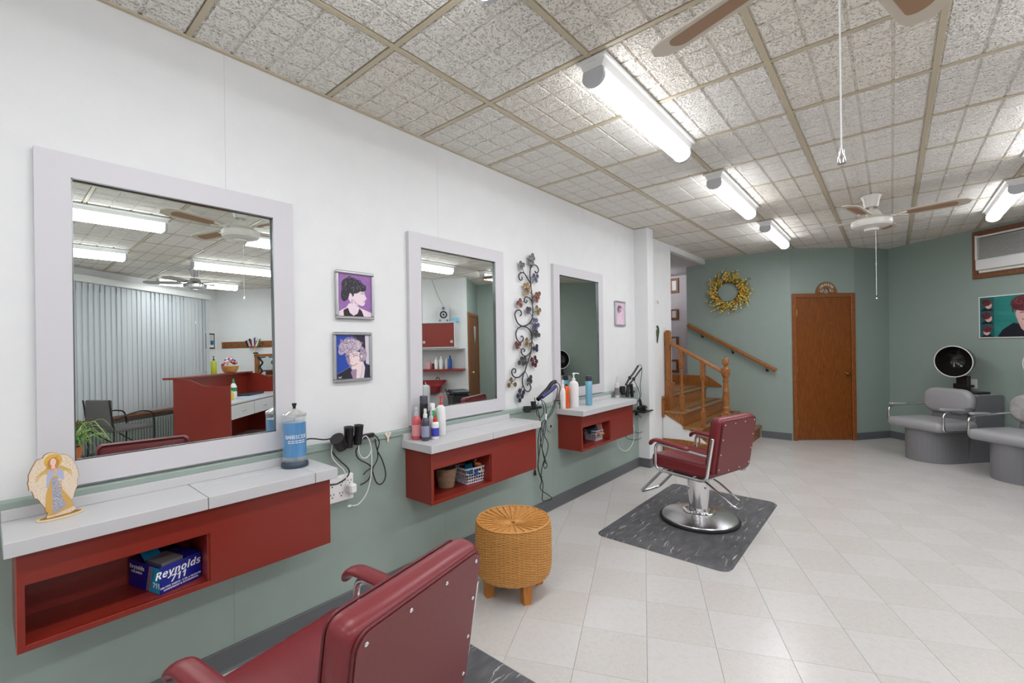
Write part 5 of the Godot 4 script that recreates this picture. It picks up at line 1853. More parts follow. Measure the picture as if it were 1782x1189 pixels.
func build_angel():
	var p1 := on_y(66, 909, 0.846)
	var p2 := on_y(144, 888, 0.846)
	var a := Vector2(p1.x, p1.z)
	var b := Vector2(p2.x, p2.z)
	var mid := (p1 + p2) / 2
	var d := (b - a).normalized()
	var t := thing("angel_figurine", "flat plywood angel with cream wings and silver gown standing on the station top", "figurine", mid, -atan2(d.y, d.x))
	var px := crop(30, 770, 7.43, [[372, 1008], [390, 910], [362, 900], [360, 855], [310, 800], [262, 738], [240, 728], [212, 722], [205, 690], [185, 640], [160, 632], [140, 628], [145, 600], [128, 525], [140, 500], [138, 430], [160, 380], [190, 320], [240, 235], [285, 215], [322, 205], [345, 165], [395, 138], [450, 128], [510, 138], [555, 158], [600, 150], [650, 165], [700, 200], [745, 270], [775, 335], [795, 425], [790, 450], [772, 465], [775, 560], [745, 620], [718, 720], [690, 755], [720, 810], [762, 862], [690, 905], [590, 945], [470, 985]])
	var out := []
	var inv := t.transform.affine_inverse()
	for p in px:
		var w := inv * on_line(p.x, p.y, a, b)
		out.append(Vector2(w.x, maxf(w.y, 0.003)))
	var st := mb()
	extrude(st, out, 0.004, xf(Vector3(0, 0, -0.002)))
	part(t, "plywood_figure", st, M.plywood)
	st = mb()
	var P := PackedVector2Array(out)
	var lo := P[0]
	var hi := P[0]
	for q in P:
		lo = Vector2(minf(lo.x, q.x), minf(lo.y, q.y))
		hi = Vector2(maxf(hi.x, q.x), maxf(hi.y, q.y))
	var c := (lo + hi) / 2
	var idx := Geometry2D.triangulate_polygon(P)
	for i in range(0, idx.size(), 3):
		var tr := [P[idx[i]], P[idx[i + 1]], P[idx[i + 2]]]
		if (tr[1] - tr[0]).cross(tr[2] - tr[0]) > 0: tr = [tr[0], tr[2], tr[1]]
		for q: Vector2 in tr:
			st.set_uv(Vector2((q.x - lo.x) / (hi.x - lo.x), 1.0 - (q.y - lo.y) / (hi.y - lo.y)))
			st.add_vertex(Vector3(c.x + (q.x - c.x) * .985, c.y + (q.y - c.y) * .99, 0.0024))
	part(t, "painted_front", st, picture_angel())
	st = mb()
	var L := p1.distance_to(p2) * 0.53
	extrude(st, arc2(Vector2.ZERO, Vector2(L, 0.032), 0, TAU * 0.975, 32), 0.004, Transform3D(Basis(Vector3.RIGHT, Vector3(0, 0, -1), Vector3.UP), Vector3.ZERO))
	part(t, "oval_base", st, M.plywood_pale)
	st = mb()
	extrude(st, arc2(Vector2.ZERO, Vector2(L * .88, 0.022), 0, TAU * 0.975, 32), 0.0006, Transform3D(Basis(Vector3.RIGHT, Vector3(0, 0, -1), Vector3.UP), Vector3(0, 0.004, 0)))
	part(t, "base_pattern", st, M.plywood)

func build_jar():
	var P := on_y(513.4, 811, 0.846)
	var d := depth_of(P)
	var k := d / F
	var t := thing("disinfectant_jar", "tall glass jar of blue disinfectant with comb lift on the station end", "jar", P)
	var r := 20.0 * k
	var st := mb()
	lathe(st, [Vector2(0, 0), Vector2(r * 1.07, 0), Vector2(r * 1.09, 3 * k), Vector2(r * 1.05, 7 * k), Vector2(r * .98, 9 * k), Vector2(0, 9 * k)], 36)
	part(t, "base", st, M.jar_base)
	st = mb()
	lathe(st, [Vector2(0, 9.5 * k), Vector2(r * .96, 9.5 * k), Vector2(r * .96, 88 * k), Vector2(r * .92, 88 * k), Vector2(r * .92, 12 * k), Vector2(0, 12 * k)], 36)
	part(t, "glass_body", st, M.jar_glass)
	st = mb()
	lathe(st, [Vector2(0, 18 * k), Vector2(r * .93, 18 * k), Vector2(r * .93, 77 * k), Vector2(0, 77 * k)], 36)
	part(t, "blue_liquid", st, M.jar_liquid)
	st = mb()
	lathe(st, [Vector2(0, 12 * k), Vector2(r * .93, 12 * k), Vector2(r * .93, 18 * k)], 36)
	part(t, "clear_foot", st, M.jar_glass)
	st = mb()
	lathe(st, [Vector2(r * .99, 87 * k), Vector2(r * .99, 90.5 * k), Vector2(r * .93, 92 * k), Vector2(r * .25, 98.5 * k), Vector2(r * .16, 100 * k), Vector2(0, 100 * k)], 36)
	part(t, "steel_lid", st, M.jar_lid)
	st = mb()
	lathe(st, [Vector2(r * .14, 98 * k), Vector2(r * .12, 103 * k), Vector2(r * .20, 107 * k), Vector2(r * .19, 109 * k), Vector2(0, 109 * k)], 18)
	part(t, "knob", st, M.black_plastic)
	st = mb()
	tube(st, [Vector3(0, 20 * k, 0), Vector3(0, 98 * k, 0)], 0.002, 6)
	part(t, "lift_rod", st, M.satin)
	# printed name wrapped round the glass
	var face := atan2(EYE.x - P.x, EYE.z - P.z) + 0.16
	var word := "BARBICIDE"
	for i in word.length():
		var a := face + (i - 4.0) * 0.21
		var q := part(t, "letter", lettering(word[i], 8.2 * k, 0.0004, false), M.print_white)
		q.position = Vector3(sin(a), 0, cos(a)) * r * 0.966 + Vector3(0, 53 * k, 0)
		q.rotation.y = a
	for j in 2:
		for i in 5:
			var a := face + (i - 2.0) * 0.30
			st = mb()
			bbox(st, Vector3(0, 0, 0), Vector3(r * .24, 1.1 * k, 0.0004))
			var q := part(t, "small_print", st, M.print_white)
			q.position = Vector3(sin(a), 0, cos(a)) * r * 0.966 + Vector3(0, (46.5 - j * 3.2) * k, 0)
			q.rotation.y = a

func build_foil_box():
	var ys := 0.5185
	var P := on_y(279, 1036.5, ys)
	var Q := on_y(350.2, 1003.5, ys)
	var R := on_y(201, 1018.5, ys)
	var ax := (Q - P)
	var W := minf(ax.length(), 0.27)
	ax = ax.normalized()
	var back := Vector3(ax.z, 0, -ax.x)
	if back.dot(R - P) < 0: back = -back
	var D := clampf((R - P).dot(back), 0.165, 0.19)
	var H := 0.098
	var t := thing("foil_box", "blue and turquoise box of foil sheets in the cubby of the angel's station", "box", P, atan2(-ax.z, ax.x))
	var st := mb()
	bbox(st, Vector3(W / 2, H / 2, -0.0006), Vector3(W, H, 0.0012))
	bbox(st, Vector3(W / 2, H / 2, -D), Vector3(W, H, 0.0012))
	bbox(st, Vector3(0, H / 2, -D / 2), Vector3(0.0012, H, D))
	bbox(st, Vector3(W, H / 2, -D / 2), Vector3(0.0012, H, D))
	bbox(st, Vector3(W / 2, 0.001, -D / 2), Vector3(W, 0.0012, D))
	bbox(st, Vector3(W * .82, H, -D / 2), Vector3(W * .36, 0.0012, D))
	bbox(st, Vector3(W / 2, H, -D * .85), Vector3(W, 0.0012, D * .3))
	part(t, "carton", st, M.foil_blue)
	st = mb()
	bbox(st, Vector3(W * .40, H * .52, -D * .42), Vector3(W * .52, H * .98, D * .55), 0.001)
	part(t, "foil_stack", st, M.foil_silver)
	st = mb()
	bbox(st, Vector3.ZERO, Vector3(W * .4, 0.001, D * .45), 0.0, xf(Vector3(W * .30, H + 0.026, -D * .80), Vector3(0.75, 0, 0)))
	part(t, "tear_flap", st, M.foil_cyan)
	# printing on the side that faces the aisle end
	var left := Basis(Vector3(0, 0, 1), Vector3.UP, Vector3(-1, 0, 0))
	st = mb()
	extrude(st, [Vector2(-0.062, 0.002), Vector2(-0.002, 0.002), Vector2(-0.002, H - 0.004), Vector2(-0.040, H - 0.004)], 0.0003, Transform3D(left, Vector3(-0.0008, 0, 0)))
	part(t, "turquoise_panel", st, M.foil_cyan)
	for k in 3:
		st = mb()
		var o := -0.068 - k * 0.008
		extrude(st, [Vector2(o, 0.002), Vector2(o + 0.0055, 0.002), Vector2(o + 0.0275, H - 0.004), Vector2(o + 0.022, H - 0.004)], 0.0003, Transform3D(left, Vector3(-0.0008, 0, 0)))
		part(t, "silver_stripe", st, M.foil_silver)
	var lines := [["Reynolds", 0.021, Vector3(-D * .73, 0.076, 0), true], ["FOIL SHEETS", 0.0115, Vector3(-D * .74, 0.058, 0), true], ["711", 0.026, Vector3(-0.021, 0.030, 0), true]]
	for e in lines:
		var q := part(t, "lettering", lettering(e[0], e[1], 0.0003, e[3]), M.print_white)
		q.transform = Transform3D(left, Vector3(-0.0012, e[2].y, e[2].x))
	for e in [["Reynolds", 0.036, Vector2(W * .44, 0.070)], ["711", 0.034, Vector2(W * .44, 0.043)], ["500 FOIL SHEETS - 5 IN. x 10-3/4 IN.", 0.0085, Vector2(W * .5, 0.021)], ["CONVENIENT & ECONOMICAL", 0.0085, Vector2(W * .5, 0.011)]]:
		var q := part(t, "lettering", lettering(e[0], e[1], 0.0003, true), M.print_white)
		var sh := Basis(Vector3(1, 0, 0), Vector3(0.22, 1, 0), Vector3(0, 0, 1)) if e[1] > 0.02 else Basis.IDENTITY
		q.transform = Transform3D(sh, Vector3(e[2].x, e[2].y, 0.0006))

func picture_frame(px: Array, print_: Material, label: String):
	# px: upper left, upper right, lower right, lower left
	var q := []
	for p in px: q.append(on_x(p[0], p[1], 0.022))
	var z0: float = (q[0].z + q[3].z) / 2
	var z1: float = (q[1].z + q[2].z) / 2
	var y0: float = (q[2].y + q[3].y) / 2
	var y1: float = (q[0].y + q[1].y) / 2
	var W := z0 - z1
	var H := y1 - y0
	var t := thing("picture_frame", label, "picture", Vector3(0.0, y0, (z0 + z1) / 2), PI / 2)
	var f := 0.016
	for e in [[Vector3(W, f, 0.022), Vector3(0, f / 2, 0.012)], [Vector3(W, f, 0.022), Vector3(0, H - f / 2, 0.012)], [Vector3(f, H - 2 * f, 0.022), Vector3(-W / 2 + f / 2, H / 2, 0.012)], [Vector3(f, H - 2 * f, 0.022), Vector3(W / 2 - f / 2, H / 2, 0.012)]]:
		part(t, "frame_bar", box_mesh(e[0], 0.005), M.satin, e[1])
	var st := mb()
	var w := W / 2 - f
	quad_uv(st, Vector3(-w, f, 0.012), Vector3(w, f, 0.012), Vector3(w, H - f, 0.012), Vector3(-w, H - f, 0.012))
	part(t, "print", st, print_)
	part(t, "backing", box_mesh(Vector3(W - .01, H - .01, 0.008)), M.dark, Vector3(0, H / 2, 0.005))

func build_vine():
	var O := [870.0, 430.0, 4.244]
	var base := on_x(910, 572, 0.0)
	var t := thing("metal_wall_vine", "curling dark metal vine wall art with coloured medallions between two mirrors", "wall art", Vector3(0, base.y, base.z))
	var inv := t.transform.affine_inverse()
	var curls := [
		[[225, 160], [222, 210], [228, 280], [236, 350], [240, 420], [243, 480], [238, 530], [215, 565], [190, 580], [160, 583], [130, 560], [112, 510], [115, 480], [135, 465], [155, 475], [158, 500], [148, 508]],
		[[228, 130], [225, 160], [240, 135], [265, 135], [283, 160], [282, 185], [268, 192], [258, 178]],
		[[228, 272], [205, 235], [180, 195], [155, 190], [140, 210], [145, 240], [158, 245], [165, 230], [158, 222]],
		[[240, 415], [225, 385], [200, 368], [182, 378], [182, 400], [193, 412], [200, 402], [195, 393]],
		[[160, 585], [195, 592], [225, 620], [235, 660], [236, 700], [228, 780], [205, 850], [185, 915]],
		[[160, 585], [130, 605], [118, 640], [125, 680], [145, 703], [165, 695], [172, 672], [162, 658], [155, 665]],
		[[228, 775], [205, 800], [180, 805], [160, 785], [160, 760], [172, 752], [183, 762], [178, 775]],
		[[185, 915], [150, 955], [120, 965], [95, 950], [87, 920], [98, 900], [115, 905], [115, 925], [107, 928]],
		[[185, 915], [168, 960], [167, 1010], [185, 1055], [210, 1068], [228, 1045], [222, 1015], [208, 1010], [203, 1025]]]
	for c in curls:
		var L := []
		for p in wall_path(O[0], O[1], O[2], c, 0.022): L.append(inv * p)
		var st := mb()
		tube(st, bend(L, 4), 0.0052, 6)
		part(t, "scroll", st, M.iron)
	var groups := [
		["grey", [228, 130], [[237, 62], [218, 80], [245, 85], [217, 112], [238, 117]]],
		["grey", [180, 195], [[149, 120], [169, 134], [155, 152]]],
		["slate", [230, 272], [[247, 214], [272, 217], [264, 249]]],
		["gold", [236, 350], [[180, 285], [200, 282], [219, 304], [183, 327], [199, 343]]],
		["rust", [240, 420], [[267, 350], [287, 345], [250, 374], [279, 373], [268, 397]]],
		["rust", [182, 400], [[145, 396], [130, 415], [151, 432]]],
		["grey", [241, 515], [[200, 458], [217, 461], [203, 481]]],
		["gold", [243, 485], [[268, 448], [290, 467], [278, 490]]],
		["blue", [215, 565], [[248, 540], [266, 543], [279, 577], [268, 583], [245, 592], [263, 598]]],
		["grey", [225, 620], [[250, 618], [268, 630], [243, 648], [264, 655], [284, 651]]],
		["gold", [236, 665], [[194, 686], [194, 718], [221, 720]]],
		["rust", [160, 765], [[117, 714], [142, 717], [124, 739]]],
		["slate", [235, 690], [[268, 734], [247, 750], [268, 760]]],
		["grey", [215, 825], [[157, 825], [180, 820], [139, 855], [187, 855], [168, 862]]],
		["wine", [222, 800], [[231, 832], [255, 818], [266, 845], [238, 865], [258, 873]]],
		["grey", [185, 915], [[223, 962], [205, 984], [224, 992]]],
		["gold", [120, 965], [[78, 981], [62, 1022], [108, 1016]]],
		["slate", [168, 1020], [[142, 1063], [170, 1073], [128, 1100], [160, 1103], [142, 1132]]]]
	var disc := mb()
	lathe(disc, [Vector2(0, 0.0), Vector2(0.012, 0.0), Vector2(0.0185, 0.004), Vector2(0.0195, 0.007), Vector2(0.017, 0.007), Vector2(0.010, 0.004), Vector2(0.006, 0.0045), Vector2(0.0, 0.007)], 14, Transform3D(Basis(Vector3(0, 0, 1), -PI / 2), Vector3.ZERO), 0.9)
	var dm := as_mesh(disc)
	for g in groups:
		var c := Vector3.ZERO
		var P := []
		for p in g[2]:
			var w := inv * on_x(O[0] + p[0] / O[2], O[1] + p[1] / O[2], 0.024)
			P.append(w)
			c += w / g[2].size()
		var st := mb()
		var root := inv * on_x(O[0] + g[1][0] / O[2], O[1] + g[1][1] / O[2], 0.022)
		tube(st, [root, c], 0.0028, 5)
		for w in P: tube(st, [c, w], 0.0022, 5)
		part(t, "stalk", st, M.iron)
		for w in P: part(t, "medallion", dm, M["disc_" + g[0]], w)

func build_tools():
	# first holder: three black tubes clipped to the rail between stations
	var A := [470.0, 690.0, 5.943]
	var b := on_x(610, 775, 0.03)
	var t := thing("hair_tool_holder", "black three-tube hair tool holder on the rail beside the white outlet", "tool holder", Vector3(0.03, b.y, b.z))
	var inv := t.transform.affine_inverse()
	for e in [[[815, 325], [812, 525], 0.025, 0.085], [[918, 305], [905, 495], 0.024, 0.085]]:
		var p0 := inv * on_x(A[0] + e[0][0] / A[2], A[1] + e[0][1] / A[2], e[3])
		var p1 := inv * on_x(A[0] + e[1][0] / A[2], A[1] + e[1][1] / A[2], e[3] - 0.01)
		var st := mb()
		tube(st, [p1, p0, p0 + (p0 - p1).normalized() * 0.004], [e[2] * .86, e[2], e[2] * 1.1], 20)
		part(t, "holder_tube", st, M.black_plastic)
		st = mb()
		tube(st, [p0 + (p0 - p1).normalized() * 0.0036, p0 + (p0 - p1).normalized() * 0.0046], e[2] * .92, 20)
		part(t, "tube_mouth", st, M.dark)
	var c0 := inv * on_x(A[0] + 690 / A[2], A[1] + 435 / A[2], 0.10)
	var c1 := inv * on_x(A[0] + 745 / A[2], A[1] + 525 / A[2], 0.075)
	var st2 := mb()
	tube(st2, [c1, c0], [0.030, 0.035], 20)
	part(t, "holder_cup", st2, M.black_plastic)
	st2 = mb()
	bbox(st2, inv * on_x(A[0] + 900 / A[2], A[1] + 425 / A[2], 0.05), Vector3(0.03, 0.022, 0.20), 0.004)
	part(t, "mounting_bar", st2, M.black_plastic)
	cord_thing("charging_cable", wall_path(A[0], A[1], A[2], [[770, 372], [700, 398], [655, 470], [636, 560], [648, 640], [700, 705], [758, 760], [788, 850], [780, 930], [800, 985], [850, 1012], [858, 1000], [825, 962]], 0.075), 0.0032, M.cord_white, "white cable drooping from the black tubes to the white charger", "cable")
	cord_thing("charging_cable", wall_path(A[0], A[1], A[2], [[915, 560], [918, 500], [945, 445], [985, 410], [1020, 445], [1045, 540], [1052, 700], [1040, 850], [1000, 1000], [920, 1110], [850, 1132]], 0.065), 0.0032, M.cord_white, "white cable hanging free to a bare plug end below the outlet", "cable")
	cord_thing("charging_cable", wall_path(A[0], A[1], A[2], [[1045, 545], [1030, 600], [990, 637], [945, 628], [915, 560], [920, 490], [955, 435]], 0.075), 0.0028, M.cord_white, "white cable loop coiled under the black holder", "cable")
	var pe := on_x(A[0] + 822 / A[2], A[1] + 1135 / A[2], 0.065)
	solo("cable_plug", box_mesh(Vector3(0.010, 0.010, 0.022), 0.003), M.white_plastic, "small white connector at the end of the hanging cable", "plug", pe)
	cord_thing("power_cord", wall_path(A[0], A[1], A[2], [[372, 462], [390, 442], [450, 438], [560, 448], [640, 432], [710, 392], [775, 370]], 0.055), 0.0035, M.cord_black, "black cord running behind the blue jar to the tool holder")
	cord_thing("power_cord", wall_path(A[0], A[1], A[2], [[640, 560], [660, 600], [730, 672], [800, 738], [818, 790], [780, 852], [700, 902], [622, 916]], 0.06), 0.0035, M.cord_black, "black cord curving from the holder cup down to the white outlet")
	cord_thing("power_cord", wall_path(A[0], A[1], A[2], [[1000, 400], [1085, 405], [1128, 470], [1112, 560], [1112, 640], [1072, 720], [1000, 772], [965, 812]], 0.06), 0.0035, M.cord_black, "black cord crossing behind the hanging white cable")
	cord_thing("power_cord", wall_path(A[0], A[1], A[2], [[1085, 440], [1110, 560], [1160, 660], [1195, 790], [1180, 872], [1140, 910], [1098, 888], [1066, 800], [1050, 735], [1005, 695], [935, 660], [898, 618], [890, 560], [915, 515]], 0.055), 0.0035, M.cord_black, "long looped black cord hanging beside the heart ornament")
	cord_thing("power_cord", wall_path(A[0], A[1], A[2], [[1072, 720], [1030, 840], [990, 886], [965, 900], [935, 915]], 0.06), 0.0038, M.cord_black, "short black cord ending in a bare plug below the holder")
	# six-way outlet with plugs
	var o0 := on_x(470 + 705 / 5.943, 690 + 945 / 5.943, 0.03)
	var o := thing("wall_outlet", "white multi-socket outlet box on green wall beside the red cabinet", "outlet", Vector3(0.03, o0.y - 0.06, o0.z), PI / 2)
	part(o, "box", box_mesh(Vector3(0.145, 0.135, 0.028), 0.005), M.white_plastic, Vector3(0, 0.06, 0.014))
	for i in 3:
		for j in 2:
			st2 = mb()
			bbox(st2, Vector3(-0.048 + i * 0.048 - 0.008, 0.033 + j * 0.055 + 0.006, 0.0283), Vector3(0.003, 0.010, 0.0012))
			bbox(st2, Vector3(-0.048 + i * 0.048 + 0.008, 0.033 + j * 0.055 + 0.006, 0.0283), Vector3(0.003, 0.010, 0.0012))
			bbox(st2, Vector3(-0.048 + i * 0.048, 0.033 + j * 0.055 - 0.009, 0.0283), Vector3(0.006, 0.006, 0.0012))
			part(o, "socket", st2, M.dark)
	var ch := on_x(470 + 790 / 5.943, 690 + 930 / 5.943, 0.03)
	solo("charger_block", box_mesh(Vector3(0.045, 0.05, 0.04), 0.008), M.white_plastic, "white phone charger plugged into the outlet box", "charger", Vector3(0.083, ch.y, ch.z))
	# little heart-headed key ornament
	var hk := on_x(672.8, 763, 0.03)
	st2 = mb()
	var heart := []
	heart.append_array(arc2(Vector2(0.010, 0.028), Vector2(0.010, 0.010), -0.4, PI * .95, 8))
	heart.append_array(arc2(Vector2(-0.010, 0.028), Vector2(0.010, 0.010), 0.15, PI + 0.4, 8))
	heart.append_array([Vector2(-0.006, 0.008), Vector2(-0.004, -0.018), Vector2(0.004, -0.018), Vector2(0.006, 0.008)])
	extrude(st2, heart, 0.004, Transform3D(face_x(), Vector3.ZERO))
	var hh := solo("heart_ornament", st2, M.heart_white, "small cream heart-shaped ornament pinned to the green rail", "ornament", Vector3(0.042, hk.y, hk.z))
	st2 = mb()
	ball(st2, Vector3(0.005, 0.026, 0), Vector3(0.001, 0.003, 0.003))
	part(hh, "pin", st2, M.dark)

	# second holder, between the second and third stations
	var B := [900.0, 640.0, 4.954]
	var b2 := on_x(925, 715, 0.03)
	t = thing("hair_tool_holder", "black ring tool holder with tangled cords between two red stations", "tool holder", Vector3(0.03, b2.y, b2.z))
	inv = t.transform.affine_inverse()
	for e in [[87, 360, 37.0, 48.0, 0.13], [140, 318, 26.0, 50.0, 0.10]]:
		var p := inv * on_x(B[0] + e[0] / B[2], B[1] + e[1] / B[2], e[4])
		var kk: float = depth_of(t.transform * p) / F / B[2]
		st2 = mb()
		lathe(st2, [Vector2(e[2] * kk * .8, -e[3] * kk * .5), Vector2(e[2] * kk * .95, e[3] * kk * .45), Vector2(e[2] * kk * 1.05, e[3] * kk * .5), Vector2(e[2] * kk * .9, e[3] * kk * .5), Vector2(e[2] * kk * .75, -e[3] * kk * .45), Vector2(0, -e[3] * kk * .45)], 22, xf(p))
		part(t, "holder_ring", st2, M.black_plastic)
	st2 = mb()
	bbox(st2, inv * on_x(B[0] + 130 / B[2], B[1] + 350 / B[2], 0.055), Vector3(0.05, 0.02, 0.2), 0.004)
	part(t, "mounting_bar", st2, M.black_plastic)
	# curling irons standing in the holder
	for e in [[[[178, 275], [215, 235], [262, 185], [300, 135], [330, 122]], 0.017, M.black_plastic, "black curling iron angled up out of the ring holder"], [[[215, 255], [262, 220], [300, 190], [332, 158]], 0.015, M.iron_blue, "dark blue handled curling iron angled up out of the ring holder"]]:
		var L := wall_path(B[0], B[1], B[2], e[0], 0.12 if e[1] > 0.016 else 0.165)
		st2 = mb()
		tube(st2, bend(L, 4), e[1], 12)
		solo("curling_iron", st2, e[2], e[3], "curling iron")
	cord_thing("power_cord", wall_path(B[0], B[1], B[2], [[330, 122], [362, 145], [370, 190], [350, 250], [330, 300], [310, 370], [280, 420], [240, 470], [225, 560], [205, 640], [190, 740], [180, 830], [190, 905], [215, 945]], 0.12), 0.0036, M.cord_black, "black cord arching off the black curling iron")
	cord_thing("power_cord", wall_path(B[0], B[1], B[2], [[332, 158], [348, 175], [340, 240], [320, 300], [290, 380], [250, 440], [215, 480], [222, 560], [265, 650], [260, 720], [235, 790], [215, 860], [205, 930]], 0.10), 0.0034, M.cord_black, "black cord dropping from the blue curling iron")
	cord_thing("power_cord", wall_path(B[0], B[1], B[2], [[150, 260], [165, 340], [190, 410], [205, 520], [200, 620], [220, 720], [245, 800], [258, 845], [240, 870], [228, 840], [240, 800]], 0.09), 0.0036, M.cord_black, "black cord with a small knot halfway down the tangle")
	cord_thing("power_cord", wall_path(B[0], B[1], B[2], [[215, 470], [190, 560], [180, 650], [185, 780], [178, 860], [195, 930], [210, 980], [198, 1030], [215, 1062], [265, 1095], [297, 1122], [285, 1140], [222, 1148], [218, 1090], [222, 1000], [205, 940]], 0.07), 0.0036, M.cord_black, "longest black cord reaching the baseboard beside the wicker stool")
	cord_thing("power_cord", wall_path(B[0], B[1], B[2], [[190, 260], [215, 300], [230, 380], [200, 430], [170, 400], [165, 340], [185, 300]], 0.13), 0.003, M.cord_black, "black cord coiled round the ring holder")
	cord_thing("power_cord", wall_path(B[0], B[1], B[2], [[200, 270], [235, 300], [250, 360], [248, 430], [245, 520], [230, 600], [215, 700], [245, 830]], 0.11), 0.003, M.cord_black, "thin black cord hanging beside the white cord tag")
	var tagp := on_x(B[0] + 249 / B[2], B[1] + 425 / B[2], 0.125)
	solo("cord_tag", box_mesh(Vector3(0.004, 0.05, 0.018), 0.001), M.white_plastic, "white paper tag on a black cord beside the counter", "tag", tagp)
	var plg := on_x(B[0] + 155 / B[2], B[1] + 905 / B[2], 0.04)
	t = thing("dangling_plug", "black plug dangling below the corner of the middle red cabinet", "plug", plg)
	st2 = mb()
	lathe(st2, [Vector2(0, -0.02), Vector2(0.012, -0.02), Vector2(0.010, 0.0), Vector2(0.004, 0.02), Vector2(0, 0.02)], 10)
	part(t, "plug_body", st2, M.black_plastic)
	st2 = mb()
	tube(st2, [Vector3(0, 0.02, 0), Vector3(0, 0.10, 0)], 0.003, 6)
	part(t, "lead", st2, M.cord_black)
	var ou := on_x(B[0] + 282 / B[2], B[1] + 505 / B[2], 0.03)
	t = thing("wall_outlet", "green-painted round outlet on the green wall between two red stations", "outlet", Vector3(0.03, ou.y, ou.z), PI / 2)
	st2 = mb()
	lathe(st2, [Vector2(0, 0), Vector2(0.05, 0), Vector2(0.047, 0.008), Vector2(0.034, 0.010), Vector2(0, 0.010)], 28, Transform3D(Basis(Vector3.RIGHT, PI / 2), Vector3.ZERO))
	part(t, "round_plate", st2, M.outlet_grey)
	st2 = mb()
	lathe(st2, [Vector2(0, 0.0101), Vector2(0.012, 0.0101), Vector2(0.012, 0.011), Vector2(0, 0.011)], 12, Transform3D(Basis(Vector3.RIGHT, PI / 2), Vector3.ZERO))
	part(t, "socket", st2, M.dark)

	# third holder at the column: dryer on a tray, flat iron above
	var Cc := [940.0, 620.0, 6.605]
	var b3 := on_x(1085, 680, 0.03)
	t = thing("hair_tool_holder", "black cup tool holder at the end of the station by the column", "tool holder", Vector3(0.03, b3.y, b3.z))
	inv = t.transform.affine_inverse()
	var pc := inv * on_x(Cc[0] + 945 / Cc[2], Cc[1] + 385 / Cc[2], 0.11)
	st2 = mb()
	lathe(st2, [Vector2(0.028, -0.03), Vector2(0.033, 0.03), Vector2(0.036, 0.033), Vector2(0.030, 0.033), Vector2(0.026, -0.026), Vector2(0, -0.026)], 22, xf(pc))
	part(t, "holder_cup", st2, M.black_plastic)
	st2 = mb()
	bbox(st2, inv * on_x(Cc[0] + 1010 / Cc[2], Cc[1] + 420 / Cc[2], 0.05), Vector3(0.045, 0.02, 0.26), 0.004)
	part(t, "mounting_bar", st2, M.black_plastic)
	for e in [[[1010, 330], [1000, 470], 0.018], [[1045, 320], [1060, 470], 0.018]]:
		st2 = mb()
		tube(st2, wall_path_in(inv, Cc, [e[0], e[1]], 0.10), e[2], 12)
		part(t, "holder_tube", st2, M.black_plastic)
	for e in [[[[985, 330], [1030, 250], [1070, 200], [1125, 112]], 0.011, "black flat iron leaning up and out of the holder by the column"], [[[1020, 330], [1075, 262], [1120, 200], [1165, 140]], 0.009, "slim black curling wand beside the flat iron at the column"]]:
		st2 = mb()
		tube(st2, bend(wall_path(Cc[0], Cc[1], Cc[2], e[0], 0.12), 4), e[1], 10)
		var wand := solo("styling_wand", st2, M.black_plastic, e[2], "styling iron")
		st2 = mb()
		var q0 := on_x(Cc[0] + e[0][1][0] / Cc[2], Cc[1] + e[0][1][1] / Cc[2], 0.12)
		ball(st2, q0, Vector3(0.018, 0.022, 0.022))
		part(wand, "grip", st2, M.black_gloss)
	cord_thing("power_cord", wall_path(Cc[0], Cc[1], Cc[2], [[1125, 112], [1150, 100], [1168, 130], [1165, 220], [1150, 330], [1158, 450], [1130, 520]], 0.12), 0.0032, M.cord_black, "black cord looping off the flat iron by the column")
	cord_thing("power_cord", wall_path(Cc[0], Cc[1], Cc[2], [[1080, 280], [1112, 345], [1140, 420], [1142, 480], [1100, 560]], 0.11), 0.0032, M.cord_black, "black cord falling from the slim wand to the tray")
	cord_thing("power_cord", wall_path(Cc[0], Cc[1], Cc[2], [[1105, 640], [1180, 740], [1225, 820], [1222, 890], [1120, 960], [1010, 950], [980, 905]], 0.06), 0.0034, M.cord_black, "wide black cord loop under the dryer tray")
	cord_thing("power_cord", wall_path(Cc[0], Cc[1], Cc[2], [[1190, 640], [1240, 740], [1232, 820], [1150, 880], [1085, 872]], 0.075), 0.0034, M.cord_black, "black cord curving under the dryer tray to the cabinet")
	cord_thing("power_cord", wall_path(Cc[0], Cc[1], Cc[2], [[1075, 790], [1082, 900], [1060, 1010], [992, 1088], [920, 1062], [882, 985], [874, 930]], 0.06), 0.0036, M.cord_white, "white cord hanging in a loop below the station by the column")
	# tray and dryer
	var tr := on_x(Cc[0] + 1165 / Cc[2], Cc[1] + 628 / Cc[2], 0.10)
	t = thing("dryer_tray", "small black shelf on the wall at the column holding a hair dryer", "shelf", Vector3(0.03, tr.y, tr.z))
	part(t, "shelf_board", box_mesh(Vector3(0.16, 0.014, 0.24), 0.004), M.black_plastic, Vector3(0.08, 0, 0))
	part(t, "bracket", box_mesh(Vector3(0.02, 0.05, 0.03), 0.003), M.black_plastic, Vector3(0.01, -0.03, 0))
	t = thing("hair_dryer", "black hair dryer lying on the small shelf at the column", "hair dryer", tr + Vector3(0.02, 0.008, 0))
	st2 = mb()
	tube(st2, [Vector3(0, 0.03, 0.12), Vector3(0, 0.034, 0.07), Vector3(0, 0.034, 0.0), Vector3(0, 0.026, -0.07), Vector3(0, 0.020, -0.12)], [0.022, 0.030, 0.030, 0.020, 0.012], 16)
	part(t, "barrel", st2, M.black_gloss)
	st2 = mb()
	tube(st2, [Vector3(0, 0.04, 0.05), Vector3(-0.005, 0.09, 0.06), Vector3(-0.01, 0.13, 0.065)], [0.016, 0.015, 0.013], 12)
	part(t, "handle", st2, M.black_plastic)

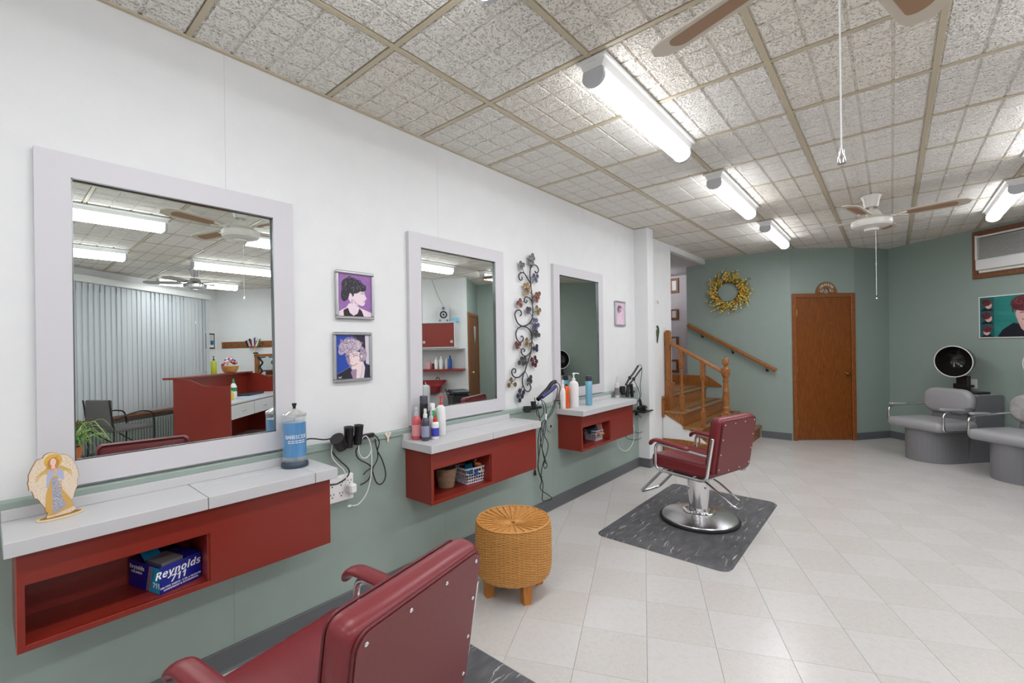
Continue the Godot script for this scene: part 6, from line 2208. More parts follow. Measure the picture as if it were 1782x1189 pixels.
func wall_path_in(inv: Transform3D, O: Array, pts: Array, x: float) -> Array:
	var out := []
	for p in wall_path(O[0], O[1], O[2], pts, x): out.append(inv * p)
	return out

func build_cubbies():
	build_foil_box()
	# woven pot and basket in the middle station
	var ys := 0.5185
	var P := on_y(780, 848.5, ys)
	var k := depth_of(P) / F
	var t := thing("woven_pot", "brown woven rope pot full of clips in the middle red cubby", "basket", P + Vector3(-0.03, 0, -0.01))
	var st := mb()
	for i in 13:
		var y := 0.004 + i * 33.0 * k / 13
		var rr := lerpf(12.5, 17.5, i / 12.0) * k
		var L := []
		for j in 40:
			var a := TAU * j / 40
			L.append(Vector3(cos(a) * (rr + 0.0018 * sin(a * 10 + i * PI)), y + 0.0012 * sin(a * 10 + i), sin(a) * (rr + 0.0018 * sin(a * 10 + i * PI))))
		tube(st, L, 0.0062, 6, true)
	part(t, "rope_coils", st, M.rope)
	st = mb()
	lathe(st, [Vector2(0, 0.002), Vector2(12 * k, 0.002), Vector2(15.5 * k, 28 * k), Vector2(0, 28 * k)], 24)
	part(t, "lining", st, M.dark)
	rng.seed = 17
	for i in 9:
		var a := rng.randf() * TAU
		var q := t.position + Vector3(cos(a) * 8 * k * rng.randf(), 30 * k, sin(a) * 8 * k * rng.randf())
		clutter("hair_clip", q, Vector3(0.008, 0.006, 0.06), Vector3(rng.randf_range(-.5, .5), rng.randf() * 3, 0), [M.clip_purple, M.black_plastic, M.satin][i % 3], ["purple hair clip sticking out of the woven rope pot", "black hair clip sticking out of the woven rope pot", "silver hair clip sticking out of the woven rope pot"][i % 3], "hair clip").set_meta("group", "hair clips in the woven pot")
	var bk := plastic_basket(812, 844, ys, 0.165, 0.12, 0.098, PI / 2 - 0.12, "white perforated basket heaped with styling bottles in the middle red cubby")
	var c: Vector3 = bk.transform * Vector3(0.082, 0.0, -0.055)
	var items := [
		["bottle", Vector3(0.0, 0.105, 0.0), Vector3(0.04, 0.10, 0.04), Vector3(1.1, 0.4, 0.3), "black_gloss", true, "black bottle with silver band on top of the basket heap"],
		["tube", Vector3(-0.045, 0.095, 0.03), Vector3(0.05, 0.022, 0.10), Vector3(0.5, 0.9, 0.2), "item_teal", false, "teal tube leaning out of the heaped white basket"],
		["sachet", Vector3(0.05, 0.115, -0.03), Vector3(0.045, 0.012, 0.09), Vector3(0.7, -0.4, 0.2), "item_lime", false, "lime green sachet poking up from the heaped basket"],
		["bottle", Vector3(0.045, 0.10, 0.02), Vector3(0.03, 0.08, 0.03), Vector3(1.3, -0.5, 0), "item_orange", true, "small orange bottle half hidden in the heaped basket"],
		["bottle", Vector3(0.01, 0.06, 0.035), Vector3(0.035, 0.10, 0.035), Vector3(1.5, 0.8, 0), "item_blue", true, "blue bottle lying inside the heaped white basket"],
		["bottle", Vector3(-0.03, 0.05, -0.03), Vector3(0.05, 0.10, 0.05), Vector3(1.5, 2.2, 0), "black_plastic", true, "matt black bottle at the bottom of the heaped basket"],
		["bottle", Vector3(0.045, 0.045, -0.035), Vector3(0.04, 0.09, 0.04), Vector3(1.5, 1.2, 0), "white_plastic", true, "white bottle lying at the bottom of the heaped basket"]]
	for e in items:
		clutter("basket_" + e[0], c + Basis(Vector3.UP, bk.rotation.y) * e[1], e[2], e[3], M[e[4]], e[6], e[0], e[5])
	bk = plastic_basket(1036, 767.5, ys, 0.15, 0.115, 0.09, PI / 2 - 0.1, "white perforated basket with pink box in the red cubby by the column")
	c = bk.transform * Vector3(0.075, 0.0, -0.05)
	items = [
		["box", Vector3(0.035, 0.115, 0.0), Vector3(0.09, 0.06, 0.08), Vector3(0.1, 0.3, 0.2), "item_pink", false, "pink patterned box on top of the basket by the column"],
		["cloth", Vector3(-0.035, 0.10, -0.01), Vector3(0.08, 0.05, 0.12), Vector3(0.2, 0.4, 0.3), "item_teal_dark", false, "dark teal folded cloth bulging from the basket by the column"],
		["bottle", Vector3(-0.01, 0.05, 0.03), Vector3(0.035, 0.11, 0.035), Vector3(1.5, 0.6, 0), "item_orange", true, "orange bottle inside the basket by the column"],
		["bottle", Vector3(0.03, 0.05, 0.03), Vector3(0.03, 0.08, 0.03), Vector3(1.4, 1.6, 0), "item_yellow", true, "yellow bottle inside the basket by the column"]]
	for e in items:
		clutter("basket_" + e[0], c + Basis(Vector3.UP, bk.rotation.y) * e[1], e[2], e[3], M[e[4]], e[6], e[0], e[5])

func build_station_things():
	mat("plywood", rgb(150, 112, 66), 0.7)
	mat("plywood_pale", rgb(226, 206, 160), 0.6)
	mat("jar_base", rgb(52, 66, 84), 0.4)
	var jg := mat("jar_glass", Color(0.9, 0.96, 0.98, 0.08), 0.02)
	jg.transparency = BaseMaterial3D.TRANSPARENCY_ALPHA
	var jl := mat("jar_liquid", Color(0.0, 0.50, 0.74), 0.05)
	jl.clearcoat_enabled = true
	var ld := mat("jar_lid", Color(0.86, 0.87, 0.86, 0.75), 0.12)
	ld.metallic = 0.6
	ld.transparency = BaseMaterial3D.TRANSPARENCY_ALPHA
	mat("print_white", rgb(236, 238, 240), 0.6)
	mat("foil_blue", rgb(14, 26, 130), 0.3)
	mat("foil_cyan", rgb(24, 132, 172), 0.3)
	mat("foil_silver", rgb(186, 186, 188), 0.3, 0.6)
	for e in [["grey", rgb(98, 98, 100)], ["slate", rgb(84, 84, 104)], ["gold", rgb(150, 124, 84)], ["rust", rgb(132, 88, 80)], ["wine", rgb(112, 66, 76)], ["blue", rgb(112, 114, 146)]]:
		mat("disc_" + e[0], e[1], 0.35, 0.75)
	mat("heart_white", rgb(226, 214, 196), 0.6)
	mat("iron_blue", rgb(46, 48, 108), 0.3)
	mat("outlet_grey", rgb(150, 160, 156), 0.45)
	tri_mat("rope", noise_tex(0.08, 61, rgb(122, 96, 74), rgb(186, 160, 130), 256), 4.0, 0.8, false)
	mat("basket_white", rgb(206, 204, 212), 0.45)
	mat("clip_purple", rgb(80, 60, 112), 0.35)
	mat("item_teal", rgb(26, 104, 140), 0.35)
	mat("item_teal_dark", rgb(34, 60, 76), 0.7)
	mat("item_lime", rgb(186, 198, 84), 0.4)
	mat("item_orange", rgb(196, 98, 40), 0.35)
	mat("item_yellow", rgb(214, 184, 70), 0.35)
	mat("item_blue", rgb(36, 82, 160), 0.3)
	mat("item_pink", rgb(214, 140, 130), 0.6)
	var pk := mat("pink_liquid", rgb(206, 92, 100), 0.2)
	var cl := mat("clear_cap", Color(0.86, 0.86, 0.88, 0.55), 0.08)
	cl.transparency = BaseMaterial3D.TRANSPARENCY_ALPHA
	mat("charcoal_body", rgb(70, 70, 84), 0.25)
	mat("label_lilac", rgb(150, 150, 178), 0.5)
	mat("label_pink", rgb(226, 150, 152), 0.5)
	mat("label_blue", rgb(60, 66, 170), 0.5)
	mat("grey_body", rgb(196, 196, 200), 0.25)
	mat("green_cap", rgb(40, 140, 86), 0.4)
	mat("red_cap", rgb(206, 44, 40), 0.4)
	mat("can_orange", rgb(232, 96, 26), 0.25, 0.3)
	mat("can_blue", rgb(128, 184, 208), 0.3, 0.3)
	mat("cap_navy", rgb(34, 38, 48), 0.35)
	mat("silver_body", rgb(200, 200, 196), 0.3)
	mat("label_text", rgb(120, 118, 120), 0.6)
	build_angel()
	build_jar()
	picture_frame([[585.5, 467.8], [652, 477.5], [652, 556], [585.5, 555.4]], picture_purple(), "silver framed print of a dark-haired woman in profile on purple")
	picture_frame([[581.6, 579], [648.7, 577.7], [648.7, 661], [582, 667.6]], picture_blue(), "silver framed print of a fair curly-haired woman on blue")
	picture_frame([[1072, 523.4], [1089.5, 525.3], [1089, 567], [1072, 568]], picture_pink(), "small silver framed pink portrait print beside the column")
	build_vine()
	build_tools()
	build_cubbies()
	var Y := 0.846
	bottle("aerosol_can", "tall black aerosol can at the back of the bottle cluster", 738.2, 753, Y, 13.9, 69, "can", M.black_gloss, M.charcoal_body, null, "can")
	bottle("spray_bottle", "pink spray bottle with clear cap at the front of the bottle cluster", 725.1, 763.5, Y, 15.9, 55.6, "spray", M.pink_liquid, M.clear_cap, M.label_pink)
	bottle("spray_bottle", "charcoal spray bottle with lilac label and white pump among the bottles", 740.5, 766.5, Y, 13.9, 55, "spray", M.charcoal_body, M.white_plastic, M.label_lilac)
	bottle("lotion_bottle", "green bottle with a wide white cap behind the grey spray bottle", 752, 754, Y, 14, 55, "flip", M.green_cap, M.white_plastic)
	bottle("spray_bottle", "slim pale grey spray bottle with clear head among the bottles", 750.5, 762, Y, 9, 54, "spray", M.grey_body, M.clear_cap)
	bottle("squeeze_bottle", "short white bottle with blue label and red nozzle cap", 757.5, 764, Y, 13.5, 42.7, "squeeze", M.white_plastic, M.red_cap, M.label_blue)
	var tb := bottle("trigger_bottle", "tall plain white bottle with red cap beside the blue-label bottle", 767.7, 757, Y, 16.5, 68, "pump", M.white_plastic, M.red_cap)
	bottle("spray_bottle", "slim white spray bottle behind the orange can", 979.7, 704, Y, 9, 47, "spray", M.white_plastic, M.white_plastic)
	bottle("aerosol_can", "bright orange aerosol can on the station by the column", 985.9, 707.8, Y, 9.6, 41, "aerosol", M.can_orange, M.cap_navy, null, "can")
	bottle("pump_bottle", "large white pump bottle between the orange and blue cans", 999, 707, Y, 16.7, 59, "pump", M.white_plastic, M.white_plastic)
	bottle("aerosol_can", "pale blue hairspray can with dark cap on the station by the column", 1025, 705, Y, 11.8, 50.7, "can", M.can_blue, M.cap_navy, null, "can")
	bottle("spray_bottle", "small silver spray bottle beside the black cup holder", 1074, 688, Y, 8.3, 35.6, "spray", M.silver_body, M.clear_cap, M.label_text)

# ---------------------------------------------------------------- the other side of the room, seen in the mirrors
func build_window():
	var turn := wall_turn(PW, PV)
	var w := Node3D.new()
	w.name = "window_1"
	add_child(w)
	w.set_meta("kind", "structure")
	w.position = on_wall(PW, PV, 0.34)
	w.rotation.y = turn
	var L := 4.06
	for x: float in [0.03, L / 3, 2 * L / 3, L - 0.03]:
		part(w, "mullion", box_mesh(Vector3(0.06, 1.96, 0.06), 0.005), M.white_plastic, Vector3(x, 1.48, -0.08))
	part(w, "frame_head", box_mesh(Vector3(L, 0.06, 0.06), 0.005), M.white_plastic, Vector3(L / 2, 2.43, -0.08))
	part(w, "frame_foot", box_mesh(Vector3(L, 0.06, 0.06), 0.005), M.white_plastic, Vector3(L / 2, 0.53, -0.08))
	for k in 3:
		part(w, "pane", box_mesh(Vector3(L / 3 - 0.06, 1.84, 0.006)), M.glass, Vector3(L / 3 * (k + .5), 1.48, -0.085))
	part(w, "window_sill", box_mesh(Vector3(L + 0.3, 0.028, 0.16), 0.006), M.peg_wood, Vector3(L / 2, 0.512, 0.05))
	var t := thing("vertical_blind", "white vertical slat blind closed over the wide window behind the radiator", "blind", on_wall(PW, PV, 0.24), turn)
	part(t, "valance", box_mesh(Vector3(L + 0.2, 0.10, 0.10), 0.006), M.white_plastic, Vector3(L / 2 + 0.1, 2.545, 0.075))
	var slat := box_mesh(Vector3(0.089, 1.955, 0.0012))
	rng.seed = 23
	for i in 50:
		part(t, "slat", slat, M.window_daylight_blind, Vector3(0.05 + i * 0.083, 1.515, 0.065), Vector3(0, -0.14 + rng.randf_range(-.13, .10), 0))
	# radiator under the sill
	t = thing("radiator", "long pale green column radiator under the window sill", "radiator", on_wall(PW, PV, 0.86), turn)
	var fin := mb()
	rbox(fin, Vector3(0, 0.245, 0.085), Vector3(0.030, 0.37, 0.10), 0.013, Transform3D.IDENTITY, 2)
	var fm := as_mesh(fin)
	for i in 62: part(t, "section", fm, M.radiator, Vector3(0.03 + i * 0.050, 0, 0))
	var st := mb()
	tube(st, [Vector3(0, 0.10, 0.085), Vector3(3.15, 0.10, 0.085)], 0.016, 8)
	tube(st, [Vector3(0, 0.39, 0.085), Vector3(3.15, 0.39, 0.085)], 0.016, 8)
	part(t, "header_pipe", st, M.radiator)
	for x: float in [0.03, 1.58, 3.08]: part(t, "foot", box_mesh(Vector3(0.03, 0.08, 0.09), 0.004), M.radiator, Vector3(x, 0.04, 0.085))
	# certificate on the strip of wall beside the window
	t = thing("certificate", "dark framed certificate on the white wall beside the blind", "picture", on_wall(PW, PV, 0.05) + Vector3(0, 1.56, 0), turn)
	part(t, "frame", box_mesh(Vector3(0.22, 0.30, 0.016), 0.003), M.cap_navy, Vector3(0.11, 0.15, 0.008))
	part(t, "paper", box_mesh(Vector3(0.17, 0.25, 0.002)), M.laminate, Vector3(0.11, 0.15, 0.0165))
	part(t, "blue_block", box_mesh(Vector3(0.08, 0.09, 0.001)), M.item_teal, Vector3(0.075, 0.115, 0.018))
	part(t, "caption_bar", box_mesh(Vector3(0.15, 0.05, 0.001)), M.white_plastic, Vector3(0.11, 0.05, 0.018))

func build_reception():
	var S0 := Vector3(5.51, 0, -1.74)
	var e := Vector3(0.7292, 0, -0.6843)
	var t := thing("reception_desk", "red laminate reception desk with curved end panel and grey drawers", "desk", S0, -atan2(e.z, e.x))
	# local x along the counter, local z: +z is towards the window, the staff side is -z
	var L := 2.2
	part(t, "counter_board", box_mesh(Vector3(L, 1.08, 0.02), 0.002), M.red_laminate, Vector3(L / 2, 0.54, 0.0))
	part(t, "counter_cap", box_mesh(Vector3(L + 0.06, 0.028, 0.22), 0.004), M.red_laminate, Vector3(L / 2, 1.094, 0.02))
	for s in [[0.0, 0.0], [L, 0.0]]:
		var st := mb()
		var out := [Vector2(0, 0), Vector2(0.75, 0), Vector2(0.75, 0.965), Vector2(0.5, 0.965)]
		for k in 7:
			var f := k / 6.0
			out.append(Vector2(lerpf(0.46, 0.16, f), 0.97 + 0.105 * (f * f * (3.0 - 2.0 * f))))
		out.append(Vector2(0, 1.08))
		extrude(st, out, 0.022, Transform3D(Basis(Vector3(0, 0, -1), Vector3.UP, Vector3(1, 0, 0)), Vector3(s[0] - 0.011, 0, 0.0)))
		part(t, "end_panel", st, M.red_laminate)
	part(t, "worktop", box_mesh(Vector3(L - 0.03, 0.03, 0.72), 0.003), M.laminate, Vector3(L / 2, 0.70, -0.37))
	for k in 3:
		var d := part(t, "drawer", box_mesh(Vector3(L / 3 - 0.02, 0.20, 0.02), 0.003), M.laminate, Vector3(0.012 + L / 3 * (k + .5), 0.575, -0.735))
		var st := mb()
		tube(st, bend([Vector3(-0.05, 0, -0.012), Vector3(-0.03, -0.008, -0.032), Vector3(0.03, -0.008, -0.032), Vector3(0.05, 0, -0.012)], 4), 0.005, 6)
		part(d, "handle", st, M.satin)
	part(t, "drawer_case", box_mesh(Vector3(L - 0.04, 0.20, 0.70), 0.002), M.red_laminate, Vector3(L / 2, 0.575, -0.37))
	# things on the desk
	var at := func(along: float, y: float, z: float) -> Vector3: return t.transform * Vector3(along, y, z)
	var st := mb()
	var b := thing("soap_bottle", "yellow-green pump bottle on top of the red reception desk", "bottle", at.call(1.08, 1.109, 0.02))
	lathe(st, [Vector2(0, 0), Vector2(0.040, 0), Vector2(0.042, 0.006), Vector2(0.042, 0.19), Vector2(0.03, 0.215), Vector2(0.014, 0.225), Vector2(0, 0.225)], 20)
	part(b, "body", st, M.soap_green)
	st = mb()
	lathe(st, [Vector2(0.015, 0.222), Vector2(0.015, 0.245), Vector2(0.006, 0.25), Vector2(0.006, 0.28), Vector2(0.016, 0.282), Vector2(0.014, 0.292), Vector2(0, 0.292)], 14)
	part(b, "pump_head", st, M.black_plastic)
	b = thing("flower_basket", "wicker basket of red white and blue flowers on the reception desk", "basket", at.call(1.60, 1.109, 0.02))
	st = mb()
	for i in 9:
		var rr := 0.075 + 0.05 * sqrt(i / 8.0)
		var ring := []
		for k in 32: ring.append(Vector3(cos(TAU * k / 32) * rr * 1.25, 0.008 + i * 0.013, sin(TAU * k / 32) * rr))
		tube(st, ring, 0.008, 6, true)
	part(b, "basket_weave", st, M.rattan)
	rng.seed = 44
	for i in 36:
		var a := rng.randf() * TAU
		var q := sqrt(rng.randf())
		st = mb()
		ball(st, Vector3.ZERO, Vector3(0.026, 0.022, 0.026), Transform3D.IDENTITY, 7)
		var c := Vector3(cos(a) * q * 0.13, 0.14 + 0.12 * (1.0 - q * q), sin(a) * q * 0.11)
		part(b, "flower", st, [M.red_cap, M.white_plastic, M.label_blue, M.item_pink][i % 4], c)
	b = thing("reading_glasses", "pair of silver spectacles standing on the reception desk beside the soap", "glasses", at.call(0.84, 1.109, 0.02))
	st = mb()
	for s: float in [-1.0, 1.0]:
		var ring := []
		for k in 18: ring.append(Vector3(s * 0.034 + cos(TAU * k / 18) * 0.027, 0.03 + sin(TAU * k / 18) * 0.024, 0))
		tube(st, ring, 0.0025, 5, true)
		tube(st, [Vector3(s * 0.06, 0.04, 0), Vector3(s * 0.062, 0.05, 0.06), Vector3(s * 0.06, 0.03, 0.12)], 0.0025, 5)
	part(b, "wire_frame", st, M.satin)
	b = thing("spray_cleaner", "white bottle with green label and cap on the desk worktop", "bottle", at.call(0.78, 0.716, -0.42))
	st = mb()
	lathe(st, [Vector2(0, 0), Vector2(0.045, 0), Vector2(0.048, 0.006), Vector2(0.048, 0.19), Vector2(0.03, 0.235), Vector2(0.018, 0.25), Vector2(0, 0.25)], 20)
	part(b, "body", st, M.white_plastic)
	st = mb()
	lathe(st, [Vector2(0.02, 0.245), Vector2(0.018, 0.29), Vector2(0.008, 0.32), Vector2(0, 0.32)], 14)
	part(b, "cap", st, M.green_cap)
	st = mb()
	lathe(st, [Vector2(0.0485, 0.12), Vector2(0.0492, 0.121), Vector2(0.0492, 0.18), Vector2(0.0485, 0.181)], 20)
	part(b, "label_band", st, M.green_cap)
	b = thing("yellow_bottle", "small yellow bottle beside the green-capped one on the worktop", "bottle", at.call(0.60, 0.716, -0.48))
	st = mb()
	lathe(st, [Vector2(0, 0), Vector2(0.025, 0), Vector2(0.025, 0.10), Vector2(0.012, 0.12), Vector2(0.010, 0.145), Vector2(0, 0.145)], 16)
	part(b, "body", st, M.item_yellow)
	solo("appointment_sheet", box_mesh(Vector3(0.5, 0.002, 0.34)), M.item_paper_blue, "pale blue appointment sheet lying on the reception worktop", "paper", at.call(1.0, 0.7165, -0.52), t.rotation.y)
	solo("appointment_book", box_mesh(Vector3(0.55, 0.03, 0.3), 0.004), M.cap_navy, "dark open book at the far end of the reception worktop", "book", at.call(1.55, 0.731, -0.3), t.rotation.y)
	# waiting chair
	b = thing("waiting_chair", "patterned grey chair with black metal frame in front of the radiator", "chair", Vector3(5.86, 0, -1.23), -0.42)
	st = mb()
	rbox(st, Vector3(0, 0.45, 0), Vector3(0.50, 0.05, 0.50), 0.022, Transform3D.IDENTITY, 3)
	part(b, "seat", st, M.tweed)
	st = mb()
	rbox(st, Vector3(0, 0.68, 0.27), Vector3(0.46, 0.36, 0.045), 0.02, xf(Vector3(0, 0, 0), Vector3.ZERO), 3)
	part(b, "backrest", st, M.tweed)
	for s: float in [-1.0, 1.0]:
		var x: float = s * 0.27
		st = mb()
		tube(st, bend([Vector3(x, 0.0, -0.20), Vector3(x, 0.30, -0.23), Vector3(x, 0.60, -0.22), Vector3(x, 0.67, -0.12), Vector3(x, 0.66, 0.05), Vector3(x, 0.60, 0.24)], 5), 0.010, 8)
		part(b, "arm_frame", st, M.black_plastic)
		st = mb()
		tube(st, [Vector3(x * .9, 0.86, 0.30), Vector3(x * .9, 0.45, 0.25), Vector3(x * .9, 0.0, 0.26)], 0.010, 8)
		part(b, "leg", st, M.black_plastic)
		st = mb()
		tube(st, [Vector3(x * .95, 0.42, 0.2), Vector3(x * .95, 0.10, -0.2)], 0.008, 8)
		part(b, "brace", st, M.black_plastic)
	# spider plant on a stand
	b = thing("spider_plant", "arching green spider plant in a brown pot on a stand near the window", "plant", Vector3(4.62, 0, -0.60))
	st = mb()
	lathe(st, [Vector2(0, 0), Vector2(0.13, 0), Vector2(0.13, 0.02), Vector2(0.03, 0.04), Vector2(0.03, 0.22), Vector2(0.11, 0.24), Vector2(0.11, 0.26), Vector2(0, 0.26)], 20)
	part(b, "stand", st, M.peg_wood)
	st = mb()
	lathe(st, [Vector2(0, 0.26), Vector2(0.08, 0.26), Vector2(0.115, 0.42), Vector2(0.12, 0.44), Vector2(0.10, 0.44), Vector2(0.095, 0.41), Vector2(0, 0.41)], 24)
	part(b, "pot", st, M.item_orange)
	rng.seed = 71
	for i in 64:
		var a := TAU * i / 64 * 2.618 * 8.0
		var reach := rng.randf_range(0.20, 0.46)
		var high := rng.randf_range(0.10, 0.34)
		var d := Vector3(cos(a), 0, sin(a))
		var pts := bend([Vector3(0, 0.40, 0) + d * 0.02, Vector3(0, 0.42 + high * .7, 0) + d * reach * .35, Vector3(0, 0.40 + high, 0) + d * reach * .7, Vector3(0, 0.36 + high * .5, 0) + d * reach], 4)
		var rad := []
		for k in pts.size(): rad.append(0.0115 * (1.0 - pow(float(k) / (pts.size() - 1), 2.0)) + 0.001)
		st = mb()
		tube(st, pts, rad, 6, false, Vector2(0.18, 1.0), Vector3.UP)
		part(b, "leaf", st, M.frond_light if i % 3 == 0 else M.frond)

func build_far_wall():
	var turn := wall_turn(PE, PW)
	var D := (PW - PE).normalized()
	# peg rail
	var p0 := (7.03 - 3.76) / D.x
	var t := thing("peg_rail", "brown wooden coat peg rail on the white wall behind reception", "peg rail", on_wall(PE, PW, p0 - 0.45) + Vector3(0, 1.625, 0), turn)
	part(t, "board", box_mesh(Vector3(1.48, 0.125, 0.018), 0.004), M.peg_wood, Vector3(0.74, 0, 0.009))
	for i in 11:
		var st := mb()
		tube(st, bend([Vector3(0, -0.01, 0.018), Vector3(0, -0.02, 0.05), Vector3(0, 0.012, 0.066)], 4), 0.006, 6)
		part(t, "peg", st, M.brass, Vector3(0.08 + i * 0.132, 0, 0))
	# carved frame on the wall
	t = thing("scroll_frame", "wooden framed mirror with black iron scrolls below the peg rail", "mirror", on_wall(PE, PW, p0 - 0.18) + Vector3(0, 0.98, 0), turn)
	for e in [[Vector3(0.07, 0.42, 0.05), Vector3(0.46, 0.21, 0.025)], [Vector3(0.07, 0.42, 0.05), Vector3(0.035, 0.21, 0.025)], [Vector3(0.50, 0.05, 0.06), Vector3(0.248, 0.425, 0.03)], [Vector3(0.36, 0.04, 0.05), Vector3(0.248, 0.02, 0.025)]]:
		part(t, "frame_bar", box_mesh(e[0], 0.006), M.oak, e[1])
	part(t, "glass", box_mesh(Vector3(0.36, 0.36, 0.004)), M.mirror, Vector3(0.248, 0.22, 0.012))
	for s: float in [-1.0, 1.0]:
		var st := mb()
		tube(st, bend([Vector3(0.248 + s * 0.17, 0.06, 0.03), Vector3(0.248 + s * 0.11, 0.12, 0.03), Vector3(0.248 + s * 0.16, 0.20, 0.03), Vector3(0.248 + s * 0.10, 0.28, 0.03), Vector3(0.248 + s * 0.16, 0.37, 0.03), Vector3(0.248 + s * 0.05, 0.385, 0.03)], 5), 0.010, 6)
		part(t, "iron_scroll", st, M.iron)
	# three small flags in a stand
	var fa := (7.24 - 3.76) / D.x
	t = thing("flag_stand", "three small hand flags in a dark stand above the scroll frame", "flags", on_wall(PE, PW, fa, 0.09) + Vector3(0, 1.436, 0), turn)
	var st2 := mb()
	lathe(st2, [Vector2(0, 0), Vector2(0.045, 0), Vector2(0.045, 0.02), Vector2(0.03, 0.03), Vector2(0, 0.03)], 18)
	part(t, "stand", st2, M.black_plastic)
	var dirs: Array[Vector3] = [Vector3(-0.115, 0.30, 0.0), Vector3(0.0, 0.325, 0.0), Vector3(0.11, 0.31, 0.0)]
	for i in 3:
		st2 = mb()
		tube(st2, [Vector3(0, 0.02, 0), dirs[i]], 0.003, 6)
		var pole := part(t, "flag_pole", st2, M.brass)
		for k in 3:
			st2 = mb()
			var a := dirs[i] + Vector3(0.0, -0.005, 0)
			var dn := (Vector3(0, 0.02, 0) - dirs[i]).normalized() * 0.14
			var across := Vector3(0.11, -0.05, 0.0)
			var q0 := a + across * (k / 3.0)
			var q1 := a + across * ((k + 1) / 3.0)
			quad(st2, q0 + dn, q1 + dn, q1, q0)
			quad(st2, q0, q1, q1 + dn, q0 + dn + Vector3(0, 0, -0.001))
			var pal := [[M.green_cap, M.white_plastic, M.item_orange], [M.label_blue, M.white_plastic, M.red_cap], [M.black_plastic, M.grey_body, M.black_plastic]]
			part(pole, "flag_band", st2, pal[i][k])
	# wall cabinets over the shampoo bowl
	t = thing("wall_cabinet", "grey wall cabinet with red sliding doors over the shampoo bowl", "cabinet", on_wall(PE, PW, 0.16) + Vector3(0, 1.42, 0), turn)
	var W := 2.1
	for e in [[Vector3(W, 0.02, 0.30), Vector3(W / 2, 0.01, 0.15)], [Vector3(W, 0.02, 0.30), Vector3(W / 2, 0.46, 0.15)], [Vector3(0.02, 0.43, 0.30), Vector3(0.01, 0.235, 0.15)], [Vector3(0.02, 0.43, 0.30), Vector3(W - 0.01, 0.235, 0.15)]]:
		part(t, "carcass_panel", box_mesh(e[0], 0.002), M.laminate, e[1])
	for k in 4:
		var dr := part(t, "sliding_door", box_mesh(Vector3(0.52, 0.42, 0.012), 0.002), M.red_laminate, Vector3(0.02 + 0.26 + k * 0.512, 0.235, 0.28 - 0.012 * (k % 2)))
		st2 = mb()
		lathe(st2, [Vector2(0, 0), Vector2(0.026, 0), Vector2(0.026, 0.004), Vector2(0.018, 0.004), Vector2(0.016, 0.002), Vector2(0, 0.002)], 18, Transform3D(Basis(Vector3.RIGHT, PI / 2), Vector3(-0.21, -0.12, 0.006)))
		part(dr, "finger_pull", st2, M.satin)
	t = thing("wall_shelf", "red edged wall shelf with white back board under the cabinet", "shelf", on_wall(PE, PW, 0.05) + Vector3(0, 1.0, 0), turn)
	part(t, "shelf_board", box_mesh(Vector3(2.3, 0.04, 0.26), 0.004), M.red_laminate, Vector3(1.15, 0.02, 0.13))
	part(t, "back_board", box_mesh(Vector3(2.3, 0.36, 0.012), 0.002), M.laminate, Vector3(1.15, 0.22, 0.006))
	part(t, "upper_board", box_mesh(Vector3(2.3, 0.016, 0.28), 0.002), M.laminate, Vector3(1.15, 0.405, 0.14))
	var defs := [[0.30, 0.24, 0.034, "blue_dark", "blue bottle with black cap standing on the red shelf"], [0.37, 0.20, 0.024, "clear_pale", "clear pump bottle standing on the red shelf"], [0.47, 0.23, 0.034, "white", "white pump bottle in the middle of the red shelf"], [0.56, 0.215, 0.032, "white", "rounded white bottle on the red shelf beside the pink one"], [0.62, 0.13, 0.026, "pink", "small dark pink bottle on the red shelf"]]
	for d in defs:
		var m: Material = {"blue_dark": M.item_blue, "clear_pale": M.grey_body, "white": M.white_plastic, "pink": M.disc_wine}[d[3]]
		var b := thing("shelf_bottle", d[4], "bottle", on_wall(PE, PW, d[0], 0.16) + Vector3(0, 1.041, 0), 0, "bottles on the red shelf")
		st2 = mb()
		lathe(st2, [Vector2(0, 0), Vector2(d[2], 0), Vector2(d[2], d[1] * .72), Vector2(d[2] * .5, d[1] * .82), Vector2(0, d[1] * .82)], 18)
		part(b, "body", st2, m)
		st2 = mb()
		lathe(st2, [Vector2(d[2] * .42, d[1] * .81), Vector2(d[2] * .38, d[1]), Vector2(0, d[1])], 14)
		part(b, "cap", st2, M.black_plastic if d[3] == "blue_dark" else M.white_plastic)
	clutter("product_carton", on_wall(PE, PW, 0.70, 0.16) + Vector3(0, 1.041 + 0.065, 0), Vector3(0.07, 0.13, 0.05), Vector3(0, turn, 0), M.label_pink, "pale pink carton at the end of the red shelf bottles", "carton")
	# loudspeaker on the cabinet
	t = thing("loudspeaker", "silver bookshelf loudspeaker with black cone on top of the wall cabinet", "loudspeaker", on_wall(PE, PW, 0.40, 0.16) + Vector3(0, 1.89, 0), turn - 0.25)
	part(t, "enclosure", box_mesh(Vector3(0.20, 0.285, 0.17), 0.006), M.black_plastic, Vector3(0, 0.1425, -0.02))
	part(t, "front_baffle", box_mesh(Vector3(0.20, 0.285, 0.012), 0.004), M.grey_body, Vector3(0, 0.1425, 0.07))
	for e in [[0.0, 0.135, 0.068], [0.0, 0.245, 0.026], [-0.065, 0.03, 0.018], [0.065, 0.03, 0.018]]:
		st2 = mb()
		lathe(st2, [Vector2(e[2], 0), Vector2(e[2], 0.006), Vector2(e[2] * .82, 0.006), Vector2(e[2] * .35, -0.006), Vector2(e[2] * .3, 0.002), Vector2(0, 0.006)], 24, Transform3D(Basis(Vector3.RIGHT, PI / 2), Vector3(e[0], e[1], 0.076)))
		part(t, "cone", st2, M.rubber)
	st2 = mb()
	tube(st2, [Vector3(0.0, 0.285, -0.05), Vector3(0.12, 0.55, -0.10), Vector3(0.2, 0.80, -0.13)], 0.003, 6)
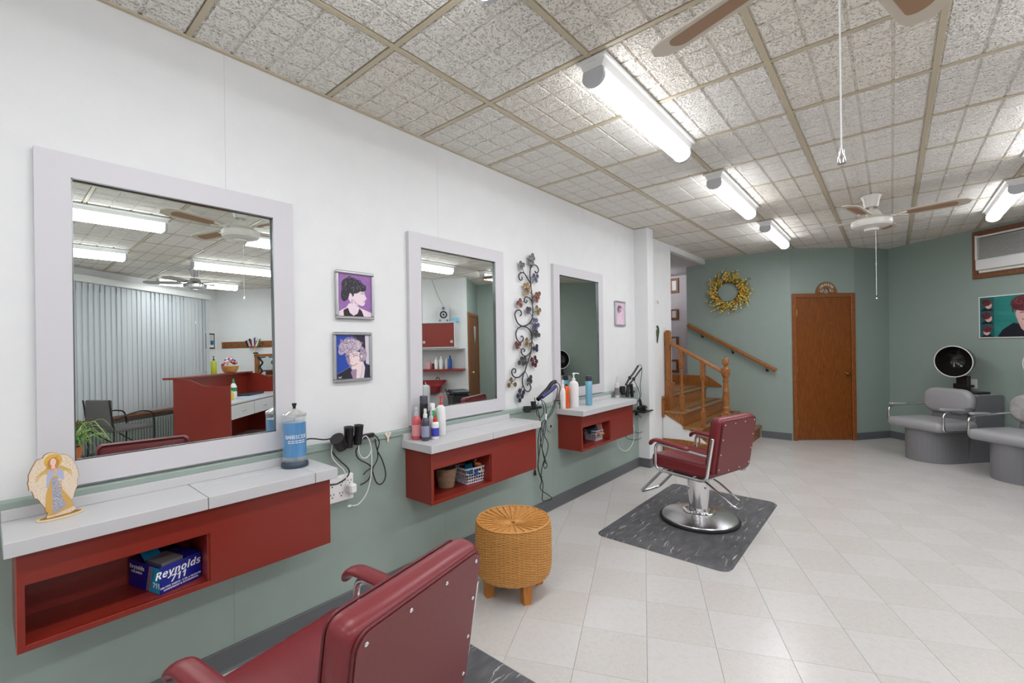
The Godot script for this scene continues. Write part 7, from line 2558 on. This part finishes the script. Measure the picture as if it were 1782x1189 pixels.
	part(t, "speaker_wire", st2, M.cord_black)
	clutter("glove_box", on_wall(PE, PW, 0.19, 0.15) + Vector3(0, 1.89 + 0.04, 0), Vector3(0.12, 0.08, 0.1), Vector3(0, turn, 0), M.can_blue, "small pale blue box beside the loudspeaker on the cabinet", "box")
	# shampoo unit
	t = thing("shampoo_bowl", "red shampoo bowl on a grey stand against the white wall", "shampoo bowl", on_wall(PE, PW, 0.62, 0.30), turn)
	part(t, "stand", box_mesh(Vector3(0.46, 0.62, 0.30), 0.01), M.laminate, Vector3(0, 0.31, -0.08))
	st2 = mb()
	var rim := rrect(0.52, 0.48, 0.09, 6)
	var low := rrect(0.34, 0.30, 0.09, 6)
	var n := rim.size()
	var tl := xf(Vector3(0, 0.80, 0.02), Vector3(0.16, 0, 0))
	for i in n:
		var j := (i + 1) % n
		var a := tl * Vector3(rim[i].x, 0, rim[i].y)
		var bb := tl * Vector3(rim[j].x, 0, rim[j].y)
		var c := tl * Vector3(low[i].x, -0.17, low[i].y)
		var d := tl * Vector3(low[j].x, -0.17, low[j].y)
		quad(st2, c, d, bb, a)
		quad(st2, d, c, tl * Vector3(low[i].x * .9, -0.15, low[i].y * .9), tl * Vector3(low[j].x * .9, -0.15, low[j].y * .9))
		quad(st2, tl * Vector3(low[j].x * .9, -0.15, low[j].y * .9), tl * Vector3(low[i].x * .9, -0.15, low[i].y * .9), tl * Vector3(rim[i].x * .93, 0.004, rim[i].y * .93), tl * Vector3(rim[j].x * .93, 0.004, rim[j].y * .93))
		quad(st2, a, bb, tl * Vector3(rim[j].x * .93, 0.004, rim[j].y * .93), tl * Vector3(rim[i].x * .93, 0.004, rim[i].y * .93))
		tri(st2, tl * Vector3(0, -0.155, 0), tl * Vector3(low[j].x * .9, -0.15, low[j].y * .9), tl * Vector3(low[i].x * .9, -0.15, low[i].y * .9))
	part(t, "bowl", st2, M.bowl_red)
	st2 = mb()
	tube(st2, bend([tl * Vector3(-0.1, 0.02, -0.22), tl * Vector3(-0.1, 0.07, -0.16), tl * Vector3(-0.08, 0.06, -0.08)], 4), 0.012, 8)
	part(t, "tap", st2, M.chrome)
	st2 = mb()
	tube(st2, bend([Vector3(-0.27, 0.70, 0.05), Vector3(-0.33, 0.5, 0.05), Vector3(-0.34, 0.3, 0.02), Vector3(-0.30, 0.12, 0.0)], 5), 0.008, 6)
	part(t, "hose", st2, M.rubber)
	t = thing("shampoo_chair", "pale grey reclining shampoo chair in front of the red bowl", "chair", on_wall(PE, PW, 0.74, 0.85), turn)
	st2 = mb()
	rbox(st2, Vector3(0, 0.58, -0.12), Vector3(0.46, 0.44, 0.10), 0.045, Transform3D.IDENTITY, 3)
	part(t, "backrest", st2, M.grey_body)
	st2 = mb()
	rbox(st2, Vector3(0, 0.40, 0.15), Vector3(0.48, 0.10, 0.48), 0.04, Transform3D.IDENTITY, 3)
	part(t, "seat", st2, M.grey_body)
	st2 = mb()
	lathe(st2, [Vector2(0, 0), Vector2(0.24, 0), Vector2(0.22, 0.03), Vector2(0.06, 0.05), Vector2(0.05, 0.36), Vector2(0, 0.36)], 24, xf(Vector3(0, 0, 0.14)))
	part(t, "pedestal", st2, M.chrome)
	# bin
	t = thing("waste_bin", "black lidded waste bin at the corner near the shampoo bowl", "bin", Vector3(3.56, 0, -5.36), 0.5)
	st2 = mb()
	bbox(st2, Vector3(0, 0.31, 0), Vector3(0.36, 0.62, 0.30), 0.02)
	part(t, "body", st2, M.black_plastic)
	st2 = mb()
	bbox(st2, Vector3(0, 0.655, 0), Vector3(0.39, 0.06, 0.33), 0.02)
	part(t, "lid", st2, M.cap_navy)
	# second door on the return wall
	var dd := Node3D.new()
	dd.name = "door_2"
	add_child(dd)
	dd.set_meta("kind", "structure")
	dd.position = on_wall(PD, PE, 0.0)
	dd.rotation.y = wall_turn(PD, PE)
	var RL := PD.distance_to(PE)
	part(dd, "casing_side", box_mesh(Vector3(0.06, 2.08, 0.024), 0.004), M.trim_wood, Vector3(0.05, 1.04, 0.012))
	part(dd, "casing_side", box_mesh(Vector3(0.06, 2.08, 0.024), 0.004), M.trim_wood, Vector3(RL - 0.05, 1.04, 0.012))
	part(dd, "casing_head", box_mesh(Vector3(RL - 0.16, 0.06, 0.024), 0.004), M.trim_wood, Vector3(RL / 2, 2.05, 0.012))
	var lf := part(dd, "door_leaf", box_mesh(Vector3(RL - 0.17, 2.01, 0.016), 0.002), M.door_wood, Vector3(RL / 2, 1.01, 0.008))
	st2 = mb()
	lathe(st2, [Vector2(0, 0), Vector2(0.03, 0), Vector2(0.012, 0.008), Vector2(0.010, 0.03), Vector2(0.026, 0.045), Vector2(0.02, 0.062), Vector2(0, 0.066)], 18, Transform3D(Basis(Vector3.RIGHT, PI / 2), Vector3(RL / 2 - 0.16, -0.06, 0.008)))
	part(lf, "knob", st2, M.brass)
	t = thing("paper_pennant", "white paper pennant pinned to the brown door in the corner", "pennant", on_wall(PD, PE, RL * .42, 0.02) + Vector3(0, 1.62, 0), wall_turn(PD, PE))
	st2 = mb()
	extrude(st2, [Vector2(-0.10, 0.22), Vector2(0.10, 0.22), Vector2(0.06, 0.02), Vector2(0.0, -0.12), Vector2(-0.06, 0.02)], 0.003)
	part(t, "paper", st2, M.laminate)

func build_reflected_side():
	mat("soap_green", rgb(176, 190, 44), 0.2)
	mat("item_paper_blue", rgb(176, 196, 216), 0.6)
	tri_mat("tweed", noise_tex(0.12, 81, rgb(60, 58, 58), rgb(140, 136, 132), 256), 3.0, 0.9, false)
	mat("frond", rgb(84, 132, 46), 0.5)
	mat("frond_light", rgb(168, 196, 110), 0.5)
	M.frond.backlight = Color(0.2, 0.3, 0.1)
	mat("bowl_red", rgb(140, 24, 32), 0.15)
	build_window()
	build_reception()
	build_far_wall()

func _ready():
	rng.seed = 11
	var cam := Camera3D.new()
	cam.name = "Camera"
	cam.projection = Camera3D.PROJECTION_FRUSTUM
	cam.near = 0.05
	cam.far = 60.0
	cam.size = 0.05 * 1189.0 / F
	cam.frustum_offset = Vector2(0, 0.05 * (HORIZON - 594.5) / F)
	add_child(cam)
	cam.position = EYE
	cam.rotation = Vector3(0, YAW, -ROLL)
	cam.current = true
	var we := WorldEnvironment.new()
	we.name = "Environment"
	var env := Environment.new()
	env.background_mode = Environment.BG_SKY
	var sky := Sky.new()
	var sm := ProceduralSkyMaterial.new()
	sm.sky_top_color = Color(0.62, 0.70, 0.82)
	sm.sky_horizon_color = Color(0.85, 0.9, 0.96)
	sm.ground_bottom_color = Color(0.5, 0.5, 0.48)
	sm.ground_horizon_color = Color(0.8, 0.83, 0.86)
	sm.energy_multiplier = 1.0
	sky.sky_material = sm
	env.sky = sky
	env.tonemap_mode = Environment.TONE_MAPPER_LINEAR
	env.tonemap_exposure = 0.74
	env.sdfgi_enabled = true
	env.ssao_enabled = true
	env.ssil_enabled = true
	we.environment = env
	add_child(we)
	make_materials()
	build_lights()
	build_shell()
	build_floor()
	build_ceiling()
	build_stations()
	build_seating()
	build_fans()
	build_far_end()
	build_station_things()
	build_reflected_side()
